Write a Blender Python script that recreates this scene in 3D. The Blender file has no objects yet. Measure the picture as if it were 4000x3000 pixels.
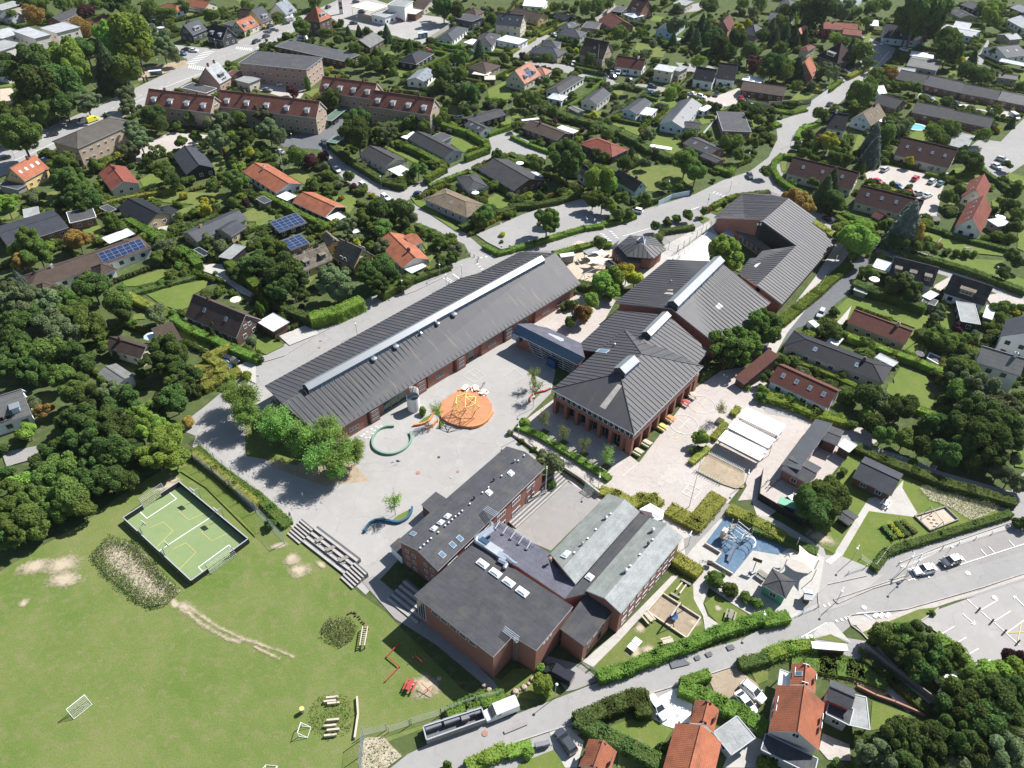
import bpy, math, random
import numpy as np
from mathutils import Vector, Matrix
random.seed(7); RS=np.random.RandomState(11)
S=bpy.context.scene
# ---------------------------------------------------------------- camera, sky, sun, exposure
FPX,PITCH,ROLL,CH=2950.0,math.radians(41.1),math.radians(0.8),118.0
_R=Vector((1,0,0)); _U=Vector((0,math.sin(PITCH),math.cos(PITCH))); _F=Vector((0,math.cos(PITCH),-math.sin(PITCH)))
_X=_R*math.cos(ROLL)+_U*math.sin(ROLL); _Y=-_R*math.sin(ROLL)+_U*math.cos(ROLL)
cam=bpy.data.cameras.new('camera'); camo=bpy.data.objects.new('camera',cam); S.collection.objects.link(camo)
M=Matrix((_X,_Y,-_F)).transposed().to_4x4(); M.translation=Vector((0,0,CH)); camo.matrix_world=M
cam.sensor_width=36; cam.lens=36*FPX/4000; cam.clip_start=1; cam.clip_end=6000; S.camera=camo
HAZE=.00004
SUN_AZ,SUN_EL=math.radians(38),math.radians(45)
w=bpy.data.worlds.new('World'); S.world=w; w.use_nodes=True
nt=w.node_tree; bg=nt.nodes['Background']; sky=nt.nodes.new('ShaderNodeTexSky'); sky.sky_type='NISHITA'; sky.sun_disc=False
sky.sun_elevation=SUN_EL; sky.sun_rotation=math.pi/2-SUN_AZ; sky.air_density=1.0; sky.dust_density=.6
nt.links.new(sky.outputs[0],bg.inputs[0]); bg.inputs[1].default_value=0.07
sl=bpy.data.lights.new('sun','SUN'); sl.energy=5.0; sl.angle=math.radians(.5); sl.color=(1,.975,.94)
so=bpy.data.objects.new('sun',sl); S.collection.objects.link(so)
sd=Vector((math.cos(SUN_AZ)*math.cos(SUN_EL),math.sin(SUN_AZ)*math.cos(SUN_EL),math.sin(SUN_EL)))
so.rotation_euler=sd.to_track_quat('Z','Y').to_euler(); so.location=(0,0,200)
S.view_settings.view_transform='Standard'; S.view_settings.look='None'; S.view_settings.exposure=0.88; S.view_settings.gamma=1
S.render.engine='CYCLES'
try: S.cycles.max_bounces=5; S.cycles.transparent_max_bounces=8
except Exception: pass
# ---------------------------------------------------------------- image point -> place on the ground
TX,TY,TK=0,0,2.212
def T(c,r,k=2.212):
    global TX,TY,TK
    if k==2.212 and c<4 and r<4: c*=1000; r*=750
    TX,TY,TK=c,r,k
def O(): T(0,0,.553)
def full(x,y): return TX+x/TK,TY+y/TK
def Pf(X,Y,h=0.0):
    d=_X*(X-2000)+_Y*(1500-Y)+_F*FPX
    t=(CH-h)/-d.z
    return Vector((d.x*t,d.y*t,h))
def P(x,y,h=0.0): return Pf(*full(x,y),h)
def proj(p):
    q=Vector(p)-Vector((0,0,CH)); z=q.dot(_F)
    return 2000+q.dot(_X)/z*FPX,1500-q.dot(_Y)/z*FPX
def mpp(x,y):
    p=P(x,y); return (p-Vector((0,0,CH))).length/FPX/TK
def plane(a,b,c):
    n=(b-a).cross(c-a); n.normalize(); return a,n
def onp(pl,x,y):
    X,Y=full(x,y); d=_X*(X-2000)+_Y*(1500-Y)+_F*FPX; o=Vector((0,0,CH)); a,n=pl
    return o+d*((a-o).dot(n)/d.dot(n))
# ---------------------------------------------------------------- materials
MATS={}
def nodes(name):
    m=bpy.data.materials.new(name); m.use_nodes=True; t=m.node_tree; return m,t,t.nodes['Principled BSDF']
def N(t,ty,**k):
    n=t.nodes.new(ty)
    for a,b in k.items(): setattr(n,a,b)
    return n
def mth(t,op,a,b=None,c=None):
    n=N(t,'ShaderNodeMath',operation=op)
    for i,v in enumerate((a,b,c)):
        if v is None: continue
        if isinstance(v,(int,float)): n.inputs[i].default_value=v
        else: t.links.new(v,n.inputs[i])
    return n.outputs[0]
def mixc(t,f,a,b):
    n=N(t,'ShaderNodeMix',data_type='RGBA')
    for i,v in ((0,f),(6,a),(7,b)):
        if isinstance(v,(int,float)): n.inputs[i].default_value=v
        elif isinstance(v,tuple): n.inputs[i].default_value=(*v[:3],1)
        else: t.links.new(v,n.inputs[i])
    return n.outputs[2]
def noise(t,scale,detail=3,src='Object',rough=.6,vec=None):
    n=N(t,'ShaderNodeTexNoise'); n.inputs['Scale'].default_value=scale; n.inputs['Detail'].default_value=detail; n.inputs['Roughness'].default_value=rough
    if vec is None:
        if src=='World': vec=N(t,'ShaderNodeNewGeometry').outputs['Position']
        else: vec=N(t,'ShaderNodeTexCoord').outputs[src]
    t.links.new(vec,n.inputs['Vector']); return n.outputs[0]
def ramp(t,v,lo,hi):
    n=N(t,'ShaderNodeMapRange'); n.inputs[1].default_value=lo; n.inputs[2].default_value=hi; t.links.new(v,n.inputs[0]); return n.outputs[0]
def sc(c,k): return tuple(min(1,v*k) for v in c)
def bump(t,bs,h,st,d=.05):
    b=N(t,'ShaderNodeBump'); b.inputs['Strength'].default_value=st; b.inputs['Distance'].default_value=d
    t.links.new(h,b.inputs['Height']); t.links.new(b.outputs[0],bs.inputs['Normal'])
def plain(name,c,rough=.7,var=.15,scale=.8,metal=0,fine=12,src='World',spec=.3):
    if name in MATS: return MATS[name]
    m,t,b=nodes(name)
    n1=noise(t,scale,4,src); n2=noise(t,fine,2,src)
    f=mth(t,'ADD',mth(t,'MULTIPLY',n1,.65),mth(t,'MULTIPLY',n2,.35))
    col=mixc(t,ramp(t,f,.32,.68),sc(c,1-var),sc(c,1+var)); t.links.new(col,b.inputs['Base Color'])
    b.inputs['Roughness'].default_value=rough; b.inputs['Metallic'].default_value=metal; b.inputs['Specular IOR Level'].default_value=spec
    MATS[name]=m; return m
def rooftile(name,c,course=.34,tw=.3,var=.32,depth=.4,rough=.8,patch=None,spec=.25,streak=0):
    m,t,b=nodes(name); uv=N(t,'ShaderNodeUVMap').outputs[0]; s=N(t,'ShaderNodeSeparateXYZ'); t.links.new(uv,s.inputs[0])
    fu=mth(t,'FRACT',mth(t,'DIVIDE',s.outputs[0],tw)); fv=mth(t,'FRACT',mth(t,'DIVIDE',s.outputs[1],course))
    wv=mth(t,'SINE',mth(t,'MULTIPLY',fu,math.pi))
    line=mth(t,'MULTIPLY',mth(t,'GREATER_THAN',fv,.14),wv) if tw<3 else mth(t,'GREATER_THAN',fv,.14)
    n1=noise(t,.5,4,'World'); n2=noise(t,5,2,'World'); f=mth(t,'ADD',mth(t,'MULTIPLY',n1,.5),mth(t,'MULTIPLY',n2,.5))
    col=mixc(t,ramp(t,f,.32,.68),sc(c,1-var),sc(c,1+var))
    if patch: col=mixc(t,ramp(t,noise(t,.28,5,'World'),.52,.68),col,patch)
    if streak:   # sheets of slightly different age and rusty run-off streaks down the slope
        pn=N(t,'ShaderNodeTexWhiteNoise',noise_dimensions='1D'); t.links.new(mth(t,'FLOOR',mth(t,'DIVIDE',s.outputs[0],1.25)),pn.inputs['W']); col=mixc(t,mth(t,'MULTIPLY',pn.outputs[0],.22),col,sc(c,.55))
        cb=N(t,'ShaderNodeCombineXYZ'); t.links.new(mth(t,'MULTIPLY',s.outputs[0],.9),cb.inputs[0]); t.links.new(mth(t,'MULTIPLY',s.outputs[1],.10),cb.inputs[1]); col=mixc(t,mth(t,'MULTIPLY',ramp(t,noise(t,1.0,3,vec=cb.outputs[0]),.60,.72),.5),col,(.20,.155,.10))
    hsv=N(t,'ShaderNodeHueSaturation'); t.links.new(col,hsv.inputs['Color'])
    oi=N(t,'ShaderNodeObjectInfo').outputs['Random']; t.links.new(mth(t,'ADD',mth(t,'MULTIPLY',oi,.25),.88),hsv.inputs['Value'])
    col=mixc(t,mth(t,'MULTIPLY',mth(t,'SUBTRACT',1.0,line),depth),hsv.outputs[0],sc(c,.25))  # dark course joints, and shading across each tile put into the colour
    t.links.new(col,b.inputs['Base Color']); b.inputs['Roughness'].default_value=rough; b.inputs['Specular IOR Level'].default_value=spec
    bump(t,b,line,.5,.04); MATS[name]=m; return m
def brick(name,c,c2,mortar):
    m,t,b=nodes(name); uv=N(t,'ShaderNodeUVMap').outputs[0]
    br=N(t,'ShaderNodeTexBrick'); t.links.new(uv,br.inputs[0]); br.inputs['Scale'].default_value=1; br.inputs['Brick Width'].default_value=.24; br.inputs['Row Height'].default_value=.08; br.inputs['Mortar Size'].default_value=.008
    br.inputs['Color1'].default_value=(*c,1); br.inputs['Color2'].default_value=(*c2,1); br.inputs['Mortar'].default_value=(*mortar,1)
    col=mixc(t,mth(t,'MULTIPLY',ramp(t,noise(t,.4,4,'World'),.4,.7),.25),br.outputs[0],sc(c,.6)); t.links.new(col,b.inputs['Base Color']); b.inputs['Roughness'].default_value=.85
    MATS[name]=m; return m
def leafm(name,c,c2,var=.3,trans=.45):
    c,c2=sc(c,1.6),sc(c2,1.6)
    m=bpy.data.materials.new(name); m.use_nodes=True; t=m.node_tree; t.nodes.remove(t.nodes['Principled BSDF']); out=t.nodes['Material Output']
    n1=noise(t,.45,3,'World'); n2=noise(t,2.6,2,'World'); f=mth(t,'ADD',mth(t,'MULTIPLY',n1,.45),mth(t,'MULTIPLY',n2,.55))
    col=mixc(t,ramp(t,f,.36,.64),c,c2)
    hsv=N(t,'ShaderNodeHueSaturation'); t.links.new(col,hsv.inputs['Color']); oi=N(t,'ShaderNodeObjectInfo').outputs['Random']
    t.links.new(mth(t,'ADD',mth(t,'MULTIPLY',oi,.05),.475),hsv.inputs['Hue']); t.links.new(mth(t,'ADD',mth(t,'MULTIPLY',oi,var*2),1-var),hsv.inputs['Value'])
    d=N(t,'ShaderNodeBsdfDiffuse'); tr=N(t,'ShaderNodeBsdfTranslucent'); mx=N(t,'ShaderNodeMixShader'); mx.inputs[0].default_value=trans
    t.links.new(hsv.outputs[0],d.inputs[0]); t.links.new(hsv.outputs[0],tr.inputs[0]); t.links.new(d.outputs[0],mx.inputs[1]); t.links.new(tr.outputs[0],mx.inputs[2]); t.links.new(mx.outputs[0],out.inputs[0])
    MATS[name]=m; return m
def ground(name,cols,s1=.06,s2=.6,s3=9,lo=.36,hi=.64,rough=.95,bst=.3):
    # three tones: patches metres wide, tufts, grains
    m,t,b=nodes(name); a=noise(t,s1,5,'World',.65); c=noise(t,s2,4,'World',.7); d=noise(t,s3,3,'World')
    col=mixc(t,ramp(t,a,lo,hi),cols[0],cols[1]); col=mixc(t,ramp(t,c,.48,.75),col,cols[2])
    col=mixc(t,mth(t,'MULTIPLY',ramp(t,d,.35,.7),.35),col,sc(cols[0],.55))
    if 'asphalt' in name or 'paver' in name:   # worn joints, cracks and repair fields
        vo=N(t,'ShaderNodeTexVoronoi',feature='DISTANCE_TO_EDGE'); vo.inputs['Scale'].default_value=.10; g_=N(t,'ShaderNodeNewGeometry').outputs['Position']; wv=N(t,'ShaderNodeVectorMath',operation='ADD'); nz=N(t,'ShaderNodeTexNoise'); nz.inputs['Scale'].default_value=.3; t.links.new(g_,nz.inputs['Vector']); sv=N(t,'ShaderNodeVectorMath',operation='SCALE'); sv.inputs['Scale'].default_value=4.0; t.links.new(nz.outputs['Color'],sv.inputs[0]); t.links.new(g_,wv.inputs[0]); t.links.new(sv.outputs[0],wv.inputs[1]); t.links.new(wv.outputs[0],vo.inputs['Vector'])
        col=mixc(t,mth(t,'MULTIPLY',mth(t,'LESS_THAN',vo.outputs[0],.008),.22),col,sc(cols[0],.5)); vc=N(t,'ShaderNodeTexVoronoi'); vc.inputs['Scale'].default_value=.10; t.links.new(wv.outputs[0],vc.inputs['Vector']); sp=N(t,'ShaderNodeSeparateXYZ'); t.links.new(vc.outputs['Color'],sp.inputs[0]); col=mixc(t,mth(t,'MULTIPLY',sp.outputs[0],.10),col,sc(cols[0],.5))
        col=mixc(t,mth(t,'MULTIPLY',ramp(t,noise(t,.25,5,'World',.75),.56,.72),.2),col,sc(cols[0],.6))
    t.links.new(col,b.inputs['Base Color']); b.inputs['Roughness'].default_value=rough; b.inputs['Specular IOR Level'].default_value=.1
    if bst: bump(t,b,d,bst,.1)
    MATS[name]=m; return m
def M_(n): return MATS[n]
rooftile('red_tile',(.20,.058,.038),patch=(.13,.045,.033)); rooftile('orange_tile',(.335,.118,.062),patch=(.22,.085,.052),depth=.45); rooftile('pink_tile',(.40,.19,.13)); rooftile('dark_red_tile',(.045,.018,.017),var=.2)
rooftile('brown_tile',(.072,.05,.04)); rooftile('rust_tile',(.115,.04,.029),patch=(.10,.04,.03)); rooftile('apartment_tile',(.215,.085,.06),depth=.5,var=.3,patch=(.13,.058,.045)); rooftile('black_tile',(.018,.02,.026),rough=.65,spec=.2)
rooftile('grey_brown_tile',(.085,.078,.068),patch=(.11,.10,.085)); rooftile('slate',(.042,.046,.056),course=.3,tw=5,rough=.7); rooftile('grey_sheet',(.16,.16,.155),course=1.1,tw=.18,var=.2,patch=(.12,.12,.11)); rooftile('dark_grey_sheet',(.048,.049,.053),course=1.1,tw=.18,patch=(.062,.06,.056))
rooftile('light_grey_sheet',(.36,.37,.38),course=1.1,tw=.18,depth=.2); rooftile('blue_grey_sheet',(.20,.22,.25),course=1.1,tw=.18,depth=.25); rooftile('tan_sheet',(.17,.13,.085),course=.4,tw=.3,patch=(.09,.085,.08))
rooftile('thatch',(.20,.17,.135),course=1.4,tw=.12,depth=.5,var=.45,rough=1,patch=(.08,.07,.05)); rooftile('dark_thatch',(.07,.066,.062),course=1.4,tw=.12,depth=.4,var=.5,rough=1); rooftile('metal_ribs',(.10,.105,.115),course=90,tw=.5,depth=.6,rough=.45,spec=.5)
rooftile('felt',(.062,.063,.069),course=1.0,tw=6,depth=.12,rough=.9,patch=(.085,.08,.075)); rooftile('felt_grey',(.26,.27,.265),course=1.0,tw=6,depth=.08,rough=.9,patch=(.21,.215,.21)); rooftile('felt_green_shaded',(.19,.205,.188),course=1.0,tw=6,depth=.1,rough=.9,patch=(.16,.175,.16))
rooftile('felt_lavender',(.10,.10,.125),course=1.0,tw=6,depth=.1,rough=.9); rooftile('school_roof',(.066,.066,.072),course=90,tw=90,depth=.1,rough=.62,var=.10,patch=(.078,.075,.072),spec=.35,streak=1); rooftile('zinc',(.30,.33,.36),course=90,tw=.55,depth=.5,rough=.35,var=.08,spec=.7)
rooftile('white_sheet',(.78,.78,.78),course=90,tw=.25,depth=.06,var=.05,rough=.55); rooftile('beige_sheet',(.55,.50,.40),course=90,tw=.25,depth=.1); rooftile('green_sheet',(.10,.16,.12),course=90,tw=.25,depth=.2); rooftile('blue_steel',(.05,.12,.22),course=90,tw=.6,depth=.5,rough=.3,spec=.7)
rooftile('white_corrugated',(.74,.75,.76),course=90,tw=.3,depth=.18,var=.05,rough=.5)
brick('red_brick',(.30,.105,.07),(.25,.085,.058),(.25,.2,.17)); brick('dark_brick',(.12,.055,.04),(.09,.045,.035),(.14,.11,.1)); brick('tan_brick',(.40,.30,.21),(.35,.26,.18),(.36,.3,.25)); brick('yellow_brick',(.46,.34,.19),(.4,.29,.16),(.42,.36,.28)); brick('pink_brick',(.40,.26,.2),(.34,.22,.17),(.4,.34,.3))
plain('white_wall',(.74,.74,.72),.8,.04); plain('cream_wall',(.56,.50,.40),.8,.06); plain('yellow_wall',(.60,.42,.17),.8,.06); plain('pale_blue_wall',(.50,.60,.66),.8,.05); plain('pale_stone_wall',(.60,.56,.50),.8,.05,fine=20)
plain('black_wood',(.022,.021,.02),.8,.2); plain('brown_wood',(.11,.065,.04),.8,.25); plain('grey_wood',(.25,.23,.20),.85,.2); plain('pale_wood',(.48,.42,.34),.85,.18); plain('slate_wall',(.06,.062,.068),.7,.15); plain('grey_wall',(.34,.35,.36),.8,.08)
plain('trim_white',(.74,.75,.76),.6,.04); plain('trim_dark',(.05,.05,.055),.6,.1); plain('trim_grey',(.32,.34,.36),.5,.08); plain('glass',(.025,.032,.04),.08,.3,spec=1.0); plain('glass_blue',(.10,.17,.24),.08,.3,spec=1.0); plain('skylight_glass',(.62,.66,.70),.15,.1,spec=.8)
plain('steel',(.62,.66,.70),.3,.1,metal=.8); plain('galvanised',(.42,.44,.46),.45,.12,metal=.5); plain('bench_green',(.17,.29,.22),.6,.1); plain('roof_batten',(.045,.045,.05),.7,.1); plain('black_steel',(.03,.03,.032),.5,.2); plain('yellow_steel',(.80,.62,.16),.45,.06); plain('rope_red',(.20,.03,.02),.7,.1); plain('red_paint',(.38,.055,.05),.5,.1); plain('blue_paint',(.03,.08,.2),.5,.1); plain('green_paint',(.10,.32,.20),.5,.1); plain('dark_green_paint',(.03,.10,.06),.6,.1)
plain('orange_paint',(.62,.24,.09),.6,.1); plain('teal_paint',(.03,.10,.16),.5,.1); plain('concrete',(.36,.335,.305),.9,.2,fine=6); plain('sail_white',(.84,.83,.79),.8,.04); plain('sail_sand',(.78,.66,.50),.8,.05); plain('stone',(.38,.30,.25),.9,.25,scale=2); plain('bark',(.14,.115,.09),.95,.25,scale=3); plain('birch_bark',(.55,.53,.5),.9,.3,scale=3); plain('rubber',(.02,.02,.02),.8,.1)
plain('solar',(.018,.035,.09),.15,.3,spec=.9); plain('white_paint',(.80,.80,.78),.7,.06); plain('yellow_line',(.62,.48,.16),.7,.08); plain('faded_line',(.62,.61,.58),.9,.06); plain('patch_asphalt',(.165,.165,.17),.95,.1); plain('red_cover',(.32,.17,.13),.9,.1); plain('pool_water',(.14,.42,.46),.05,.1,spec=.8); plain('skin',(.55,.36,.27),.6,.05); plain('mirror_junk',(.75,.76,.78),.2,.3,scale=3)
ground('soil_green',[(.075,.105,.034),(.055,.078,.028),(.14,.135,.065)],.16,.7)
ground('field_grass',[(.105,.158,.034),(.17,.192,.065),(.20,.185,.088)],.07,.55,3.5,lo=.36,hi=.68,bst=.6)
ground('lawn_bright',[(.10,.155,.03),(.14,.175,.042),(.18,.18,.065)],.12,.9,6)
ground('lawn_mid',[(.10,.145,.034),(.15,.17,.052),(.20,.185,.078)],.12,.7,6)
ground('asphalt',[(.33,.32,.305),(.295,.288,.278),(.28,.272,.262)],.08,.6,14,bst=.1)
ground('dark_asphalt',[(.13,.135,.145),(.16,.165,.17),(.12,.12,.125)],.08,.8,14,bst=.1)
ground('yard_asphalt',[(.365,.35,.33),(.325,.312,.297),(.40,.383,.36)],.06,.3,14,bst=.1)
ground('court_asphalt',[(.30,.285,.27),(.26,.25,.238),(.33,.31,.29)],.08,.5,14,bst=.1)
ground('pavers',[(.43,.385,.35),(.475,.43,.395),(.385,.342,.31)],.1,.9,4,bst=.15)
ground('pale_pavers',[(.46,.435,.40),(.41,.39,.36),(.49,.465,.43)],.15,.9,5,bst=.15)
ground('sand',[(.50,.42,.33),(.44,.365,.28),(.56,.48,.39)],.2,1.1,6)
ground('gravel',[(.30,.24,.17),(.36,.29,.22),(.24,.19,.13)],.2,1.5,9)
ground('dry_earth',[(.33,.26,.19),(.40,.32,.24),(.22,.21,.09)],.25,1.2,6)
ground('turf_court',[(.20,.265,.12),(.225,.285,.135),(.185,.245,.115)],.1,.6,12,bst=.1)
ground('orange_rubber',[(.50,.225,.12),(.44,.195,.105),(.54,.27,.15)],.2,1,12,bst=.1)
ground('blue_rubber',[(.11,.175,.25),(.085,.145,.215),(.18,.24,.30)],.2,.7,12,bst=.1)
ground('white_gravel',[(.72,.71,.69),(.66,.65,.63),(.78,.77,.75)],.3,1,12)
ground('meadow_dry',[(.36,.31,.22),(.46,.41,.32),(.14,.16,.06)],.25,1.5,6)
LEAF=dict(D=leafm('leaves_dark',(.045,.075,.022),(.085,.125,.036)),B=leafm('leaves_green',(.065,.108,.026),(.125,.178,.045)),L=leafm('leaves_bright',(.11,.175,.032),(.19,.26,.055)),
 G=leafm('leaves_grey_green',(.085,.115,.055),(.15,.18,.085)),P=leafm('leaves_purple',(.055,.025,.027),(.10,.045,.045)),C=leafm('needles',(.038,.066,.03),(.085,.12,.05)),K=leafm('leaves_thuja',(.065,.11,.022),(.115,.175,.035)),
 Y=leafm('leaves_yellow',(.22,.24,.03),(.36,.35,.05)),O=leafm('leaves_autumn',(.18,.12,.04),(.28,.20,.06)),R=leafm('leaves_larch',(.10,.18,.04),(.17,.27,.065)),V=leafm('needles_blue',(.06,.085,.07),(.13,.155,.13)),
 H=leafm('leaves_hedge',(.075,.125,.024),(.14,.20,.042)),A=leafm('leaves_hedge_dark',(.055,.085,.026),(.10,.135,.042)),W=leafm('leaves_wild',(.16,.17,.08),(.36,.34,.24)),Z=leafm('leaves_golden_hedge',(.14,.16,.035),(.24,.24,.06)))
LEAF['S']=leafm('leaves_young',(.085,.10,.035),(.14,.15,.055))
# soft edged bare patches: the edge value (1 inside, 0 at the rim) is broken up by noise
def softm(name,c,c2):
    m,t,b=nodes(name); uv=N(t,'ShaderNodeUVMap').outputs[0]; s=N(t,'ShaderNodeSeparateXYZ'); t.links.new(uv,s.inputs[0]); n1=noise(t,.8,5,'World',.75); n2=noise(t,4,3,'World')
    f=ramp(t,mth(t,'ADD',mth(t,'ADD',s.outputs[0],mth(t,'MULTIPLY',n1,1.5)),mth(t,'MULTIPLY',n2,.5)),1.15,1.75); t.links.new(mixc(t,n2,c,c2),b.inputs['Base Color']); b.inputs['Roughness'].default_value=.95; b.inputs['Specular IOR Level'].default_value=.1; t.links.new(f,b.inputs['Alpha']); MATS[name]=m
softm('soft_earth',(.46,.375,.28),(.34,.30,.20))
# ---------------------------------------------------------------- objects
C=S.collection
class MB:
    def __init__(s): s.v=[];s.f=[];s.m=[];s.uv=[];s.mats=[]
    def mi(s,m):
        if m not in s.mats: s.mats.append(m)
        return s.mats.index(m)
    def face(s,pts,m,uv=None):
        i=len(s.v); s.v+= [tuple(p) for p in pts]; s.f.append(tuple(range(i,i+len(pts)))); s.m.append(s.mi(m))
        if uv is None:
            a=Vector(pts[0]); e=(Vector(pts[1])-a)
            if e.length<1e-6: e=Vector((1,0,0))
            n=e.cross(Vector(pts[2])-a)
            if n.length<1e-9: n=Vector((0,0,1))
            n.normalize()
            if abs(n.z)<.9: h=Vector((0,0,1)).cross(n).normalized(); g=n.cross(h)
            else: h=e.normalized(); g=n.cross(h)
            uv=[((Vector(p)-a).dot(h),(Vector(p)-a).dot(g)) for p in pts]
            if abs(n.z)<.9: uv=[(u,Vector(p).z) for (u,_),p in zip(uv,pts)]
        s.uv+=list(uv)
    def hexa(s,b,t,m,mt=None):   # bottom loop, top loop
        n=len(b); s.face(list(t),mt or m); s.face(list(reversed(b)),m)
        for i in range(n):
            j=(i+1)%n; s.face([b[i],b[j],t[j],t[i]],m)
    def box(s,c,sx,sy,sz,m,rz=0,mt=None):  # c = centre of the base
        co,si=math.cos(rz),math.sin(rz); L=[]
        for x,y in ((-sx,-sy),(sx,-sy),(sx,sy),(-sx,sy)): L.append(Vector((c[0]+(x*co-y*si)/2,c[1]+(x*si+y*co)/2,c[2])))
        s.hexa(L,[p+Vector((0,0,sz)) for p in L],m,mt)
    def bar(s,a,b,w,m,h=None,n=4):
        a=Vector(a);b=Vector(b);d=b-a
        if d.length<1e-6:return
        d.normalize(); up=Vector((0,0,1)) if abs(d.z)<.95 else Vector((1,0,0)); x=d.cross(up).normalized(); y=x.cross(d); h=h or w
        if n==4: o=[(-.5,-.5),(.5,-.5),(.5,.5),(-.5,.5)]
        else: o=[(.5*math.cos(2*math.pi*k/n),.5*math.sin(2*math.pi*k/n)) for k in range(n)]
        A=[a+x*w*p+y*h*q for p,q in o]; B=[b+x*w*p+y*h*q for p,q in o]
        for i in range(n):
            j=(i+1)%n; s.face([A[i],A[j],B[j],B[i]],m)
        s.face(list(reversed(A)),m); s.face(B,m)
    def prism(s,poly,z0,z1,m,mt=None):
        b=[Vector((p[0],p[1],z0)) for p in poly]; t=[Vector((p[0],p[1],z1)) for p in poly]; s.hexa(b,t,m,mt)
    def lathe(s,c,prof,m,n=12):
        for (r0,z0),(r1,z1) in zip(prof,prof[1:]):
            for k in range(n):
                a0,a1=2*math.pi*k/n,2*math.pi*(k+1)/n; q=[]
                for r,z,a in ((r0,z0,a0),(r0,z0,a1),(r1,z1,a1),(r1,z1,a0)): q.append(Vector((c[0]+r*math.cos(a),c[1]+r*math.sin(a),c[2]+z)))
                if r1<1e-4: q=q[:3]
                elif r0<1e-4: q=[q[0],q[2],q[3]]
                s.face(q,m)
    def build(s,name,parent=None,org=None,smooth=False):
        if not s.v: return None
        if org is None: org=parent.location if parent is not None and parent.get('_o') is None else Vector((0,0,0))
        if parent is not None and parent.get('_w') is not None: org=Vector(parent['_w'])
        me=bpy.data.meshes.new(name); ox,oy,oz=org
        me.from_pydata([(x-ox,y-oy,z-oz) for x,y,z in s.v],[],s.f)
        for m in s.mats: me.materials.append(MATS[m] if isinstance(m,str) else m)
        me.polygons.foreach_set('material_index',s.m)
        l=me.uv_layers.new(name='UVMap'); l.data.foreach_set('uv',np.array(s.uv,dtype='f').ravel())
        if smooth: me.polygons.foreach_set('use_smooth',[True]*len(s.f))
        me.update()
        o=bpy.data.objects.new(name,me); C.objects.link(o)
        if parent is not None:
            o.parent=parent; o['_w']=tuple(org)
        else:
            o.location=org
        return o
THINGS=[]   # (obj, x, y)
def tag(o,label,cat,group=None):
    o['label']=label; o['category']=cat
    if group:o['group']=group
    return o
def thing(name,label,cat,loc=(0,0,0),group=None,rz=0):
    o=bpy.data.objects.new(name,None); C.objects.link(o); o.location=loc; o.rotation_euler=(0,0,rz); o.empty_display_size=.3
    return tag(o,label,cat,group)
def one(mb,name,label,cat,loc=(0,0,0),group=None,smooth=False):
    o=mb.build(name,None,Vector(loc),smooth); return tag(o,label,cat,group)
def kids(o): return [c for c in o.children]
def dup(root,loc,rz=None,label=None,scale=None,fast=None):
    r=root.copy(); C.objects.link(r); r.location=loc
    if rz is not None:r.rotation_euler=(0,0,rz)
    if label:r['label']=label
    if scale:r.scale=scale
    for ch in (fast if fast is not None else kids(root)):
        c=ch.copy(); C.objects.link(c); c.parent=r
        for g in kids(ch):
            d=g.copy(); C.objects.link(d); d.parent=c
    return r
# label maker: nearest named landmark and where the thing lies from it in the photo
LM=[]; PENDING=[]
def landmark(pos,short): LM.append((proj(pos),short,pos))
def later(o,desc,pos,cat=None): PENDING.append((o,desc,proj(pos)))
ORD=['','second ','third ','fourth ','fifth ','sixth ','seventh ','eighth ','ninth ','tenth ','eleventh ','twelfth ','thirteenth ','fourteenth ','fifteenth ']
def finish_labels():
    G={}
    for o,desc,(x,y) in PENDING:
        best=min(LM,key=lambda l:(l[0][0]-x)**2+((l[0][1]-y)*1.25)**2)
        dx,dy=x-best[0][0],y-best[0][1]; a=math.degrees(math.atan2(-dy,dx))%360
        rel=['to the right of','above and right of','above','above and left of','to the left of','below and left of','below','below and right of'][int(((a+22.5)%360)//45)]
        G.setdefault((desc,rel,best[1]),[]).append((math.hypot(dx,dy),o))
    for (desc,rel,sh),L in G.items():
        L.sort(key=lambda q:q[0])
        for i,(d,o) in enumerate(L):
            if len(L)==1: s='%s %s the %s'%(desc,rel,sh)
            else: s='%snearest %s %s the %s'%(ORD[min(i,14)],desc,rel,sh)
            w_=s.split()
            if len(w_)>16: s=s.replace('to the left of','left of').replace('to the right of','right of').replace('above and ','upper ').replace('below and ','lower ')
            o['label']=' '.join(s.split()[:16])
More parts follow.
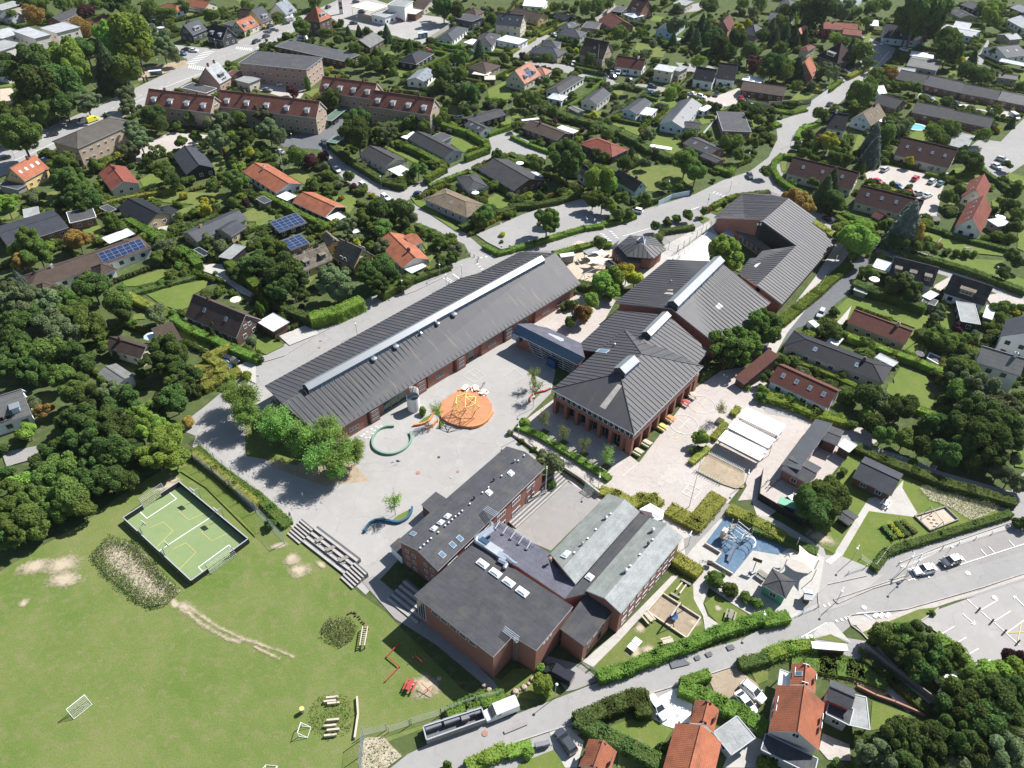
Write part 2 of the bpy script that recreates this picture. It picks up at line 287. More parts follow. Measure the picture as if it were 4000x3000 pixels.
# ---------------------------------------------------------------- building helpers
def clip_line(poly2,p,d):
    ts=[]
    n=len(poly2)
    for i in range(n):
        a,b=poly2[i],poly2[(i+1)%n]; e=(b[0]-a[0],b[1]-a[1]); den=d[0]*e[1]-d[1]*e[0]
        if abs(den)<1e-9: continue
        t=((a[0]-p[0])*e[1]-(a[1]-p[1])*e[0])/den; u=((a[0]-p[0])*d[1]-(a[1]-p[1])*d[0])/den
        if -1e-6<=u<=1+1e-6: ts.append(t)
    ts.sort(); out=[]
    for k in range(0,len(ts)-1,2):
        if ts[k+1]-ts[k]>.4: out.append((ts[k],ts[k+1]))
    return out
def slab(mb,pts,m,t=.22,side='trim_dark',ed=(0,1),ribs=0,ribm='roof_batten',ribw=.08,ribh=.09):
    pts=[Vector(p) for p in pts]; a=pts[ed[0]]; e=(pts[ed[1]]-a); e.normalize()
    n=Vector((0,0,0))
    for i in range(len(pts)): n+=pts[i].cross(pts[(i+1)%len(pts)])
    if n.z<0: pts=list(reversed(pts)); n=-n
    n.normalize(); g=n.cross(e)
    if g.z<0: g=-g
    uvf=lambda p:((p-a).dot(e),(p-a).dot(g))
    mb.face(pts,m,[uvf(p) for p in pts]); lo=[p-Vector((0,0,t)) for p in pts]; mb.face(list(reversed(lo)),side)
    for i in range(len(pts)):
        j=(i+1)%len(pts); mb.face([lo[i],lo[j],pts[j],pts[i]],side)
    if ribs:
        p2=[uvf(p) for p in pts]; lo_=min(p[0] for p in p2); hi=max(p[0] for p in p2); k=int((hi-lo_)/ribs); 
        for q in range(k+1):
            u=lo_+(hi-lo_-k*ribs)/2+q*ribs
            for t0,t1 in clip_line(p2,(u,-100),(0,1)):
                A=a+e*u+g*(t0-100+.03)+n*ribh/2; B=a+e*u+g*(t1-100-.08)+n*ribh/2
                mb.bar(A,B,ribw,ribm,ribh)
def ccw(L):
    s=sum(L[i][0]*L[(i+1)%len(L)][1]-L[(i+1)%len(L)][0]*L[i][1] for i in range(len(L)))
    return list(L) if s>0 else list(reversed(L))
def inset(L,d):
    n=len(L); out=[]
    for i in range(n):
        p,c,q=Vector(L[i-1]).xy,Vector(L[i]).xy,Vector(L[(i+1)%n]).xy
        e1=(c-p).normalized(); e2=(q-c).normalized(); n1=Vector((-e1.y,e1.x)); n2=Vector((-e2.y,e2.x)); k=1+n1.dot(n2)
        o=c+(n1+n2)*(d/max(k,.3)); out.append(Vector((o.x,o.y,L[i][2])))
    return out
def walls(mb,loop,d,m,drop=.2,z0=-.3):
    L=inset(ccw([Vector(p) for p in loop]),d); n=len(L)
    for i in range(n):
        a,b=L[i],L[(i+1)%n]; mb.face([(a.x,a.y,z0),(b.x,b.y,z0),(b.x,b.y,b.z-drop),(a.x,a.y,a.z-drop)],m,
            [(0,z0),((b-a).xy.length,z0),((b-a).xy.length,b.z),(0,a.z)])
    return L
WC={}
def win_proto(w,h,fr,near,mull=1):
    k=(round(w,2),round(h,2),fr,near,mull)
    if k not in WC:
        mb=MB(); f=.07
        for a in (-w/2+f/2,w/2-f/2): mb.box((a,.0,0),f,.08,h,fr)
        for z in (0,h-f): mb.box((0,0,z),w-2*f,.08,f,fr)
        for i in range(mull): mb.box((-w/2+w*(i+1)/(mull+1),0,f),.05,.06,h-2*f,fr)
        pb=mb if not near else MB()
        pb.face([(-w/2+f,.01,f),(w/2-f,.01,f),(w/2-f,.01,h-f),(-w/2+f,.01,h-f)],'glass'); 
        me=mkmesh('window',mb); pm=mkmesh('pane',pb) if near else None
        WC[k]=(me,pm)
    return WC[k]
def mkmesh(name,mb):
    me=bpy.data.meshes.new(name); me.from_pydata(mb.v,[],mb.f)
    for m in mb.mats: me.materials.append(MATS[m] if isinstance(m,str) else m)
    me.polygons.foreach_set('material_index',mb.m); l=me.uv_layers.new(name='UVMap'); l.data.foreach_set('uv',np.array(mb.uv,dtype='f').ravel()); me.update(); return me
def put_window(root,pos,out,w,h,fr='trim_white',near=True,mull=1,name='window'):
    me,pm=win_proto(w,h,fr,near,mull); o=bpy.data.objects.new(name,me); C.objects.link(o); o.parent=root
    o.location=Vector(pos)-root.location+Vector((out[0],out[1],0))*.02; o.rotation_euler=(0,0,math.atan2(out[1],out[0])-math.pi/2)
    if pm:
        q=bpy.data.objects.new('pane',pm); C.objects.link(q); q.parent=o
    return o
def row(root,a,b,z,w,h,gap,fr='trim_white',near=True,mull=1,m0=.6,name='window',only=None):
    a=Vector(a).xy;b=Vector(b).xy; d=b-a; L=d.length; d.normalize(); out=Vector((d.y,-d.x)); n=int((L-2*m0+gap)/(w+gap))
    if n<1: return
    st=(L-(n*w+(n-1)*gap))/2
    for i in range(n):
        if only and i not in only: continue
        p=a+d*(st+w/2+i*(w+gap)); put_window(root,(p.x,p.y,z),out,w,h,fr,near,mull,name)
def faces_cam(a,b):
    m=(Vector(a).xy+Vector(b).xy)/2; d=(Vector(b).xy-Vector(a).xy).normalized(); return Vector((d.y,-d.x)).dot(-m.normalized())
def lantern(parent,a,b,wd,h,m='zinc',glass='glass_blue',off=0):   # raised glazed ridge light along a-b at ridge height
    a,b=Vector(a),Vector(b); d=(b-a).normalized(); s=Vector((0,0,1)).cross(d).normalized()*wd/2; mb=MB(); up=Vector((0,0,h)); g=MB()
    dz=Vector((0,0,-.9)); L=[a-s+dz,b-s+dz,b+s+dz,a+s+dz]; Tt=[a-s+up*.55,b-s+up*.55,b+s+up*.55,a+s+up*.55]
    g.face([L[0],L[1],Tt[1],Tt[0]],glass); g.face([L[2],L[3],Tt[3],Tt[2]],glass)
    for e,(i,j) in ((a,(3,0)),(b,(1,2))): g.face([L[i],L[j],Tt[j],e+up,Tt[i]],'trim_dark')
    o=s*1.12
    slab(mb,[a-o+up*.5,b-o+up*.5,b+up,a+up],m,.08,'trim_grey'); slab(mb,[b+o+up*.5,a+o+up*.5,a+up,b+up],m,.08,'trim_grey')
    n=max(1,int((b-a).length/3.0))
    for k in range(n+1):
        p=a+(b-a)*k/n
        for sg in (-1,1): mb.bar(p+s*sg*1.02+dz,p+s*sg*1.02+up*.5,.09,'trim_grey')
    r=mb.build('ridge_light',parent); g.build('glazing',r); return r
def vent(parent,p,r=.35,h=.6,m='steel'):
    mb=MB(); mb.lathe(p,[(r*.6,-.3),(r*.6,h*.5),(r,h*.55),(r*.95,h*.8),(.02,h)],m,10); return mb.build('roof_vent',parent)
def dome(parent,a,b,c,d,h=.35):
    pts=[Vector(q) for q in (a,b,c,d)]; mb=MB(); up=Vector((0,0,.3)); ce=sum(pts,Vector())/4
    mb.hexa([p-up*.8 for p in pts],[p+up*.8 for p in pts],'trim_white'); t=[ce+(p-ce)*.9+up*.82 for p in pts]; i=[ce+(p-ce)*.5+up+Vector((0,0,h*.45)) for p in pts]
    for k in range(4): mb.face([t[k],t[(k+1)%4],i[(k+1)%4],i[k]],'skylight_glass')
    mb.face(i,'skylight_glass'); return mb.build('roof_dome',parent)
def roof_rect(pl,cx,cy,w,h,ax):   # rectangle on a roof plane around an image point; ax = 3D direction
    c=onp(pl,cx,cy); n=Vector(pl[1]); n=n if n.z>0 else -n; e=(ax-n*ax.dot(n)).normalized(); g=n.cross(e); return [c-e*w/2-g*h/2,c+e*w/2-g*h/2,c+e*w/2+g*h/2,c-e*w/2+g*h/2],n
def roof_window(parent,pl,cx,cy,w,h,ax,glass='glass_blue',name='roof_window'):
    q,n=roof_rect(pl,cx,cy,w,h,ax); mb=MB(); mb.hexa([p-n*.05 for p in q],[p+n*.12 for p in q],'trim_grey'); c=sum(q,Vector())/4; mb.face([c+(p-c)*.8+n*.125 for p in q],glass); return mb.build(name,parent)
# ---------------------------------------------------------------- the school
RB=1.25
def school(name,label,short,base):
    r=thing(name,label,'school building',base); landmark(base,short); return r
# long classroom block
T(1,2); W=P(75,15,4.5); R0=P(225,165,8.6); Sx=P(580,467,4.5)
T(1,1); J1=P(1762,745,4.5); J2=P(1850,738,4.5)
T(2,1); J3=P(70,515,4.5); Nn=P(375,525,9.6); E_=P(595,790,4.5)
r=school('classroom_building','long red brick classroom block with ribbed dark roof and full length ridge light','long classroom block',P(100,1100,0))
w1=MB(); loop=[W,R0,Sx,E_,Nn,J3,J1]; WL=walls(w1,[W,Sx,E_,J3,J1],1.3,'red_brick',.1)
mb=MB(); c0=(W+Sx)/2
for tri in ((W,R0,Sx),(E_,Nn,J3)):
    a,b,c=[Vector(v) for v in tri]; ce=(W+Sx+E_+J3)/4; f=lambda v:v+(Vector((ce.x,ce.y,v.z))-v)*.02-Vector((0,0,.3)); w1.face([f(a),f(c),f(b)],'trim_dark'); 
wall=w1.build('wall',r); rf=MB()
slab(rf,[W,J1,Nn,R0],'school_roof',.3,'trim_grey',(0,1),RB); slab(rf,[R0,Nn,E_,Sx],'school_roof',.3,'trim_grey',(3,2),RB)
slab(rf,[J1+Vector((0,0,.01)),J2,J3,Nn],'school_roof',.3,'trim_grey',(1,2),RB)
roof=rf.build('roof',r); PL1=plane(R0,Nn,Sx)
dr=(Nn-R0).normalized(); lantern(roof,R0+dr*6.0,Nn-dr*5.5,2.3,1.5)
T(1,1)
for x,y,k in ((1713,1070,.75),(1572,1150,.55),(1425,1235,.35),(1212,1348,.75),(1022,1455,.75)): vent(roof,onp(PL1,x,y),k,.9)
pp=plane(R0,Nn,W); 
A,B=WL[1],WL[2]
def bays(r,A,B,spec):   # projecting brick bays with recessed openings along a wall: (from,to,depth)
    d=(Vector(B)-Vector(A)).xy; L=d.length; d.normalize(); out=Vector((d.y,-d.x))
    for f0,f1,dp in spec:
        mb=MB(); p=Vector(A).xy+d*L*f0; q=Vector(A).xy+d*L*f1; h=4.1
        b=[Vector((v.x,v.y,-.2)) for v in (p-out*.1,q-out*.1,q+out*dp,p+out*dp)]; b=[b[3],b[2],b[1],b[0]]; mb.hexa(b,[v+Vector((0,0,h)) for v in b],'red_brick'); mb.build('brick_bay',r)
        pa,pb=p+out*(dp+.01),q+out*(dp+.01)
        if (q-p).length>5: row(r,(*pa,0),(*pb,0),1.3,2.6,1.1,3,'trim_grey',True,2)
        elif (q-p).length>2: 
            for z in (.8,1.9,3.0): row(r,(*pa,0),(*pb,0),z,1.7,.55,3,'trim_grey',True,1,.2)
L1=(B-A).length
bays(r,A,B,[(.035,.125,1.0),(.135,.165,1.25),(.30,.335,1.25),(.345,.44,.9),(.455,.49,1.25),(.56,.65,.9),(.66,.69,1.2),(.80,.97,.9)])
row(r,A+(B-A)*.17,A+(B-A)*.29,.1,2.0,2.7,.25,'green_paint',True,3); row(r,A+(B-A)*.495,A+(B-A)*.555,.1,1.6,2.5,.6,'trim_grey'); row(r,A+(B-A)*.7,A+(B-A)*.79,1.0,1.8,1.3,.8,'trim_grey')
row(r,WL[4],WL[0],1.2,1.8,1.3,2.2,'trim_grey')
row(r,WL[0],WL[1],1.0,1.8,1.4,1.5,'trim_grey')
# hipped hall on brick pillars
T(2,2); a,b=P(340,45,7.2),P(1058,435,7.2); T(2,1); c,d=P(1638,1500,7.2),P(950,1190,7.2)
u=(b-a).normalized(); v=(c-b).xy; v=Vector((v.x,v.y,0)); v-=u*v.dot(u); c=b+v; d=a+v; hw=(b-a).length/2; rh=11.4; vn=v.normalized()
e1=(a+b)/2+vn*hw*.93+Vector((0,0,rh-7.2)); e2=(c+d)/2-vn*hw*.93+Vector((0,0,rh-7.2)); 
base=(a+c)/2; base.z=0
r=school('hipped_hall','hipped dark roof hall standing on red brick pillars with white upper windows','hipped hall on brick pillars',base)
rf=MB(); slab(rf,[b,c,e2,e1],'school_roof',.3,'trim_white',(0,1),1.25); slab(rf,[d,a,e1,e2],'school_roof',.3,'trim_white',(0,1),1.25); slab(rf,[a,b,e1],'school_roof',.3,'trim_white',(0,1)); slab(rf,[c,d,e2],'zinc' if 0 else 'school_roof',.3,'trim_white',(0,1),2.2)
for p,q in ((a,e1),(b,e1),(c,e2),(d,e2),(e1,e2)): rf.bar(p+Vector((0,0,.06)),q+Vector((0,0,.06)),.16,'school_roof',.12)
# pale worn streak below the ridge light
pl=plane(a,b,e1); T(2100,1400,2.765); s0,s1=onp(pl,890,285),onp(pl,700,535); nn=pl[1] if pl[1].z>0 else -pl[1]; sd_=(s1-s0).normalized().cross(nn)*.55
rf.face([s0-sd_+nn*.02,s0+sd_+nn*.02,s1+sd_*1.3+nn*.02,s1-sd_*1.3+nn*.02],'concrete')
roof=rf.build('roof',r); T(2100,1400,2.765); lantern(roof,e1-vn*.3+Vector((0,0,-.2)),e1+(e2-e1)*.62+Vector((0,0,-.2)),2.8,1.9); T(2,1); roof_window(roof,plane(d,a,e2),785,1375,3.2,1.7,u)
vent(roof,onp(plane(d,a,e2),885,1325),.3,.7)
w1=MB(); L=inset(ccw([a,b,c,d]),.4); Li=inset(ccw([a,b,c,d]),2.3)
for i in range(4):
    p,q=L[i],L[(i+1)%4]; 
    # brick lintel band and light clerestory
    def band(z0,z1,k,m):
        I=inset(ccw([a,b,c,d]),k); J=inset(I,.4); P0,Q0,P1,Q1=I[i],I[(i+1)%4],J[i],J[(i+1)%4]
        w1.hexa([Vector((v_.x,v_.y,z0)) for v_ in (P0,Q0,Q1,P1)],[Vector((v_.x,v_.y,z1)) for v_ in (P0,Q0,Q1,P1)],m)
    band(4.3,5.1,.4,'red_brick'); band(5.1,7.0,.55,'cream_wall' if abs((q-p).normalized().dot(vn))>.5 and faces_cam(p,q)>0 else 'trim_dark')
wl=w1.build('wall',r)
w2=MB(); 
for i in range(4):
    p,q=Li[i],Li[(i+1)%4]; w2.face([(p.x,p.y,-.2),(q.x,q.y,-.2),(q.x,q.y,4.5),(p.x,p.y,4.5)],'glass')
w2.build('glass_wall',r)
for i in range(4):
    p,q=L[i],L[(i+1)%4]; D=(q-p); Ln=D.xy.length; D.normalize(); inn=Vector((-D.y,D.x,0)); n=7 if Ln<27 else 8
    for k in range(n):
        if k==0 and i>0: pass
        pm=MB(); c_=p+D*(Ln*k/n); c_=Vector((c_.x,c_.y,-.1))+inn*.75+D*.45; pm.box(c_,.8,1.4,4.4,'red_brick',math.atan2(D.y,D.x)); pm.build('pillar',r)
    if faces_cam(p,q)>0:
        I=inset(ccw([a,b,c,d]),.52); row(r,I[i],I[(i+1)%4],5.2,1.1,1.3,.3,'trim_white',True,0,.4)
        I=inset(ccw([a,b,c,d]),2.27); row(r,I[i],I[(i+1)%4],.1,1.3,2.6,1.9,'trim_white',True,0,.4)
HA,HB,HC,HD=a,b,c,d
# middle gabled block
T(2,1); z1,zr=5.0,8.6; w_=P(905,1022,z1); R1=P(1345,1063,zr); e_=P(1700,1370,z1); s_=P(1600,1475,z1)
dirv=(P(600,1300,z1)-w_); dirv.normalize(); w2_=w_+dirv*20; R2=R1+dirv*19.5; s_=e_+dirv*9.5
base=(w_+e_)/2; base.z=0; r=school('gabled_block','gabled ribbed dark roof block with short zinc ridge light behind the hipped hall','middle gabled block',base)
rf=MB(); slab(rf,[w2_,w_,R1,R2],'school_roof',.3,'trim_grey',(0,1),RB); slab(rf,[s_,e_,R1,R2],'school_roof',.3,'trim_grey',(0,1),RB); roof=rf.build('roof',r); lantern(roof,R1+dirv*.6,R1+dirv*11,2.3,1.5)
w1=MB(); walls(w1,[w_,R1,e_,s_,w2_],.9,'red_brick',.3); w1.build('wall',r)
# big sports hall
w_,s_=P(885,955,5),P(1785,1330,5); n_,e_=P(1345,582,5),P(2236,955,5); Rn,Rs=P(1790,600,10.3),P(1375,1005,10.0)
base=(w_+e_)/2; base.z=0; r=school('sports_hall','large gabled sports hall with wide ribbed dark roof and zinc ridge light','large sports hall',base)
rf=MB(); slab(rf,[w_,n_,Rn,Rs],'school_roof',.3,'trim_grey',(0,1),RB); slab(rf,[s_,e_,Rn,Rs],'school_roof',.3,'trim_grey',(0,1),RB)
pl=plane(w_,n_,Rs); nn=pl[1] if pl[1].z>0 else -pl[1]
for q in ((1345,843,1390,843,1470,853,1450,860,1340,850),(1330,868,1420,872,1410,888,1310,878),(1440,812,1500,815,1490,826,1435,822),(1640,650,1700,652,1690,662,1630,662),(1620,662,1680,664,1665,672,1610,670)):
    pts=[onp(pl,q[i],q[i+1])+nn*.03 for i in range(0,len(q),2)]; rf.face(pts,'cream_wall')
roof=rf.build('roof',r); dr=(Rn-Rs).normalized(); lantern(roof,Rs+dr*.6,Rn-dr*.2,2.8,1.9); vent(roof,onp(pl,1372,780),.25,.8)
w1=MB(); WL=walls(w1,[w_,n_,Rn,e_,s_,Rs],1.0,'red_brick',.35); w1.build('wall',r)
for i in range(len(WL)):
    if faces_cam(WL[i],WL[(i+1)%len(WL)])>.2 and (WL[i]-WL[(i+1)%len(WL)]).length>17: row(r,WL[i],WL[(i+1)%len(WL)],2.6,1.6,1.0,2.5,'trim_grey')
# north east wing complex (one monopitch plane, two ridges)
T(2750,720,1.587); ea,eb=P(482,745,3.6),P(825,350,3.6)
best=None
for h in np.arange(5,9,.1):   # second ridge height that keeps the gable edge square
    q=P(328,628,h); d1=(ea-eb).xy.normalized(); x=abs((q-ea).xy.normalized().dot(d1))
    if best is None or x<best[0]: best=(x,h)
h2=best[1]; k1=P(328,628,h2); pl=plane(ea,eb,k1); g2=onp(pl,575,380); g1=onp(pl,365,228); t1=onp(pl,525,87); t2=onp(pl,695,208); t3=onp(pl,668,240)
base=(ea+g1)/2; base.z=0; r=school('angled_wing','angled wing with stepped ribbed dark roofs around a small black walled court','angled wing',base)
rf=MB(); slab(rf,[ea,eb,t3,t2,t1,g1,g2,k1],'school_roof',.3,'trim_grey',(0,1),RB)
h1=g1.z; lo1=4.6
na,nb=P(62,205,lo1),P(240,55,lo1); nc=P(395,58,lo1+1); slab(rf,[na,nb,nc,t1,g1,P(250,212,lo1+1.3)],'school_roof',.3,'trim_white',(0,1),RB)
ca,cb=P(213,552,3.6),P(285,458,3.6); cc=P(322,455,4.2); cd_=P(362,412,4.2); slab(rf,[ca,cb,cc,cd_,g2,k1],'school_roof',.3,'trim_white',(5,4),RB)
roof=rf.build('roof',r)
w1=MB(); walls(w1,[ea,eb,t3,t2,t1,g1,g2,k1],.8,'red_brick',.3); walls(w1,[na,nb,nc,t1,g1],.7,'red_brick',.3); walls(w1,[ca,cb,cd_,g2,k1],.7,'red_brick',.3); w1.build('wall',r)
bw=MB(); q1,q2=Vector(g1),Vector(g2); o_=Vector((-1,-1,0)).normalized()*.35
bw.hexa([Vector((p.x,p.y,0)) for p in (q1+o_,q2+o_,q2-o_*.2,q1-o_*.2)],[p-Vector((0,0,.35)) for p in (q1+o_,q2+o_,q2-o_*.2,q1-o_*.2)],'black_wood')
m1=P(250,228,6.0); bw.hexa([Vector((p.x,p.y,0)) for p in (m1,q1,q1+Vector((.2,.4,0)),m1+Vector((.2,.4,0)))],[m1,q1-Vector((0,0,.35)),q1-Vector((0,0,.35))+Vector((.2,.4,0)),m1+Vector((.2,.4,0))],'black_wood')
bo=bw.build('black_wall',r)
for x,y in ((334,240),(356,248),(378,256)):
    p=P(x,y,h1-1.2); q=MB(); 
    for k in range(12):
        pass
    d_=(q2-q1).normalized(); cc_=m1.lerp(q1,{334:.62,356:.78,378:.93}[x])+Vector((-.12,-.25,-.9)); dd=(q1-m1).normalized(); q.face([cc_+dd*.45*math.cos(2*math.pi*j/12)+Vector((0,0,.45*math.sin(2*math.pi*j/12))) for j in range(12)],'trim_white'); q.build('round_window',bo)
lp=MB(); pz=3.0; A1,A2,A3,A4=P(160,268,pz),P(360,408,pz),P(430,410,4.6),P(245,262,4.6); slab(lp,[A1,A2,A3,A4],'school_roof',.2,'trim_dark',(0,1),RB); lp.build('lower_roof',r)
lw=MB(); walls(lw,[A1,A2,A3,A4],.8,'red_brick',.3); lw.build('lower_wall',r); 
cp=MB(); q=[P(120,305,3),P(150,268,3.4),P(188,305,3.2),P(172,326,3)]; slab(cp,q,'zinc',.15,'trim_white'); cp.build('entrance_canopy',r)
I=inset(ccw([A1,A2,A3,A4]),.75); 
for i in range(4):
    if faces_cam(I[i],I[(i+1)%4])>0: row(r,I[i],I[(i+1)%4],.5,1.4,2.0,.5,'trim_white',True,2)
# octagon pavilion with glass cap
T(2300,900,3.1725); hz=4.2; ring=[P(x,y,hz) for x,y in ((350,185),(480,325),(800,352),(958,232),(815,82),(510,60))]; ap=P(650,150,6.6)
base=sum(ring,Vector())/6; base.z=0; ap.x,ap.y=ap.x,ap.y
r=school('octagon_pavilion','low many sided brick pavilion with dark ribbed roof and pointed glass cap','many sided pavilion',base)
rf=MB()
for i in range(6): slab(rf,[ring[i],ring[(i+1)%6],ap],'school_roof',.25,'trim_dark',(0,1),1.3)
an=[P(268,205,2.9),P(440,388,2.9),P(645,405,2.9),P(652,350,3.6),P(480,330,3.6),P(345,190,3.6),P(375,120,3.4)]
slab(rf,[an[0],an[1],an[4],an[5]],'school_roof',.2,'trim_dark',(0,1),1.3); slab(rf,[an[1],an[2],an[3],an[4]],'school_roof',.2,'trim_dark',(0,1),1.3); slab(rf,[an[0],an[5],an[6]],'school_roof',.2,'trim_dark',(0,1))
roof=rf.build('roof',r); w1=MB(); walls(w1,ring,1.0,'red_brick',.25); walls(w1,[an[0],an[1],an[2],an[3],an[4],an[5]],.35,'red_brick',.2); w1.build('wall',r)
gc=MB(); g=[P(x,y,6.2) for x,y in ((598,125),(690,172),(700,110),(640,85))]; cap=P(672,70,8.0)
for i in range(4): gc.face([g[i],g[(i+1)%4],cap],'glass_blue'); gc.bar(g[i],cap,.1,'trim_white'); gc.bar(g[i],g[(i+1)%4],.12,'trim_white')
for i in range(4):
    j=(i+1)%4; gc.face([g[i]-Vector((0,0,1.2)),g[j]-Vector((0,0,1.2)),g[j],g[i]],'trim_dark')
gc.build('glass_cap',roof)
row(r,an[0]+Vector((.25,-.3,0)),an[1]+Vector((.25,-.3,0)),1.0,.7,.7,1.8,'trim_white')
# blue glazed link
T(2000,1250,3.1725); a1,a2=P(62,48,6.6),P(905,468,6.6); b1,b2=P(5,155,4.6),P(812,555,4.6); c1,c2=P(240,40,5.6),P(860,290,5.6)
base=(a1+b2)/2; base.z=0; r=school('link_building','glazed link with blue steel roof between the long block and hipped hall','blue glazed link',base)
rf=MB(); slab(rf,[b1,b2,a2,a1],'blue_steel',.18,'trim_white',(0,1)); slab(rf,[c1,P(330,75,5.4),P(440,95,5.2),c2,a2,a1],'felt_lavender',.2,'trim_grey',(0,3)); rf.build('roof',r)
D=(b2-b1).normalized(); inn=Vector((-D.y,D.x,0)); 
if inn.dot(a1-b1)<0: inn=-inn
f1=b1+D*.4+inn*1.0; f2=b2-D*.3+inn*1.0; w1=MB(); Lk=(f2-f1).length
m0=f1+D*(Lk*.30); m1=f1+D*(Lk*.16)
z=lambda p,h:Vector((p.x,p.y,h))
w1.face([z(f1,-.2),z(m0,-.2),z(m1,5.0),z(f1,5.0)],'red_brick'); k0=f2-D*1.2; w1.face([z(k0,-.2),z(f2,-.2),z(f2,4.8),z(k0,4.8)],'red_brick')
bk=inn*(c1-b1).xy.length*.85; w1.face([z(f2,-.2),z(f2+bk,-.2),z(f2+bk,4.8),z(f2,4.8)],'red_brick'); w1.face([z(f2+bk,-.2),z(f1+bk,-.2),z(f1+bk,4.8),z(f2+bk,4.8)],'red_brick'); w1.face([z(f1+bk,-.2),z(f1,-.2),z(f1,4.8),z(f1+bk,4.8)],'red_brick'); w1.build('wall',r)
gl=MB(); gi=inn*.35; gl.face([z(m0+gi,-.1),z(k0+gi,-.1),z(k0+gi,5.0),z(m1+gi,5.0)],'glass'); gl.build('glazing',r)
fr=MB(); 
for k in range(5):
    t=k/4; lo_=m0.lerp(k0,t); hi_=m1.lerp(k0,t); fr.bar(z(lo_,0),z(hi_,4.9),.3,'trim_grey')
for k in range(7):
    h=.3+k*.68; t=h/5; fr.bar(z(m0.lerp(m1,t),h),z(k0,h),.1,'trim_white')
fr.bar(z(m1,4.9),z(k0,4.9),.35,'trim_white'); fr.build('frame',r)
cu=MB(); cu.box(z((m0+k0)/2-inn*.6,0),2.6,1.3,2.3,'blue_paint',math.atan2(D.y,D.x)); cu.build('entrance_box',r)
cb=MB(); cb.box(z(f1-inn*.5+D*.7,2.6),2.4,1.1,2.2,'blue_paint',math.atan2(D.y,D.x)); cb.box(z(f1-inn*1.06+D*.7,2.8),2.1,.05,1.8,'glass_blue',math.atan2(D.y,D.x)); cb.build('bay_window',r)
ck=MB(); q=z(m0.lerp(m1,.75)-D*1.1-inn*.05,3.6); ck.face([q+D*.4*math.cos(2*math.pi*j/14)+Vector((0,0,.4*math.sin(2*math.pi*j/14))) for j in range(14)],'trim_white'); ck.build('clock',r)
# two storey gabled wing by the yard
T(1500,1700,2.212); eh=7.0; a,b=P(118,910,eh),P(1060,95,eh); r1,r2=P(285,990,8.4),P(1225,145,8.4); d_,c_=P(465,1172,eh),P(1390,280,eh)
base=(a+c_)/2; base.z=0; r=school('yard_wing','two storey red brick wing with dark felt gable roof beside the yard','two storey yard wing',base)
rf=MB(); slab(rf,[a,b,r2,r1],'felt',.25,'trim_white',(0,1)); slab(rf,[d_,c_,r2,r1],'felt',.25,'trim_white',(0,1)); roof=rf.build('roof',r)
w1=MB(); WL=walls(w1,[a,r1,d_,c_,r2,b],.35,'red_brick',.28); w1.build('wall',r)
pn=plane(a,b,r1); ps=plane(d_,c_,r1); ax=(b-a).normalized()
for x,y in ((640-170,690+270),(0,0)): pass
for x,y,g in ((253,853,0),(503,1033,1),(593,948,1),(656,893,1)): roof_window(roof,pn if g==0 else ps,x,y,.95,1.25,ax.cross(Vector((0,0,1))) if 0 else ax)
for x,y,p in ((550,703,pn),(492,757,pn),(432,810,pn),(1097,333,ps),(908,500,ps)):
    q,n=roof_rect(p,x,y,1.15,1.15,ax); dome(roof,*q,.3)
for x,y,p in ((1127,232,pn),(950,392,pn),(780,548,pn)): vent(roof,onp(p,x,y),.25,.8,'trim_dark' if x<1000 else 'steel')
for x,y in ((1212,177),(1160,222),(1017,353),(904,452),(851,497),(743,595),(677,655),(650,681),(619,704),(590,731),(560,757),(530,784),(470,840),(408,893),(378,920),(347,948),(315,976)):
    mb=MB(); mb.box(onp(pn,x,y)-Vector((0,0,.1)),.25,.25,.3,'trim_white'); mb.build('roof_cowl',roof)
lg=MB(); 
for k in range(4):
    p0=onp(ps,858+k*12-4,668-k*9)+Vector((0,0,1)); lg.bar(p0,p0+(c_-b).normalized()*3.0,.13,'steel',n=6)
lg.build('flue_pipes',roof)
A,B=WL[0],WL[2]
n=len(WL)
for i in range(n):
    p,q=WL[i],WL[(i+1)%n]
    if (p-q).length>20: 
        for z_ in (.9,4.0): row(r,p,q,z_,2.6,1.3,2.0,'trim_white',True,3)
    elif faces_cam(p,q)>0:
        for z_ in (.6,2.7,4.6): row(r,p,q,z_,.8,.8,.9,'trim_white',True,1,.5)
an=[P(322,598,3.4),P(448,487,3.4),P(560,560,3.4),P(430,690,3.4)]; mb=MB(); slab(mb,an,'felt',.2,'trim_white'); walls(mb,an,.15,'dark_brick',.1); mb.build('annex',r)
an=[P(50,955,2.6),P(130,885,2.6),P(215,965,2.6),P(150,1050,2.6)]; mb=MB(); slab(mb,an,'felt',.2,'trim_grey'); walls(mb,an,.15,'trim_white',.1); mb.build('porch',r)
pp=MB(); q=P(1395,290,7.6)
for k in (0,.45): pp.bar((q.x+.3,q.y-.1+k,0),(q.x+.3,q.y-.1+k,7.9),.22,'trim_white',n=6)
pp.build('flue_stack',r)
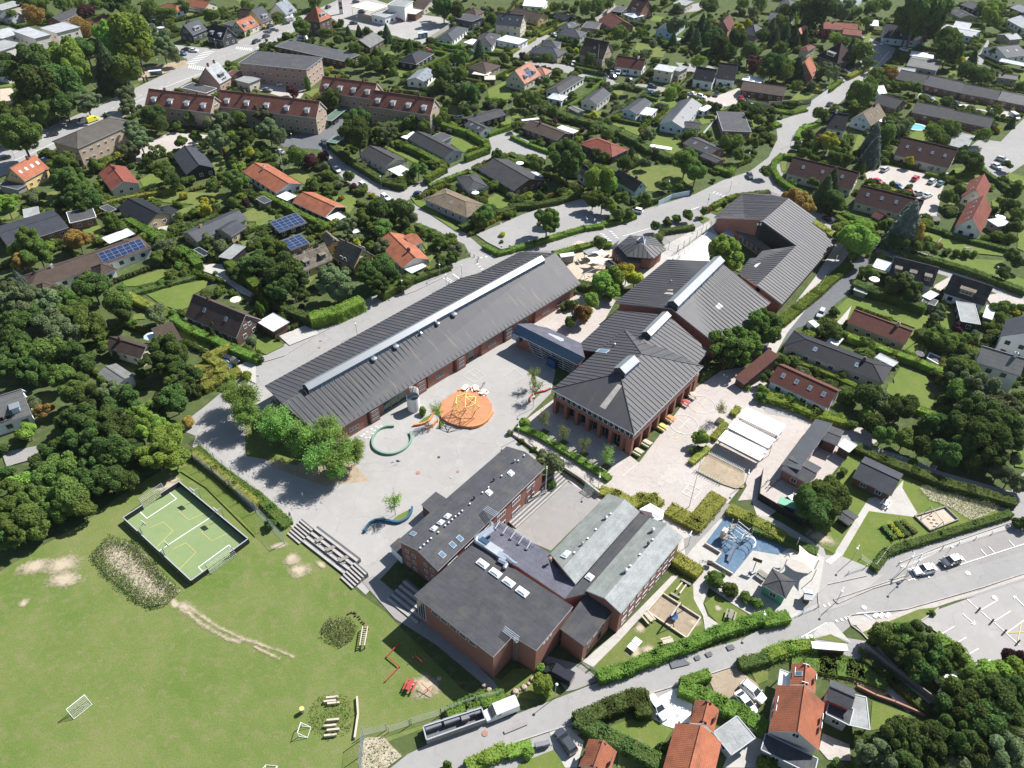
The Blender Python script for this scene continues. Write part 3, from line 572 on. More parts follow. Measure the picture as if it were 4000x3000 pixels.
# flat roofed hall with notch
hh=7.2; T(1,3); a=P(1368,163,hh); b=P(2050,698,hh); T(2,3); k=P(8,515,hh); s2=P(210,642,hh); e=P(528,262,hh); T(1500,1700,2.212); n0=P(780,930,hh)
base=(a+e)/2; base.z=0; r=school('assembly_hall','large red brick hall with flat dark felt roof and four white roof domes','flat roofed brick hall',base)
rf=MB(); slab(rf,[a,b,k,s2,e,n0],'felt',.3,'trim_white',(0,1)); roof=rf.build('roof',r)
w1=MB(); WL=walls(w1,[a,b,k,s2,e,n0],.12,'red_brick',.2); w1.build('wall',r)
pf=plane(a,b,e); ax=(b-a).normalized()
for x,y in ((853,1115),(964,1194),(1078,1275),(1195,1357)):
    q,nn=roof_rect(pf,x,y,2.2,1.25,ax); dome(roof,*q,.4)
for i in range(len(WL)):
    p,q=WL[i],WL[(i+1)%len(WL)]
    if (p-q).length>14 and faces_cam(p,q)>0.3: row(r,p,q,5.6,1.6,.8,.5,'trim_white',True,0,3.4); row(r,p,p.lerp(q,.14),1.2,1.8,5.2,1,'trim_white',True,2,.3); row(r,p.lerp(q,.9),q,.3,1.6,5.6,1,'trim_white',True,2,.1)
i=min(range(len(WL)),key=lambda i:(WL[i]-s2).length); p,q=WL[i],WL[(i+1)%len(WL)]; D=(q-p).normalized(); o_=Vector((D.y,-D.x,0))*.03
for f in (2.2,3.1,4.0):
    m_=MB(); cc_=p+D*f+o_; cc_.z=6.2; m_.face([cc_+D*.33*math.cos(2*math.pi*j/14)+Vector((0,0,.33*math.sin(2*math.pi*j/14))) for j in range(14)],'trim_white'); m_.build('round_vent',r)
T(1,3); lg=MB()
for j in range(4): 
    p0=P(2130+j*7,475-j*14,hh+.8); lg.bar(p0,p0+Vector((2.4,-1.9,0)),.12,'steel',n=6)
lg.build('flue_pipes',roof); T(2,3); ld=MB(); p0=P(22,620,0) ; 
q0=k+Vector((.35,-.5,-hh)); 
for s_ in (-.25,.25): ld.bar(q0+Vector((s_,-s_*.6,0)),q0+Vector((s_,-s_*.6,hh+1.1)),.05,'galvanised')
for j in range(18): ld.bar(q0+Vector((-.25,.15,.3+j*.42)),q0+Vector((.25,-.15,.3+j*.42)),.04,'galvanised')
for j in range(4):
    z_=2.6+j*1.5; pr=[q0+Vector((.35*math.cos(a_)+.2,.35*math.sin(a_)-.35,z_)) for a_ in [2*math.pi*t/10 for t in range(11)]]
    for t in range(10): ld.bar(pr[t],pr[t+1],.04,'galvanised')
ld.build('caged_ladder',r)
mb=MB(); T(2,3); g0,g1_=P(18,685,0),P(165,785,0); d_=(g1_-g0).normalized(); o_=Vector((d_.y,-d_.x,0)); 
mb.face([g0+o_*.35+Vector((0,0,.1)),g1_+o_*.35+Vector((0,0,.1)),g1_+o_*.35+Vector((0,0,3.0)),g0+o_*.35+Vector((0,0,3.0))],'galvanised'); mb.build('garage_door',r)
# ventilation plant on the connecting roof
T(1500,1700,2.212); hz=6.5; base=P(1130,1080,0)
r=school('connecting_block','low connecting block with lavender grey felt roof carrying shiny ventilation ducts','connecting block with ducts',base)
pts=[P(x,y,hz) for x,y in ((790,900),(985,742),(1440,1025),(1420,1075),(1660,1285),(1560,1410),(1155,1135))]; rf=MB(); slab(rf,pts,'felt_lavender',.25,'trim_grey',(1,2)); rf.build('roof',r); w1=MB(); walls(w1,pts,.1,'red_brick',.2); w1.build('wall',r)
dk=MB(); h=hz+1.1; Q=lambda x,y,z=h:P(x,y,z)
for a_,b_ in (((800,880),(925,800)),((820,905),(945,820)),((925,800),(940,790)),((800,880),(790,915)),((790,915),(875,965)),((820,905),(850,925)),((1040,1040),(1120,1105)),((1120,1105),(1150,1115)),((990,1075),(1060,1110)),((1060,1110),(1040,1150))): dk.bar(Q(*a_),Q(*b_),.75,'steel',n=10)
dk.bar(Q(940,790),Q(925,760,h-.4),.75,'steel',n=10)
dk.build('duct',r); ah=MB(); p0,p1=Q(880,955,h-.5),Q(1010,1040,h-.5); ah.bar(p0,p1,1.6,'galvanised',1.5); ah.bar(Q(835,900,h),Q(900,945,h),1.0,'blue_steel',.9); ah.bar(Q(985,1030,h-.2),Q(1060,1075,h-.2),1.2,'steel',1.0); ah.build('air_handler',r)
rl=MB(); p0,p1=P(990,735,hz+.9),P(1300,930,hz+.9)
for k in range(13):
    q=p0.lerp(p1,k/12); rl.bar(q-Vector((0,0,.9)),q,.05,'galvanised')
rl.bar(p0,p1,.05,'galvanised'); rl.bar(p0-Vector((0,0,.45)),p1-Vector((0,0,.45)),.04,'galvanised')
for k in range(5):
    q=p0.lerp(p1,.04+k*.22); dd=(p1-p0).normalized(); o_=Vector((dd.y,-dd.x,0)); rl.bar(q,q+o_*1.6-Vector((0,0,.8)),.12,'trim_white'); rl.box(q+o_*1.6-Vector((0,0,.95)),.5,.4,.25,'black_steel')
rl.build('guard_rail',r)
# grey green gabled wing
eh=7.0; ch_=8.3; a,b=P(1435,1022,eh),P(1935,503,eh); r1,r2=P(1545,1150,ch_),P(2082,552,ch_); d_,c_=P(1655,1285,eh),P(2208,660,eh)
sx=(a-b).normalized(); 
base=(a+c_)/2; base.z=0; r=school('grey_roof_wing','brick wing with pale grey green felt gable roof beside the sunken court','inner grey roofed wing',base)
rf=MB(); a2=a+sx*0; slab(rf,[a,b,r2,r1],'felt_green_shaded',.25,'trim_white',(0,1)); slab(rf,[d_,c_,r2,r1],'felt_grey',.25,'trim_white',(0,1)); roof=rf.build('roof',r); pn=plane(a,b,r1); pq=plane(d_,c_,r1)  # same felt on both slopes, sunny side coloured lighter, shaded side darker
w1=MB(); walls(w1,[a,r1,d_,c_,r2,b],.35,'red_brick',.28); w1.build('wall',r)
q,nn=roof_rect(pn,1572,1032,1.7,1.2,sx); dome(roof,*q)
for x,y,kk,m_ in ((1914,722,.35,'steel'),(1712,945,.25,'galvanised'),(1435,1080,.35,'red_cover')): vent(roof,onp(pn,x,y),kk,.8,m_)
for x,y in ((1957,684),(1830,820),(1760,897),(1645,1020)):
    mb=MB(); mb.box(onp(pn,x,y)-Vector((0,0,.1)),.3,.3,.4,'trim_white'); mb.build('roof_cowl',roof)
# outer wing + flat strip
T(2,2); eh=7.0; b,r2,c_=P(1190,1155,eh),P(1340,1205,ch_),P(1478,1325,eh); T(2,3); a,r1,d_=P(640,125,eh),P(800,190,ch_),P(942,322,eh)
base=(a+c_)/2; base.z=0; r=school('street_wing','outer two storey brick wing with grey felt gable roof and window rows','outer grey roofed wing',base)
rf=MB(); slab(rf,[a,b,r2,r1],'felt_green_shaded',.25,'trim_white',(0,1)); slab(rf,[d_,c_,r2,r1],'felt_grey',.25,'trim_white',(0,1)); roof=rf.build('roof',r); w1=MB(); WL=walls(w1,[a,r1,d_,c_,r2,b],.35,'red_brick',.28); w1.build('wall',r); pn=plane(a,b,r1); pq=plane(d_,c_,r1)  # one felt roof, its lit and shaded slopes put into two colours
T(2,2)
for x,y,kk,m_,pl_ in ((1213,1272,.4,'galvanised',pn),(1175,1392,.3,'trim_dark',pn),(980,1622,.4,'galvanised',pn)): vent(roof,onp(pl_,x,y),kk,.9,m_)
for x,y in ((1215,1350),(1105,1478),(1022,1576)):
    mb=MB(); mb.box(onp(pn,x,y)-Vector((0,0,.1)),.3,.3,.4,'trim_white'); mb.build('roof_cowl',roof)
for i in range(len(WL)):
    p,q=WL[i],WL[(i+1)%len(WL)]
    if (p-q).length>15 and faces_cam(p,q)>-.35:
        for z_ in (1.0,4.2): row(r,p,q,z_,1.5,1.5,.75,'trim_white',True,1,.6)
q0=b; 
T(1500,1700,2.212); f1=P(1560,1412,6.2); f2=P(2205,675,6.2); T(2,2); f3=P(1230,1150,6.2); T(2,3); f4=P(640,150,6.2)
mb=MB(); slab(mb,[f1,f2,P(0,0,6.2) if 0 else f3,f4],'felt',.25,'trim_grey'); lo=mb.build('flat_roof',r); w1=MB(); walls(w1,[f1,f2,f3,f4],.05,'red_brick',.2); w1.build('lower_wall',r)
T(1500,1700,2.212); q,nn=roof_rect(plane(f1,f2,f3),1777,1230,1.3,1.3,ax); dome(lo,*q)
T(2,3); p=[P(x,y,5.6) for x,y in ((415,455),(640,148),(868,318),(838,350),(622,606))]; mb=MB(); slab(mb,p,'felt',.2,'trim_grey'); lo2=mb.build('low_roof',r); w1=MB(); WL=walls(w1,p,.25,'red_brick',.1); w1.build('low_wall',r)
for i in range(len(WL)):
    p_,q_=WL[i],WL[(i+1)%len(WL)]
    if (p_-q_).length>5 and faces_cam(p_,q_)>-.2: row(r,p_,q_,4.0,1.5,1.1,.25,'trim_grey',True,1,.3); row(r,p_,q_,1.0,1.0,1.7,2.0,'trim_dark',True,0,.5)
# white conservatory
T(2,2); p=[P(x,y,4.2) for x,y in ((1105,1085),(1195,1035),(1312,1100),(1300,1165),(1228,1185))]; base=sum(p,Vector())/5; base.z=0
r=thing('conservatory','white framed glass conservatory at the end of the inner grey roofed wing','conservatory',base); mb=MB(); g=MB()
ctr=P(1210,1110,5.0)
for i in range(5):
    a,b=p[i],p[(i+1)%5]; g.face([Vector((a.x,a.y,0)),Vector((b.x,b.y,0)),b,a],'glass_blue'); g.face([a,b,ctr],'skylight_glass'); mb.bar(a,b,.15,'trim_white'); mb.bar(a,ctr,.12,'trim_white'); mb.bar(Vector((a.x,a.y,0)),a,.15,'trim_white')
    for t in (.25,.5,.75): q=a.lerp(b,t); mb.bar(Vector((q.x,q.y,0)),q,.08,'trim_white'); mb.bar(q,ctr,.06,'trim_white')
    mb.bar(Vector((a.x,a.y,2)),Vector((b.x,b.y,2)),.08,'trim_white')
mb.build('frame',r); g.build('glazing',r)
# ---------------------------------------------------------------- houses
FOOT=[]   # footprints, world xy
PLACE_R=[(450,'at the very top'),(900,'in the upper part'),(1500,'in the upper middle'),(2200,'in the lower middle'),(9999,'near the bottom')]
def place(x,y):
    v=next(s for l,s in PLACE_R if y<l); h='far left' if x<700 else 'left' if x<1500 else 'centre' if x<2500 else 'right' if x<3300 else 'far right'
    return '%s, %s'%(v,h)
HLAST=None
def rect(co,h):
    A,B=P(co[0],co[1],h),P(co[2],co[3],h); u=(B-A).normalized(); 
    if len(co)==5:
        w=Vector((-u.y,u.x,0)); 
        if w.dot(A)<0: w=-w
        w*=co[4]
    else:
        Cc=P(co[4],co[5],h); w=Cc-B; w-=u*w.dot(u)
    return A,B,B+w,A+w
def H(desc,co,eh,sl,kind,roof,wall,chim=0,sky=0,dorm=0,side='trim_grey',ov=.35,name='house',cat='house',wing=False,win=1,full_label=None,dm='trim_white',open_=False,solar=None,tag_=1):
    """a-b: eave nearest the viewer, c: opposite corner past b. kinds g gable, h hip, f flat, s monopitch"""
    global HLAST
    A,B,Cc,D=rect(co,eh); base=(A+Cc)/2; base.z=0
    if wing: r=HLAST
    else:
        X,Y=proj(base); r=thing(name,full_label or ('%s %s'%(desc,place(X,Y))),cat,base); HLAST=r
        if tag_: landmark(base,desc)
        FOOT.append([v.xy for v in (A,B,Cc,D)])
    near=base.length<330; u=(B-A).normalized(); w=(Cc-B); W=w.length; wn=w.normalized(); Lg=(B-A).length; up=Vector((0,0,1)); rh=eh+sl*W/2
    rf=MB(); wm=MB(); t=.2
    L=None
    if kind in 'gh' and kind=='g':
        r1=(A+D)/2; r2=(B+Cc)/2; r1=Vector((r1.x,r1.y,rh)); r2=Vector((r2.x,r2.y,rh)); slab(rf,[A,B,r2,r1],roof,t,side,(0,1)); slab(rf,[Cc,D,r1,r2],roof,t,side,(0,1)); rf.bar(r1+up*.03,r2+up*.03,.25,roof,.12)
        loop=[A,B,r2,Cc,D,r1]
    elif kind=='h':
        ins=min(W/2,Lg/2-.05); r1=(A+D)/2+u*ins; r2=(B+Cc)/2-u*ins; r1.z=r2.z=rh
        slab(rf,[A,B,r2,r1],roof,t,side,(0,1)); slab(rf,[Cc,D,r1,r2],roof,t,side,(0,1)); slab(rf,[B,Cc,r2],roof,t,side,(0,1)); slab(rf,[D,A,r1],roof,t,side,(0,1)); loop=[A,B,Cc,D]
        for p,q in ((A,r1),(D,r1),(B,r2),(Cc,r2),(r1,r2)): rf.bar(p+up*.02,q+up*.02,.22,roof,.1)
    elif kind=='s':
        Cz=Cc+up*sl*W; Dz=D+up*sl*W; slab(rf,[A,B,Cz,Dz],roof,t,side,(0,1)); loop=[A,B,Cz,Dz]; r1=Dz;r2=Cz
    else:
        slab(rf,[A,B,Cc,D],roof,t,side,(0,1)); loop=[A,B,Cc,D]; r1=D;r2=Cc
        for p,q in ((A,B),(B,Cc),(Cc,D),(D,A)): rf.bar(p+up*.04,q+up*.04,.16,side,.1)
    ro=rf.build('roof',r)
    if open_:
        for p in inset(ccw(loop),.35): pm=MB(); pm.box((p.x,p.y,-.1),.14,.14,p.z-t+.05,wall); pm.build('post',r)
    else:
        WL=walls(wm,loop,ov,wall,t*.9); wm.build('wall',r)
        I=inset(ccw([A,B,Cc,D]),ov-.01)
        if win:
            fr='trim_white' if wall not in('white_wall',) else 'trim_dark'
            done=False
            for i in range(4):
                p,q=I[i],I[(i+1)%4]; fc=faces_cam(p,q)
                if not near and fc<0: continue
                ln=(q-p).length
                if ln<2.6: continue
                st=1 if eh<4.6 else 2 if eh<8 else 3 if eh<11 else 4
                for s_ in range(st): row(r,p,q,.95+s_*2.75,1.2,1.15,1.9 if near else 2.4,fr,near,1,.7)
                if sl>.7 and kind=='g' and ln<W+.5 and ln<Lg: row(r,p.lerp(q,.3),p.lerp(q,.7),eh+.5,1.0,1.1,.5,fr,near,1,.1)
    pl=plane(A,B,r1); n=pl[1] if pl[1].z>0 else -pl[1]
    if chim:
        for f in ([.3] if chim==1 else [.75] if chim==2 else [.25,.75]):
            p=(A+D)/2; p=p+u*Lg*f; c=MB(); c.box((p.x,p.y,rh-.8 if kind!='f' else eh-.1),.7,.7,1.7,'white_wall' if wall=='white_wall' else 'dark_brick' if wall!='yellow_brick' else 'yellow_brick',math.atan2(u.y,u.x)); c.box((p.x,p.y,(rh if kind!='f' else eh+.7)+.9),.45,.45,.2,'trim_dark',math.atan2(u.y,u.x)); c.build('chimney',ro)
    g=(r1-A); g-=u*g.dot(u); 
    for k in range(sky):
        f=(k+.7)/(sky+.4); c=A+u*Lg*f+g*.55; q=[c+u*a*.42+g.normalized()*b*.6 for a,b in ((-1,-1),(1,-1),(1,1),(-1,1))]; m_=MB(); m_.hexa([v-n*.05 for v in q],[v+n*.1 for v in q],'trim_grey'); m_.face([c+(v-c)*.78+n*.105 for v in q],'glass_blue'); m_.build('skylight',ro)
    if solar:
        f0,f1,g0,g1=solar; q=[A+u*Lg*a+g*b+n*.12 for a,b in ((f0,g0),(f1,g0),(f1,g1),(f0,g1))]; m_=MB(); m_.face(q,'solar'); nx=max(2,int(Lg*(f1-f0)/1.6)); ny=max(2,int(g.length*(g1-g0)/1.1))
        for i in range(nx+1): m_.bar(q[0].lerp(q[1],i/nx)+n*.02,q[3].lerp(q[2],i/nx)+n*.02,.06,'trim_grey',.03)
        for i in range(ny+1): m_.bar(q[0].lerp(q[3],i/ny)+n*.02,q[1].lerp(q[2],i/ny)+n*.02,.06,'trim_grey',.03)
        m_.build('solar_panels',ro)
    for k in range(dorm):
        f=(k+.5)/dorm; dw=1.6 if dorm>1 else min(4.5,Lg*.35); gd=g.normalized(); hor=Vector((gd.x,gd.y,0)).normalized(); p0=A+u*Lg*f+g*.22; hz=min(1.5,(r1.z-p0.z)*.75); dp=hz/max(.2,sl)
        a_=p0-u*dw/2; b_=p0+u*dw/2; m_=MB(); m_.face([a_,b_,b_+up*hz,a_+up*hz],dm)
        m_.face([a_+up*hz,a_,a_+hor*dp+up*hz],dm); m_.face([b_,b_+up*hz,b_+hor*dp+up*hz],dm)
        slab(m_,[a_-u*.2-hor*.25+up*hz,b_+u*.2-hor*.25+up*hz,b_+u*.2+hor*dp+up*(hz+.12),a_-u*.2+hor*dp+up*(hz+.12)],'zinc' if dm!='thatch' else 'thatch',.14,dm)
        do=m_.build('dormer',ro); o_=-hor; c=p0+o_*.02
        put=win_proto(dw*.8,hz*.75,'trim_white',near,2 if dw>2 else 1)
        o=bpy.data.objects.new('dormer_window',put[0]); C.objects.link(o); o.parent=do; o.location=(p0+up*hz*.12+o_*.03)-r.location; o.rotation_euler=(0,0,math.atan2(o_.y,o_.x)-math.pi/2)
    return r
def wg(*a,**k): return H('',*a,wing=True,**k)
def car_port(desc,co,h=2.5,roof='white_sheet',wall='brown_wood',open_=True): return H(desc,co,h,0,'f',roof,wall,open_=open_,name='carport' if open_ else 'shed',cat='carport' if open_ else 'shed',tag_=0,win=0)
T(0,0)
H('cream four storey apartment block',(105,268,300,335,440,297),13,0,'f','light_grey_sheet','pale_stone_wall',name='apartment_block',cat='apartment building')
H('cream apartment block behind the corner block',(345,242,485,288,605,205),12,0,'f','light_grey_sheet','pale_stone_wall',name='apartment_block',cat='apartment building')
H('cream apartment block cut by the edge',(-200,420,-30,455,150,365),13,0,'f','felt_grey','pale_stone_wall',name='apartment_block',cat='apartment building')
H('pale flat roofed apartment block at back',(-130,290,15,335,120,250),11,0,'f','light_grey_sheet','pale_stone_wall',name='apartment_block',cat='apartment building')
H('cream flat roofed corner house',(-90,68,15,88,155,18),4.5,0,'f','felt_grey','cream_wall',side='trim_white')
H('low grey gabled house',(-20,150,98,168,150,110),2.7,.4,'g','grey_sheet','grey_wall')
H('cream flat roofed house',(190,125,305,100,440,48),4,0,'f','felt_grey','cream_wall',side='trim_white')
H('long dark gabled house',(700,108,525,190,405,180),2.8,.5,'g','dark_grey_sheet','red_brick')
H('red hipped house with dark wing',(800,166,955,190,1012,150),2.7,.5,'h','red_tile','white_wall'); wg((700,195,940,222,985,195),2.7,.3,'g','rust_tile','red_brick')
H('long brick red bungalow',(1080,240,1305,280,1345,238),2.8,.4,'g','rust_tile','pale_blue_wall',chim=1)
car_port('white roofed carport',(1245,222,1395,252,1440,225),2.7)
H('small grey box house',(1250,160,1340,170,1400,135),3,0,'f','felt','slate_wall')
H('orange hipped house with white gable',(1375,60,1515,107,1590,70),2.7,.55,'h','orange_tile','white_wall')
H('orange roofed villa',(1600,45,1770,75,1865,35),2.7,.5,'g','orange_tile','cream_wall')
H('steep slate clad house',(1790,252,1665,305,1553,283),3.6,1.05,'g','slate','slate_wall',dorm=1,chim=2)
H('steep black roofed house with twin dormers',(1785,315,1922,352,2022,302),3.4,1.05,'g','black_tile','slate_wall',dorm=2)
H('grey flat garage',(1925,205,2010,225,2060,190),2.8,0,'f','felt','tan_brick')
H('orange roofed cream villa with dormers',(2240,212,2110,268,2005,245),3,.95,'g','orange_tile','cream_wall',dorm=2,sky=1)
H('brown roofed white gable house',(2055,165,2185,172,2255,132),3,.9,'g','brown_tile','white_wall')
H('pink gabled house with dark dormer',(2000,668,1898,726,1725,690),3.4,1.15,'g','light_grey_sheet','pink_brick',dorm=1,chim=3,dm='trim_dark'); wg((2030,690,2150,722,2190,665),4,0,'f','felt_grey','cream_wall'); wg((1955,640,2050,650,2110,615),3,.1,'f','rust_tile','tan_brick')
H('flat grey annex hall',(1560,757,1780,806,1850,757),3.2,0,'f','felt','cream_wall',side='trim_white')
H('brown brick office with white panel facade',(1175,1055,670,1283,435,1228),6.6,.4,'h','grey_brown_tile','tan_brick',name='office_building',cat='office building')
apt=dict(name='apartment_row',cat='apartment building',side='trim_white',chim=3)
H('westernmost red tiled apartment row',(1250,905,1820,976,9.5),6.6,.95,'g','apartment_tile','tan_brick',dorm=4,**apt)
O(); H('second red tiled apartment row',(467,229,683,255,9.5),6.6,.95,'g','apartment_tile','tan_brick',dorm=5,**apt)
H('third red tiled apartment row',(688,198,806,214,9.5),7.2,.95,'g','apartment_tile','tan_brick',dorm=4,**apt)
H('easternmost red tiled apartment row',(797,229,930,249,9.5),7.2,.95,'g','apartment_tile','tan_brick',dorm=4,**apt)
H('flat roofed pink brick care building',(515,136,662,151,690,124),8,0,'f','felt','pink_brick',side='trim_grey',name='care_building',cat='building')
H('orange roofed white bungalow by terrace',(524,372,597,418,640,390),2.7,.4,'g','orange_tile','white_wall',chim=1); wg((597,424,620,434,634,420),2.4,0,'f','white_sheet','white_wall')
T(0,0)
H('orange roofed yellow house with skylights',(425,1452,212,1567,8),3.6,1.0,'g','orange_tile','yellow_wall',sky=4,chim=1)
H('red gabled cabin house',(850,1497,960,1647,1212,1592),2.8,.45,'g','red_tile','cream_wall',side='trim_white',chim=1)
H('dark and silver gabled bungalow',(1490,1338,1608,1507,1848,1438),3,.5,'g','slate','black_wood')
car_port('flat grey outbuilding by the office',(-20,1600,150,1640,240,1600),2.6,'felt','grey_wood',False)
T(1,0)
H('blue grey roofed cottage',(355,88,262,128,132,95),2.8,.85,'g','blue_grey_sheet','white_wall',chim=1)
H('yellow house with white dormer',(148,160,55,197,-45,150),2.8,.95,'g','slate','yellow_wall',dorm=1,dm='white_wall')
H('tall red roofed brick villa',(655,146,550,191,422,162),6.6,1.15,'h','orange_tile','dark_brick',dorm=1)
H('filling station shop',(988,122,1115,150,1205,78),4,0,'f','felt_grey','white_wall',side='trim_white',name='station_shop',cat='shop'); wg((1130,42,1285,58,1350,8),7.5,0,'f','felt_grey','white_wall',side='trim_white',win=0); wg((1280,112,1380,124,1432,85),3.4,0,'f','beige_sheet','brown_wood',win=0)
H('filling station canopy',(820,55,1005,98,1125,48),5.2,0,'f','white_sheet','trim_white',open_=True,side='yellow_steel',name='station_canopy',cat='canopy')
H('brown roofed bungalow behind the shop',(1345,62,1450,82,1560,15),2.7,.4,'g','brown_tile','cream_wall')
H('brown hipped bungalow behind the great tree',(1790,112,1900,132,1945,92),2.7,.5,'h','brown_tile','tan_brick')
H('modern dark box house',(1720,157,1870,187,1940,143),4.2,0,'f','felt','slate_wall')
H('dark hipped house with solar strip',(1838,244,1700,352,1565,330),2.8,.4,'h','slate','white_wall')
H('grey angled hip bungalow',(2120,300,2040,402,1890,365),2.8,.45,'h','dark_grey_sheet','white_wall',sky=1)
car_port('white carport by dark hip bungalow',(1790,367,1868,386,1915,345),2.5,'white_sheet','white_wall')
H('tall slate roofed cream villa',(2065,212,2287,236,2345,185),5,.8,'g','slate','cream_wall',chim=1,sky=3); wg((2075,345,2270,385,2300,330),3,.1,'f','skylight_glass','trim_white')
H('long flat roofed brown terrace',(160,400,765,532,940,482),3,0,'f','felt','brown_wood')
H('grey gabled bungalow beside the spruce',(1108,340,985,412,850,362),2.7,.5,'g','grey_sheet','brown_wood',chim=2)
H('black hipped villa with white eaves',(1540,462,1385,556,1230,521),3,.45,'h','black_tile','black_wood',side='trim_white')
H('zinc roofed villa half hidden by trees',(1560,622,1462,712,1300,690),2.8,.35,'g','blue_grey_sheet','white_wall',sky=3)
H('brown hip bungalow with cream awnings',(2115,566,1988,628,1840,582),3,.4,'h','brown_tile','tan_brick',chim=1); wg((1865,640,2000,658,2020,620),2.4,0,'f','beige_sheet','brown_wood',win=0); wg((1975,690,2070,690,2118,650),2.4,0,'f','beige_sheet','brown_wood',win=0)
H('long charcoal bungalow',(2165,992,1870,1078,1775,1022),2.7,.32,'g','dark_grey_sheet','black_wood',chim=2)
H('small charcoal gabled annex house',(1795,1078,1937,1146,2028,1108),2.7,.35,'g','dark_grey_sheet','white_wall',sky=2)
car_port('green roofed car shelter',(655,1046,822,915,745,905),2.6,'green_sheet','green_paint'); car_port('pale green car shelter',(608,1225,690,1240,740,1180),2.6,'green_sheet','green_paint')
H('dark gabled bungalow with white carport',(890,1332,1112,1452,1295,1385),2.7,.42,'g','dark_grey_sheet','cream_wall'); wg((1138,1466,1245,1527,1352,1480),2.5,0,'f','white_sheet','brown_wood',win=0,open_=True)
H('charcoal garage bungalow inside clipped hedge',(1308,1197,1630,1367,1772,1302),2.7,.42,'g','dark_grey_sheet','grey_wall'); wg((1495,1190,1600,1228,1668,1170),2.8,0,'f','felt','grey_wall'); wg((1250,1185,1305,1205,1372,1140),2.6,0,'f','white_sheet','white_wall',open_=True)
O(); H('grey hip bungalow on the street corner',(916,430,1008,470,1044,440),2.8,.35,'h','tan_sheet','grey_wall',sky=1); wg((985,382,1010,412,1050,398),2.8,.3,'h','dark_grey_sheet','grey_wall')
H('long black bungalow with pergola',(1033,366,1110,412,1166,382),2.7,.35,'g','dark_grey_sheet','brown_wood'); wg((1118,378,1140,392,1166,376),2.5,.02,'f','white_corrugated','brown_wood',open_=True)
T(2,0)
H('white bungalow at top with blue windows',(90,48,270,62,325,0),3,.3,'g','white_sheet','white_wall')
H('brown roofed bungalow at top left of centre',(-20,112,225,174,265,128),2.7,.45,'g','brown_tile','yellow_wall')
H('small black garden cabin',(358,140,455,178,472,125),2.3,.4,'g','black_tile','black_wood')
H('grey hipped bungalow with bright skylights',(597,209,490,257,365,246),2.7,.45,'h','slate','tan_brick',sky=2)
H('blue grey hipped bungalow',(388,297,590,328,650,280),2.7,.45,'h','slate','grey_wall')
car_port('flat dark garage beside red brown villa',(600,235,730,250,765,198),2.6,'felt','tan_brick',False)
H('red brown roofed villa',(745,170,858,246,1005,195),2.8,.5,'g','rust_tile','red_brick')
H('dark red gabled brick villa',(985,85,1110,115,1178,62),4,.8,'g','dark_red_tile','red_brick',sky=1); wg((960,120,1050,155,1080,110),2.4,.3,'h','skylight_glass','trim_white')
H('flat black house beside conservatory',(850,95,945,108,985,60),3,0,'f','felt','black_wood')
H('cream box house on the lane',(1390,30,1500,50,1552,8),4,0,'f','felt_grey','cream_wall')
H('pale blue gabled house by pool',(1505,200,1390,287,1243,257),3,.5,'g','slate','pale_blue_wall',side='trim_white')
H('narrow steep red brick house',(1928,202,1868,262,1757,243),4.2,1.2,'g','rust_tile','red_brick')
H('grey pyramid roofed house',(2208,268,2110,314,2003,258),3.6,.7,'h','slate','pink_brick')
H('charcoal hip house with white porch',(145,447,395,493,470,437),2.8,.4,'h','slate','tan_brick'); wg((235,405,390,420,452,365),2.8,.4,'h','slate','tan_brick')
H('brown steep roofed farmhouse',(580,475,785,514,850,445),3.4,1.0,'g','brown_tile','tan_brick',chim=2,sky=1)
H('salmon roofed cream house',(250,648,110,727,-8,657),3.2,.95,'g','pink_tile','cream_wall',dorm=2,solar=(.35,.6,.2,.8)); wg((350,610,290,650,215,590),3,.5,'h','pink_tile','cream_wall')
H('long grey hip bungalow with glass pavilion',(628,672,408,812,275,793),2.8,.33,'h','dark_grey_sheet','white_wall',side='trim_white'); wg((300,845,430,872,458,825),2.6,.3,'h','skylight_glass','trim_white')
H('navy gabled cream bungalow with deck',(858,810,737,906,593,873),3,.5,'g','slate','pale_stone_wall',side='trim_white')
H('small grey shed pair',(480,930,570,975,615,950),2.4,.2,'g','grey_sheet','grey_wood')
H('blue grey bungalow with junk covered roof',(1210,885,1075,985,950,948),2.8,.35,'g','slate','pale_blue_wall',side='trim_white'); wg((1100,985,1200,1005,1265,945),2.8,0,'f','mirror_junk','white_wall')
H('large silver grey metal roofed house',(1645,905,1480,1108,1280,1060),3,.42,'g','metal_ribs','pale_blue_wall',side='trim_white',sky=2); wg((1482,1102,1622,1118,1642,1055),2.8,.25,'g','dark_grey_sheet','pale_blue_wall'); wg((1600,945,1660,965,1702,910),2.6,0,'f','white_sheet','white_wall')
H('long brown bungalow beside car park',(85,1102,385,1217,535,1160),2.7,.35,'g','brown_tile','dark_brick',chim=1); wg((90,1048,240,1030,272,1010),2.5,0,'f','white_sheet','brown_wood',open_=True); wg((385,1105,530,1155,578,1130),2.5,0,'f','white_sheet','brown_wood',open_=True)
H('red hipped villa by the conifers',(580,1242,865,1357,992,1283),2.9,.42,'h','red_tile','dark_brick')
H('brown roofed white house with chimney',(878,572,1125,607,1185,560),3,.85,'g','rust_tile','white_wall',chim=2)
H('flat roofed beige box house',(1222,600,1385,627,1427,577),5,0,'f','light_grey_sheet','cream_wall'); wg((1390,605,1450,620,1492,570),4.4,0,'f','felt_grey','cream_wall')
H('white house with black gable roof',(1558,682,1737,711,1797,655),3.5,.85,'g','black_tile','white_wall')
H('white house behind the black gabled one',(1760,678,1925,697,1983,625),3.6,.85,'g','black_tile','white_wall')
H('long brown timber hall',(1972,775,2350,830,2372,760),3,.4,'g','brown_tile','brown_wood'); wg((1985,690,2150,720,2192,680),2.8,0,'f','white_sheet','brown_wood',win=0)
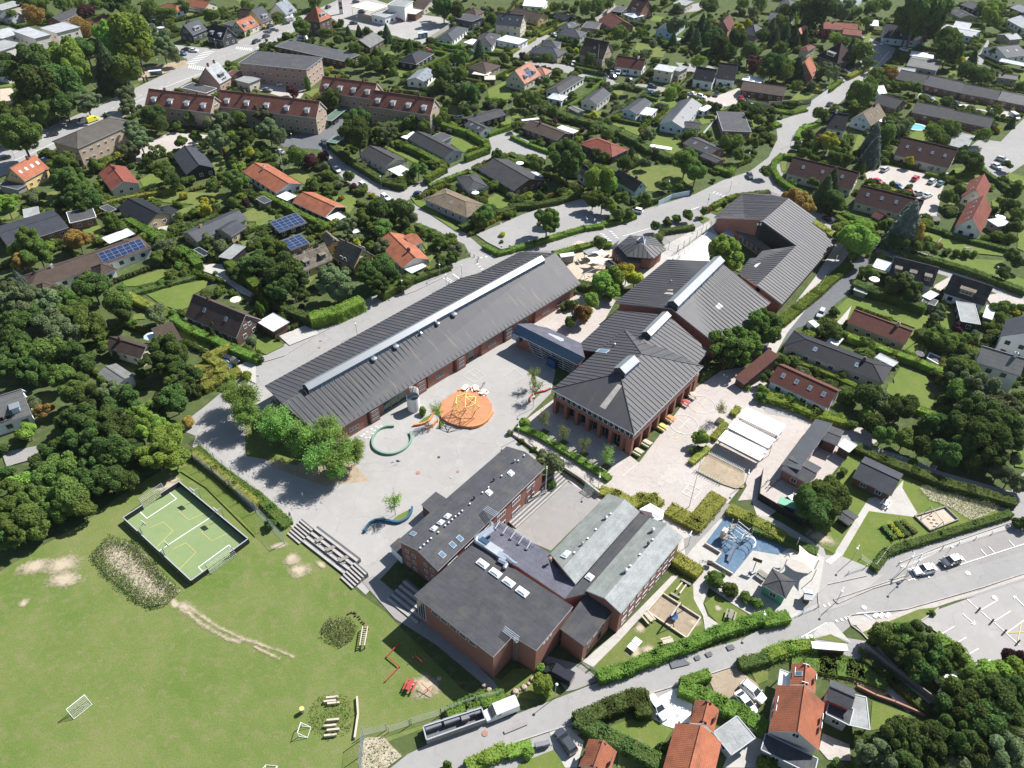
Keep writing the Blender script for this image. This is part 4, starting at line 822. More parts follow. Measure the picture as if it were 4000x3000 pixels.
H('square flat grey house with roof hatches',(1822,1131,2068,1141,2070,976),3,0,'f','felt','red_brick')
H('angled dark roofed brick bungalow',(1475,1237,1705,1342,1797,1268),2.8,.3,'g','dark_grey_sheet','red_brick',sky=2); wg((1620,1345,1765,1408,1812,1365),2.7,.2,'g','dark_grey_sheet','red_brick')
H('slate roofed house behind bright tree',(560,1490,640,1545,705,1480),3,.8,'g','slate','white_wall')
H('black thatched white cottage',(862,1545,1062,1660,1128,1600),3.2,1.0,'g','dark_thatch','pale_blue_wall',chim=3)
T(3,0)
H('blue black roofed bungalow at left of firs',(0,168,205,192,240,140),2.8,.35,'g','slate','white_wall')
H('pale blue roofed house at top edge',(560,15,760,45,860,-20),3,.3,'g','light_grey_sheet','pale_blue_wall')
H('dark hipped house beyond the firs',(80,60,200,75,260,20),2.7,.4,'h','slate','tan_brick')
H('long red roofed bungalow',(480,247,775,270,792,216),2.7,.35,'g','red_tile','white_wall',chim=1); wg((642,293,805,311,817,262),2.6,.25,'g','red_tile','tan_brick')
car_port('beige carport among conifers',(385,207,455,214,482,170),2.6,'beige_sheet','brown_wood'); car_port('white carport by the curve',(880,220,955,228,975,178),2.8,'white_sheet','brown_wood')
H('pale blue house with wide white dormer',(990,325,1365,364,1385,302),3,.85,'g','slate','pale_blue_wall',dorm=1,dm='cream_wall',sky=2)
H('steep pink roofed chalet',(355,292,300,330,210,300),3,1.2,'g','pink_tile','brown_wood')
H('small dull red hip house',(418,403,345,444,270,425),4.5,.5,'h','rust_tile','cream_wall')
H('dark brown steep house with white dormer',(420,482,598,550,625,455),3.2,1.0,'h','dark_red_tile','dark_brick',dorm=1,dm='white_wall')
H('steep orange gabled house',(428,612,385,672,225,600),3.2,1.2,'g','orange_tile','red_brick')
H('wide grey panel roofed house',(1195,565,1460,612,1497,525),3,.15,'g','grey_sheet','grey_wall'); wg((1225,478,1370,500,1395,462),3,0,'f','white_sheet','white_wall'); wg((1370,500,1430,508,1452,478),3,0,'f','white_sheet','grey_wall')
H('pale roofed house behind brick terrace',(1110,622,1270,642,1312,600),2.8,.3,'g','light_grey_sheet','tan_brick')
tr=dict(name='terrace_house',cat='terraced house')
H('brown roofed brick terrace end house',(1100,682,1340,732,1380,655),2.8,.35,'g','dark_grey_sheet','red_brick',**tr)
H('second brick terrace house with blue grey roof',(1342,732,1650,802,1715,725),2.8,.35,'g','slate','red_brick',**tr)
H('third brick terrace house with rough roof',(1652,802,1980,864,2010,787),2.8,.35,'g','dark_grey_sheet','red_brick',**tr)
H('fourth brick terrace house at right edge',(1982,864,2280,925,2320,850),2.8,.35,'g','grey_sheet','red_brick',**tr)
H('near brick terrace house with tall thuja',(1240,970,1570,1037,1615,947),2.8,.35,'g','dark_grey_sheet','red_brick',**tr)
H('near brick terrace end house by parking',(1572,1037,1920,1107,1972,1026),2.8,.35,'g','dark_grey_sheet','red_brick',**tr)
H('small white gabled garage',(1030,805,960,815,915,765),2.6,.7,'g','white_sheet','white_wall')
H('grey roofed brick bungalow end',(912,886,1100,942,1158,872),2.8,.45,'g','dark_grey_sheet','red_brick')
H('grey brown steep roofed corner villa',(1020,1000,888,1087,715,1030),2.8,.9,'g','tan_sheet','pale_blue_wall',side='trim_white',chim=1,sky=2); wg((960,1050,1030,1062,1067,1020),2.6,0,'f','white_sheet','white_wall',open_=True)
H('black roofed white villa by the junction',(500,1105,662,1132,720,1052),3,.85,'g','black_tile','white_wall',chim=1)
H('large flat grey car shelter',(1545,1250,1712,1290,1822,1180),2.6,0,'f','felt_grey','brown_wood',open_=True,name='car_shelter',cat='carport')
H('long maroon roofed house beside spruce',(1088,1338,1562,1455,1642,1345),2.9,.7,'g','dark_red_tile','cream_wall',sky=4)
H('long maroon roofed house inside curved hedge',(155,1495,725,1637,797,1530),2.9,.7,'g','dark_red_tile','cream_wall',sky=3)
H('white L shaped flat house upper right',(1480,265,1780,322,1800,258),3,.12,'g','light_grey_sheet','pale_blue_wall'); wg((1590,240,1730,262,1748,200),3,.1,'f','light_grey_sheet','pale_blue_wall')
H('grey roofed bungalow with pale gable',(2198,335,2090,345,1955,300),2.8,.3,'g','light_grey_sheet','tan_brick',chim=1)
H('black roofed white bungalow with foil strip',(2250,480,2060,500,1965,400),2.9,.35,'g','slate','white_wall',sky=2)
H('grey gabled bungalow with brown chimney',(2158,692,1990,670,1905,625),2.8,.35,'g','grey_sheet','tan_brick',chim=2) 
H('silver roofed white house at right edge',(2065,170,2200,245,2330,205),3,.35,'g','light_grey_sheet','white_wall')
H('dark gabled timber bungalow upper right',(1660,40,1800,90,1900,60),2.8,.3,'g','dark_grey_sheet','black_wood')
H('charcoal roofed bungalow by long hedge',(1545,95,1660,155,1810,150),2.8,.3,'g','dark_grey_sheet','tan_brick',sky=2)
H('blue roofed house in top right corner',(2090,65,2200,110,2320,90),2.8,.3,'g','blue_grey_sheet','brown_wood')
car_port('long low shed roof at right edge',(1995,530,2240,580,2250,550),2.5,'light_grey_sheet','white_wall')
T(3,1)
H('third long maroon roofed house',(742,82,1285,222,1352,110),2.9,.7,'g','dark_red_tile','cream_wall',sky=4); wg((890,205,960,240,1045,205),2.3,.5,'g','rust_tile','brown_wood',win=0)
H('red roofed steep gabled house by lawn',(1720,95,1612,302,1832,372),2.8,1.1,'g','red_tile','white_wall',side='trim_white',sky=4); wg((1890,240,1985,300,2010,215),2.6,0,'f','skylight_glass','tan_brick')
H('steep red house behind its twin',(1745,-100,1668,40,1860,80),2.8,1.0,'g','red_tile','cream_wall',sky=2)
H('black thatched cottage with three dormers',(1035,722,1420,822,8),2.8,1.0,'g','dark_thatch','white_wall',dorm=3,dm='thatch'); wg((900,648,1045,692,1100,622),2.6,0,'f','skylight_glass','brown_wood',open_=True)
H('black thatched cottage with one broad dormer',(1515,870,1868,985,8),2.8,1.0,'g','dark_thatch','white_wall',dorm=1,dm='thatch')
H('rust tiled bungalow on open lawn',(683,1128,1187,1318,7.5),2.9,.55,'g','rust_tile','yellow_brick',chim=2)
H('long navy hip roofed bungalow',(130,1328,998,1657,1107,1520),2.9,.4,'h','black_tile','cream_wall',sky=2,chim=2); wg((440,1450,680,1540,700,1500),2.6,.3,'s','black_tile','cream_wall',win=0)
H('rust tiled house beside vine fence',(5,1627,515,1866,8),3,.6,'g','rust_tile','white_wall',sky=4)
H('flat grey garden studio',(1667,1118,1835,1146,1882,985),3,0,'f','felt_grey','black_wood'); wg((1855,1080,1935,1105,1975,1000),2.6,0,'f','sail_white','trim_white',win=0)
car_port('white carport beside thatched cottage',(1328,900,1400,935,1470,880),2.6); car_port('dark grey shed by white carport',(1328,945,1440,985,1465,940),2.3,'felt','grey_wood',False)
car_port('striped timber shed with shiny lid',(738,845,850,885,872,845),2.0,'felt_grey','grey_wood',False)
H('large white gabled villa at right edge',(2060,1095,2008,1252,2420,1330),5.4,.7,'g','slate','white_wall',side='trim_white',chim=1)
H('two storey white house with grey roof',(1800,1475,2180,1592,8),5.6,.6,'g','grey_sheet','white_wall',chim=2)
car_port('white canopy behind navy bungalow',(505,1290,600,1330,645,1265),2.4); car_port('pale car shelter behind navy bungalow',(925,1430,1080,1510,1108,1465),2.4,'light_grey_sheet')
T(0,1)
H('long slate roofed brick bungalow',(595,303,72,472,5,290),3,.16,'g','slate','red_brick',side='trim_white')
H('square flat roofed brick annex',(605,270,832,218,790,128),3,0,'f','felt','red_brick',side='trim_white')
H('little white shed with grey roof',(205,225,345,197,325,137),2.4,.1,'s','felt_grey','white_wall')
car_port('white metal roof shelter',(945,448,1168,362,1110,310),2.8)
H('navy roofed yellow brick bungalow',(1015,142,1270,277,1500,195),3,.45,'g','black_tile','yellow_brick',side='trim_dark'); wg((1545,162,1490,200,1395,120),2.7,.35,'g','black_tile','white_wall')
car_port('small dark gabled carport',(858,135,940,178,1008,150),2.3,'felt','black_wood')
H('very long brown hipped house with solar panels',(1315,482,240,865,9.5),2.9,.42,'h','brown_tile','white_wall',chim=2,solar=(.04,.4,.15,.85)); wg((1010,668,870,728,790,650),2.9,.5,'h','brown_tile','white_wall'); wg((520,820,375,893,300,810),2.9,.5,'h','brown_tile','white_wall')
H('grey metal roofed L shaped bungalow',(2140,228,1700,428,1572,350),2.9,.38,'g','metal_ribs','yellow_brick',chim=2); wg((2130,303,1997,385,1860,318),2.9,.38,'g','slate','yellow_brick')
car_port('black striped carport',(1672,500,1765,555,1818,535),2.3,'black_tile','black_wood'); car_port('grey flat garage with slatted side',(1890,560,1992,582,2148,475),2.7,'felt_grey','black_wood',False)
H('steep dark brown house with tall roof',(1595,1073,2040,1263,9),2.9,.95,'g','brown_tile','dark_brick',side='trim_grey',chim=1,sky=2)
H('small dark house among dense trees',(905,1345,1215,1440,1300,1325),2.9,.65,'g','brown_tile','cream_wall',chim=1); wg((1390,1340,1575,1276,1462,1160),3,.15,'s','brown_tile','cream_wall')
H('grey tiled house with white domed canopy',(840,1572,1000,1680,1190,1600),3,.3,'g','grey_sheet','white_wall')
T(0,2)
H('white house with blue dormer at left edge',(-160,405,275,262,9),3,.9,'g','grey_sheet','white_wall',side='trim_white',dorm=2,dm='pale_blue_wall')
T(1,1)
H('orange tiled bungalow with white awning',(315,88,598,220,790,130),2.8,.42,'g','orange_tile','black_wood',side='trim_white'); wg((600,218,672,262,770,210),2.5,0,'f','white_sheet','brown_wood',open_=True)
car_port('grey corrugated garden shed',(0,60,72,102,122,68),2.2,'metal_ribs','grey_wood',False)
H('garden pavilion with blue solar roof',(200,352,445,265,335,205),2.6,.15,'s','felt','black_wood',solar=(.03,.95,.08,.92))
H('low brick building with solar roof',(300,507,470,440,385,373),3,.12,'s','felt','red_brick',solar=(.03,.95,.05,.9))
H('yellow timber framed thatched farmhouse',(672,582,395,697,7.5),2.6,1.0,'g','thatch','yellow_wall',chim=3,dorm=2,dm='thatch'); wg((655,560,848,650,8),2.6,1.0,'g','thatch','yellow_wall',chim=1); wg((560,395,640,470,720,420),2.6,.9,'g','thatch','yellow_wall')
H('orange L shaped house behind round trees',(1040,432,1262,658,1482,562),2.9,.45,'g','orange_tile','cream_wall',side='trim_white',chim=2); wg((1350,470,1447,432,1372,342),2.9,.35,'g','orange_tile','cream_wall',side='trim_white'); wg((1272,660,1345,705,1480,640),2.4,.02,'f','white_corrugated','brown_wood',open_=True)
car_port('white roofed double garage by school road',(10,1125,150,1207,296,1130),2.7,'white_sheet','brown_wood',False)
car_port('small white canopy in dark garden',(845,360,900,345,940,300),2.3)
T(3,3)
H('large orange tiled house with dark annexes',(75,942,5,1337,437,1527),4.2,.75,'g','orange_tile','pale_stone_wall',side='trim_white'); wg((205,757,188,940,410,1000),4.2,.75,'g','orange_tile','pale_stone_wall',side='trim_white',sky=1); wg((500,1062,720,1160,755,985),4.4,.5,'g','felt','red_paint'); wg((500,1190,705,1292,760,1160),3,0,'f','felt','grey_wall'); wg((707,1290,880,1330,902,1060),2.8,0,'f','felt_grey','brown_wood',open_=True); wg((105,808,85,940,185,940),2.6,0,'f','skylight_glass','grey_wall',open_=True); wg((-20,1360,-60,1500,410,1670),2.9,0,'f','felt','grey_wall')
T(2,3)
H('bright red tiled house with grey flat annex',(1412,1272,1275,1760,1700,1930),3.2,.75,'g','orange_tile','white_wall',side='trim_white'); wg((1582,1072,1530,1268,1745,1352),3.2,.75,'g','orange_tile','white_wall',side='trim_white'); wg((1738,1352,1895,1548,1970,1240),2.7,0,'f','felt_grey','grey_wall')
H('small bright red gabled house at bottom edge',(662,1406,575,1640,838,1720),2.9,.75,'g','orange_tile','white_wall',side='trim_white')
T(3,3,2.212)
# workshop court, garden house, sheds, pavilion
T(3,2)
r=H('grey ribbed roofed workshop',(122,690,412,300,467,480),3.2,.22,'s','metal_ribs','red_brick',side='trim_white',name='workshop',cat='workshop'); wg((470,480,600,532,662,405),3,.12,'g','felt','brown_wood',win=0); wg((112,735,350,865,452,715),3,.25,'g','felt','red_brick'); wg((597,530,700,592,748,515),2.6,0,'f','white_sheet','brown_wood',win=0)
H('dark metal roofed garden house',(728,802,1068,965,1175,780),2.6,.38,'g','slate','dark_brick',name='garden_house',cat='house')
H('low dark garden hut',(595,1150,700,1222,765,1130),1.6,.12,'g','felt','black_wood',name='hut',cat='hut',win=0)
T(2700,1950,3.687); H('green timber pavilion with pyramid roof',(1020,1232,1365,1427,1532,1195),3.0,.42,'h','felt','green_paint',name='pavilion',cat='pavilion',side='trim_white')
H('tiny brown playhouse with striped lid',(1625,1440,1755,1460,1735,1310),1.8,.5,'g','white_corrugated','brown_wood',name='playhouse',cat='playhouse',win=0)
T(2,1); H('grey timber play shed',(425,565,548,548,545,520),2.6,.1,'s','white_corrugated','grey_wood',name='shed',cat='shed',win=0); H('open timber shelter by the sand yard',(615,510,660,545,735,490),2.4,0,'f','felt_grey','grey_wood',name='shelter',cat='shelter',open_=True); H('small dark playhouse',(795,620,840,655,875,600),1.7,.6,'g','slate','black_wood',name='playhouse',cat='playhouse',win=0)
T(2,1); H('low red tiled roof shed beside the fence',(1920,1600,2010,1660,2200,1440),2.3,.25,'s','rust_tile','brown_wood',name='shed',cat='shed',win=0)
# bike shelters
T(2,2)
for i,(co,dsc) in enumerate(((( 1780,480,2140,662,2200,575),'nearest'),((1868,377,2212,555,2277,480),'middle'),((1955,283,2297,447,2357,355),'farthest'))):
    H('%s white corrugated bike shelter'%dsc,co,2.6,0,'f','white_corrugated','galvanised',open_=True,name='bike_shelter',cat='bike shelter',full_label='%s of the three long white corrugated bike shelters beside the brick paved yard'%dsc,side='trim_white')['group']='bike shelters'
T(3,3); H('long white striped garden shed',(385,625,695,650,690,590),2.0,.05,'s','white_corrugated','brown_wood',name='shed',cat='shed',win=0)
# ---------------------------------------------------------------- ground sheets
SURF=[]; ZN=[0]
def gs(name,m,pts,z=None):
    ZN[0]+=1; zz=.02+ZN[0]*.0012 if z is None else z
    w=[P(pts[i],pts[i+1],0) for i in range(0,len(pts),2)]; mb=MB()
    import mathutils.geometry as mg
    tri=mg.tessellate_polygon([[Vector((p.x,p.y,0)) for p in w]])
    for t in tri:
        q=[Vector((w[i].x,w[i].y,zz)) for i in t]
        if (q[1]-q[0]).cross(q[2]-q[0]).z<0: q.reverse()
        mb.face(q,m,[(p.x,p.y) for p in q])
    o=mb.build(name); o['kind']='structure'; SURF.append((m,[p.xy for p in w])); return o
def line(pts,w=.12,m='faded_line',z=.36):   # painted line along image points
    L=[P(pts[i],pts[i+1],0) for i in range(0,len(pts),2)]; mb=MB()
    for i,(a,b) in enumerate(zip(L,L[1:])):
        d=(b-a).normalized(); s=Vector((-d.y,d.x,0))*w/2; zz=Vector((0,0,z+.001*i)); mb.face([a-s+zz,b-s+zz,b+s+zz,a+s+zz],m)
    return mb
def marks(parts,z=.36):
    mb=MB(); z*=.35
    for k,(pts,w,m) in enumerate(parts):
        q=line(pts,w,m,z+.0004*k); n=len(mb.v); mb.v+=q.v; mb.f+=[tuple(i+n for i in f) for f in q.f]; mb.uv+=q.uv; mb.m+=[mb.mi(q.mats[x]) for x in q.m]
    o=mb.build('road_marking' if z<.1 else 'ground_marking'); o['kind']='structure'; return o
mb=MB(); n=24; X0,X1,Y0,Y1=-2600,2600,-400,4200
mb.face([(X0,Y0,0),(X1,Y0,0),(X1,Y1,0),(X0,Y1,0)],'soil_green'); o=mb.build('ground'); o['kind']='structure'
O()
gs('field','field_grass',[-60,1265,0,1235,90,1180,180,1130,260,1070,400,985,420,980,640,1150,780,1285,830,1320,1000,1490,1060,1520,790,1620,770,1720,-80,1720])
T(2,3); gs('grass_verge','lawn_mid',[-450,700,-100,900,10,800,200,800,330,770,430,1020,300,1080,60,1050,-150,1000])
# roads
T(0,0); gs('main_road','asphalt',[-300,1420,0,1275,420,1110,870,905,1150,775,1500,610,1620,520,1500,440,1440,330,1520,390,1900,425,2200,290,2512,170,2700,95,2900,10,2990,-60,3330,-60,3230,30,2850,110,2512,290,2360,380,2180,450,2030,520,1800,620,1260,905,870,1120,480,1290,0,1530,-300,1700])
T(1,0); gs('station_forecourt','yard_asphalt',[600,120,700,30,830,0,1000,-10,1450,130,1600,150,1700,210,1480,370,1380,390,1210,310,780,250,690,180])
T(1,0); gs('car_park','dark_asphalt',[180,1210,640,1080,700,960,760,860,1100,930,1400,1000,1350,1030,1020,980,720,1090,720,1210,620,1340,540,1290,240,1270])
gs('care_home_yard','pavers',[0,650,380,760,460,750,380,850,200,830,0,770])
gs('residential_road','asphalt',[560,1290,640,1280,800,1400,1000,1520,1160,1640,1230,1659,1640,1470,1820,1385,2040,1290,2010,1190,2212,1130,2512,1310,2500,1390,2280,1330,2060,1340,1890,1460,1500,1640,1290,1740,1480,1800,1780,1990,1850,2050,2010,2190,1900,2300,1800,2110,1380,1920,1350,1810,1180,1740,960,1659,770,1560,620,1400])
T(0,0); gs('footpath','pavers',[1150,1290,1480,1140,1830,1170,1830,1270,1480,1310,1180,1400])
gs('gravel_path','sand',[0,770,100,760,120,800,60,830,180,860,120,1000,0,870]); gs('sand_patch','sand',[390,590,480,600,500,660,420,640]); gs('verge_sand','dry_earth',[1150,600,1600,520,1640,560,1400,640,1200,700])
O(); gs('school_road','asphalt',[380,925,440,880,500,830,520,795,640,730,700,705,770,655,880,612,1000,560,1060,545,1180,520,1300,490,1400,450,1500,420,1560,390,1620,370,1660,340,1680,300,1675,262,1700,255,1735,240,1790,190,1850,140,1872,105,1860,85,1878,82,1935,105,1925,125,1870,170,1815,222,1760,262,1700,330,1690,380,1720,425,1760,440,1790,470,1850,520,1870,520,1990,545,2212,620,2212,660,2120,620,1990,580,1850,530,1780,510,1700,430,1640,412,1560,440,1440,500,1330,540,1210,545,1110,560,1000,610,575,850,560,900,470,960])
T(3,1); gs('side_lane','dark_asphalt',[800,550,900,590,760,720,720,860,590,960,450,1110,240,1180,120,1320,-20,1430,-60,1330,130,1180,640,730])
T(3,0); gs('terrace_parking','asphalt',[1720,1290,1830,1200,2010,1225,2110,1120,2240,1000,2240,1400,2000,1560,1900,1480,1850,1400]); gs('courtyard_parking','pavers',[840,1500,960,1420,1300,1490,1560,1490,1500,1659,1450,1900,1240,1860,1300,1659,870,1580])
gs('drive','asphalt',[1900,340,1830,460,1700,500,1750,560,1850,560,1880,480,1910,360]); gs('drive','pale_pavers',[1310,800,1430,840,1700,900,2010,940,2100,950,2080,1010,1900,970,1560,880,1290,840]); gs('drive','asphalt',[-800,540,-500,570,-300,680,-700,640])
T(2,0); gs('cul_de_sac','asphalt',[470,560,560,600,800,620,900,720,1150,730,1330,760,1300,800,1180,800,800,730,520,640,100,560,60,530]); gs('narrow_lane','asphalt',[0,450,280,290,330,310,70,500,0,520]); gs('drive','pavers',[1480,790,1740,840,1960,760,2060,870,1850,920,1500,840]); gs('narrow_lane','asphalt',[1400,70,1640,20,1660,90,1480,110,1440,90]); gs('narrow_lane','asphalt',[700,170,880,30,900,60,760,190])
O(); gs('lower_road','asphalt',[830,1670,880,1630,960,1590,1110,1545,1290,1475,1400,1437,1590,1385,1700,1335,1740,1310,1740,1285,1830,1225,1915,1190,1960,1160,2060,1130,2180,1080,2190,1040,2212,1020,2300,1010,2300,1240,2212,1265,1920,1330,1840,1350,1810,1375,1870,1385,1900,1400,2000,1530,1960,1540,1860,1440,1790,1390,1700,1400,1590,1450,1440,1510,1290,1560,1200,1620,1150,1660,1100,1680,830,1690])
T(3,3); gs('car_park','yard_asphalt',[1310,400,1470,290,1720,200,2300,20,2300,900,1830,790,1700,720,1500,520,1390,450])
T(3,2); gs('parking_lane','court_asphalt',[1150,1560,1500,1440,2300,1200,2300,1420,1700,1600,1200,1740]); gs('cobble_strip','pale_pavers',[1130,1550,1500,1400,2212,1160,2300,1140,2300,1180,1500,1440,1160,1600])
T(3,3); gs('cobble_island','pale_pavers',[565,205,700,160,1180,0,1190,20,900,110,600,240]); gs('cobble_island','pale_pavers',[690,362,770,332,930,378,800,425,735,425]); gs('cobble_island','pale_pavers',[385,545,400,490,430,450,500,408,555,395,720,580,640,540,540,512,450,520]); gs('footway','pavers',[760,430,1200,290,1850,120,2300,-60,2300,-10,1300,320,820,490])
# school grounds
O(); gs('school_yard','yard_asphalt',[440,900,560,835,760,930,1130,700,1200,800,1190,850,1100,940,1160,990,940,1100,850,1190,860,1210,790,1285,640,1150,530,1040,415,965])
gs('planted_bed','dry_earth',[530,925,640,870,800,1040,700,1050,590,1010]); gs('shaded_bed','lawn_mid',[530,910,600,880,720,960,640,1005,530,985])
gs('paved_court','pavers',[1090,940,1200,860,1380,1000,1500,840,1560,800,1640,790,1790,880,1870,930,1900,950,1640,1130,1610,1040,1500,1180,1470,1200,1400,1100,1270,1080,1150,960])
gs('sunken_court','court_asphalt',[1100,1130,1180,1080,1215,1035,1300,1085,1240,1140,1190,1190,1120,1160]); gs('garden_court','pavers',[1100,690,1200,610,1260,600,1330,650,1290,720,1250,760,1150,700]); gs('play_sand','sand',[1190,560,1250,520,1330,540,1300,610,1240,640,1220,600])
gs('ball_court','court_asphalt',[1420,510,1440,470,1510,450,1580,480,1450,550]); gs('paved_ramp','pale_pavers',[1330,600,1400,550,1530,480,1560,520,1600,540,1560,570,1540,600,1440,580,1350,620]); gs('white_paving','white_gravel',[1450,580,1530,500,1570,520,1520,600]); gs('back_path','pale_pavers',[1620,820,1690,690,1760,600,1810,520,1840,540,1780,620,1700,720,1640,830])
T(3,2); gs('workshop_yard','pavers',[360,660,480,480,680,600,500,870,440,850,380,850]); gs('workshop_yard','pavers',[-100,780,100,780,340,900,280,1160,-60,1050]); gs('paved_lane','pavers',[0,580,300,350,340,370,120,680,20,820,-150,1000,-260,1010]); gs('shaded_lane','asphalt',[-100,170,330,300,650,420,760,500,1100,600,1500,760,2212,960,2212,1030,2060,980,1500,800,1050,640,740,520,380,330,0,260])
gs('lawn','lawn_bright',[480,860,740,560,800,540,1200,720,1700,900,2040,1110,1740,1200,1400,1290,1050,1420,920,1600,700,1540,480,1420,400,1300]); gs('garden_path','pale_pavers',[580,1450,870,990,1060,960,1170,830,1160,900,1290,1120,1260,1150,870,1100,640,1490]); gs('sand_pit','sand',[1262,1150,1400,1110,1525,1070,1640,1180,1395,1275]); gs('wild_bed','meadow_dry',[1310,900,1400,850,1700,900,2000,1080,1760,1180,1560,1060,1400,1000])
gs('forecourt','yard_asphalt',[-300,1100,0,1150,100,1190,480,1420,500,1480,640,1490,900,1600,840,1640,1000,1650,700,1900,440,1990,430,1850,200,1659,0,1600,-100,1500])
T(2,2); gs('play_surface','pale_pavers',[1810,1010,2212,1200,2560,1420,2700,1500,2650,1800,2380,2080,2050,1990,1900,1900,1700,1760,1500,1700,1430,1480,1480,1320]); gs('blue_play_surface','blue_rubber',[1850,1135,2230,1310,2420,1400,2300,1480,2080,1440,1905,1655,1740,1560,1810,1470,1665,1385]); gs('path','court_asphalt',[1480,1340,1610,1290,1830,1010,1900,1060,1560,1420,1500,1500])
T(2,3); gs('grass_island','lawn_mid',[1430,20,1520,-20,1600,60,1590,180,1670,470,1500,600,1380,560,1180,680,800,850,690,800,830,640,930,560,1000,480,1100,420,1200,200]); gs('gravel_pit','gravel',[1300,160,1625,370,1505,545,1165,315]); gs('grass_island','lawn_bright',[1660,240,1760,160,2030,330,2000,380,1800,430,1700,330]); gs('pale_path','pale_pavers',[610,740,900,490,1380,0,1440,0,930,560,700,790]); gs('driveway','court_asphalt',[180,660,600,770,760,900,560,980,470,1000,300,760]); gs('pale_path','pale_pavers',[1560,0,1700,100,1650,240,1690,350,1820,440,1670,480,1650,350,1570,200])
gs('white_driveway','white_gravel',[1150,1190,1280,1040,1420,970,1480,1060,1560,1110,1530,1270,1410,1280,1400,1320,1250,1270]); gs('lawn','lawn_bright',[790,1320,1150,1200,1390,1330,1250,1520]); gs('gravel_drive','gravel',[1690,870,1930,790,2000,850,2120,930,2180,1100,2050,1180,1760,1030]); gs('driveway','pale_pavers',[320,1340,480,1300,620,1430,560,1659,430,1659,370,1500]); gs('lawn','lawn_bright',[60,1620,370,1500,460,1659,380,1800,0,1800]); gs('deck','pale_pavers',[1940,1350,2120,1400,2212,1360,2212,1659,1820,1659])
gs('lawn','lawn_mid',[2050,800,2212,740,2212,900,2120,940])
T(3,3); gs('lawn','lawn_bright',[900,1080,1230,1200,1100,1290,880,1340]); gs('vegetable_bed','dry_earth',[420,830,700,850,990,900,1060,1000,1000,1040,700,900]); gs('lawn','lawn_mid',[990,1040,1360,1180,1300,1200,960,1060]); gs('terrace','pavers',[470,1360,700,1460,720,1600,520,1590,440,1500]); gs('verge','lawn_mid',[810,490,1300,290,1470,270,1440,310,1320,390,870,540]); gs('verge','lawn_mid',[400,545,540,505,700,585]); gs('alley','pavers',[760,590,840,560,1450,1060,1390,1110]); gs('dry_grass','field_grass',[-1290,1430,-1080,1390,-980,1659,-1300,1659])
T(1,3); gs('dry_bank','meadow_dry',[930,1400,1100,1390,1260,1560,1130,1659,900,1680]); gs('terrace_path','court_asphalt',[900,30,1030,0,1400,310,1700,560,2040,900,2120,1000,2050,1010,1560,600,1200,370,960,100])
# field details

def soft(m,x,y,rx,ry=None,rot=0):
    ry=ry or rx; p=P(x,y); ZN[0]+=1; z=.02+ZN[0]*.0012; mb=MB(); n=20; L=[]
    for k in range(n): a=2*math.pi*k/n; u,v=rx*math.cos(a),ry*math.sin(a); L.append(p+Vector((u*math.cos(rot)-v*math.sin(rot),u*math.sin(rot)+v*math.cos(rot),z)))
    c=p+Vector((0,0,z))
    for k in range(n): mb.face([c,L[k],L[(k+1)%n]],m,[(1,0),(0,0),(0,0)])
    o=mb.build('worn_patch' if m!='soft_lush' else 'lush_grass'); o['kind']='structure'
def track(m,pts,w):
    L=[P(pts[i],pts[i+1]) for i in range(0,len(pts),2)]; ZN[0]+=1; z=Vector((0,0,.02+ZN[0]*.0012)); mb=MB()
    S_=[(Vector((-(b-a).y,(b-a).x,0))).normalized()*w for a,b in zip(L,L[1:])]; S_.append(S_[-1]); S_=[S_[0]]+[(S_[i-1]+S_[i])/2 for i in range(1,len(L)-1)]+[S_[-1]]
    for i in range(len(L)-1):
        a,b=L[i]+z,L[i+1]+z
        for sg in (-1,1):
            q=[a,b,b+S_[i+1]*sg,a+S_[i]*sg]; u=[(.62,0),(.62,0),(0,0),(0,0)]
            if sg<0: q.reverse(); u.reverse()
            mb.face(q,m,u)
    o=mb.build('worn_track'); o['kind']='structure'
T(0,3); soft('soft_earth',1600,275,2.4,1.6,-.5); soft('soft_earth',1510,240,1.6,1.0,-.8); track('soft_earth',[1560,290,1640,330,1720,400,1850,480,1960,540,2080,580],.75); track('soft_earth',[1640,270,1760,360,1900,450,2100,545,2212,580],.65); soft('soft_earth',560,30,4.5,2.5); soft('soft_earth',210,235,1.2);
T(0,2); soft('soft_earth',300,1580,4,2.4,.3); soft('soft_earth',540,1560,4.5,3,.2); soft('soft_earth',1450,880,4,1.6,.6); soft('soft_earth',1500,830,2,1.2);
T(1,3); track('soft_earth',[-20,560,50,600,160,635,240,660,330,705],.5); track('soft_earth',[-20,610,60,650,210,720],.45); soft('soft_earth',1460,960,3.4,3.0);
T(1,2); soft('soft_earth',200,1400,2.6,1.0,.3); soft('soft_earth',310,1530,2.2,1.7); soft('soft_earth',380,1610,2.8,2.2); soft('soft_earth',310,1500,1.6); soft('soft_earth',560,1560,1.8,.8,-.6);
T(2,3); soft('soft_earth',1060,660,2.2,1.8); soft('soft_earth',1180,640,1.6); soft('soft_earth',1560,400,2,1.2); soft('soft_earth',1100,450,1.4); soft('soft_earth',1780,280,.9)
T(3,2); soft('soft_earth',450,1330,4,2.2,-.5); T(3,1); T(2,0); soft('soft_earth',1040,1500,2,1);
T(0,3); gs('wild_mound','meadow_dry',[800,-180,960,-330,1200,-260,1450,30,1560,130,1440,240,1300,270,1200,220,1080,120,900,-30])
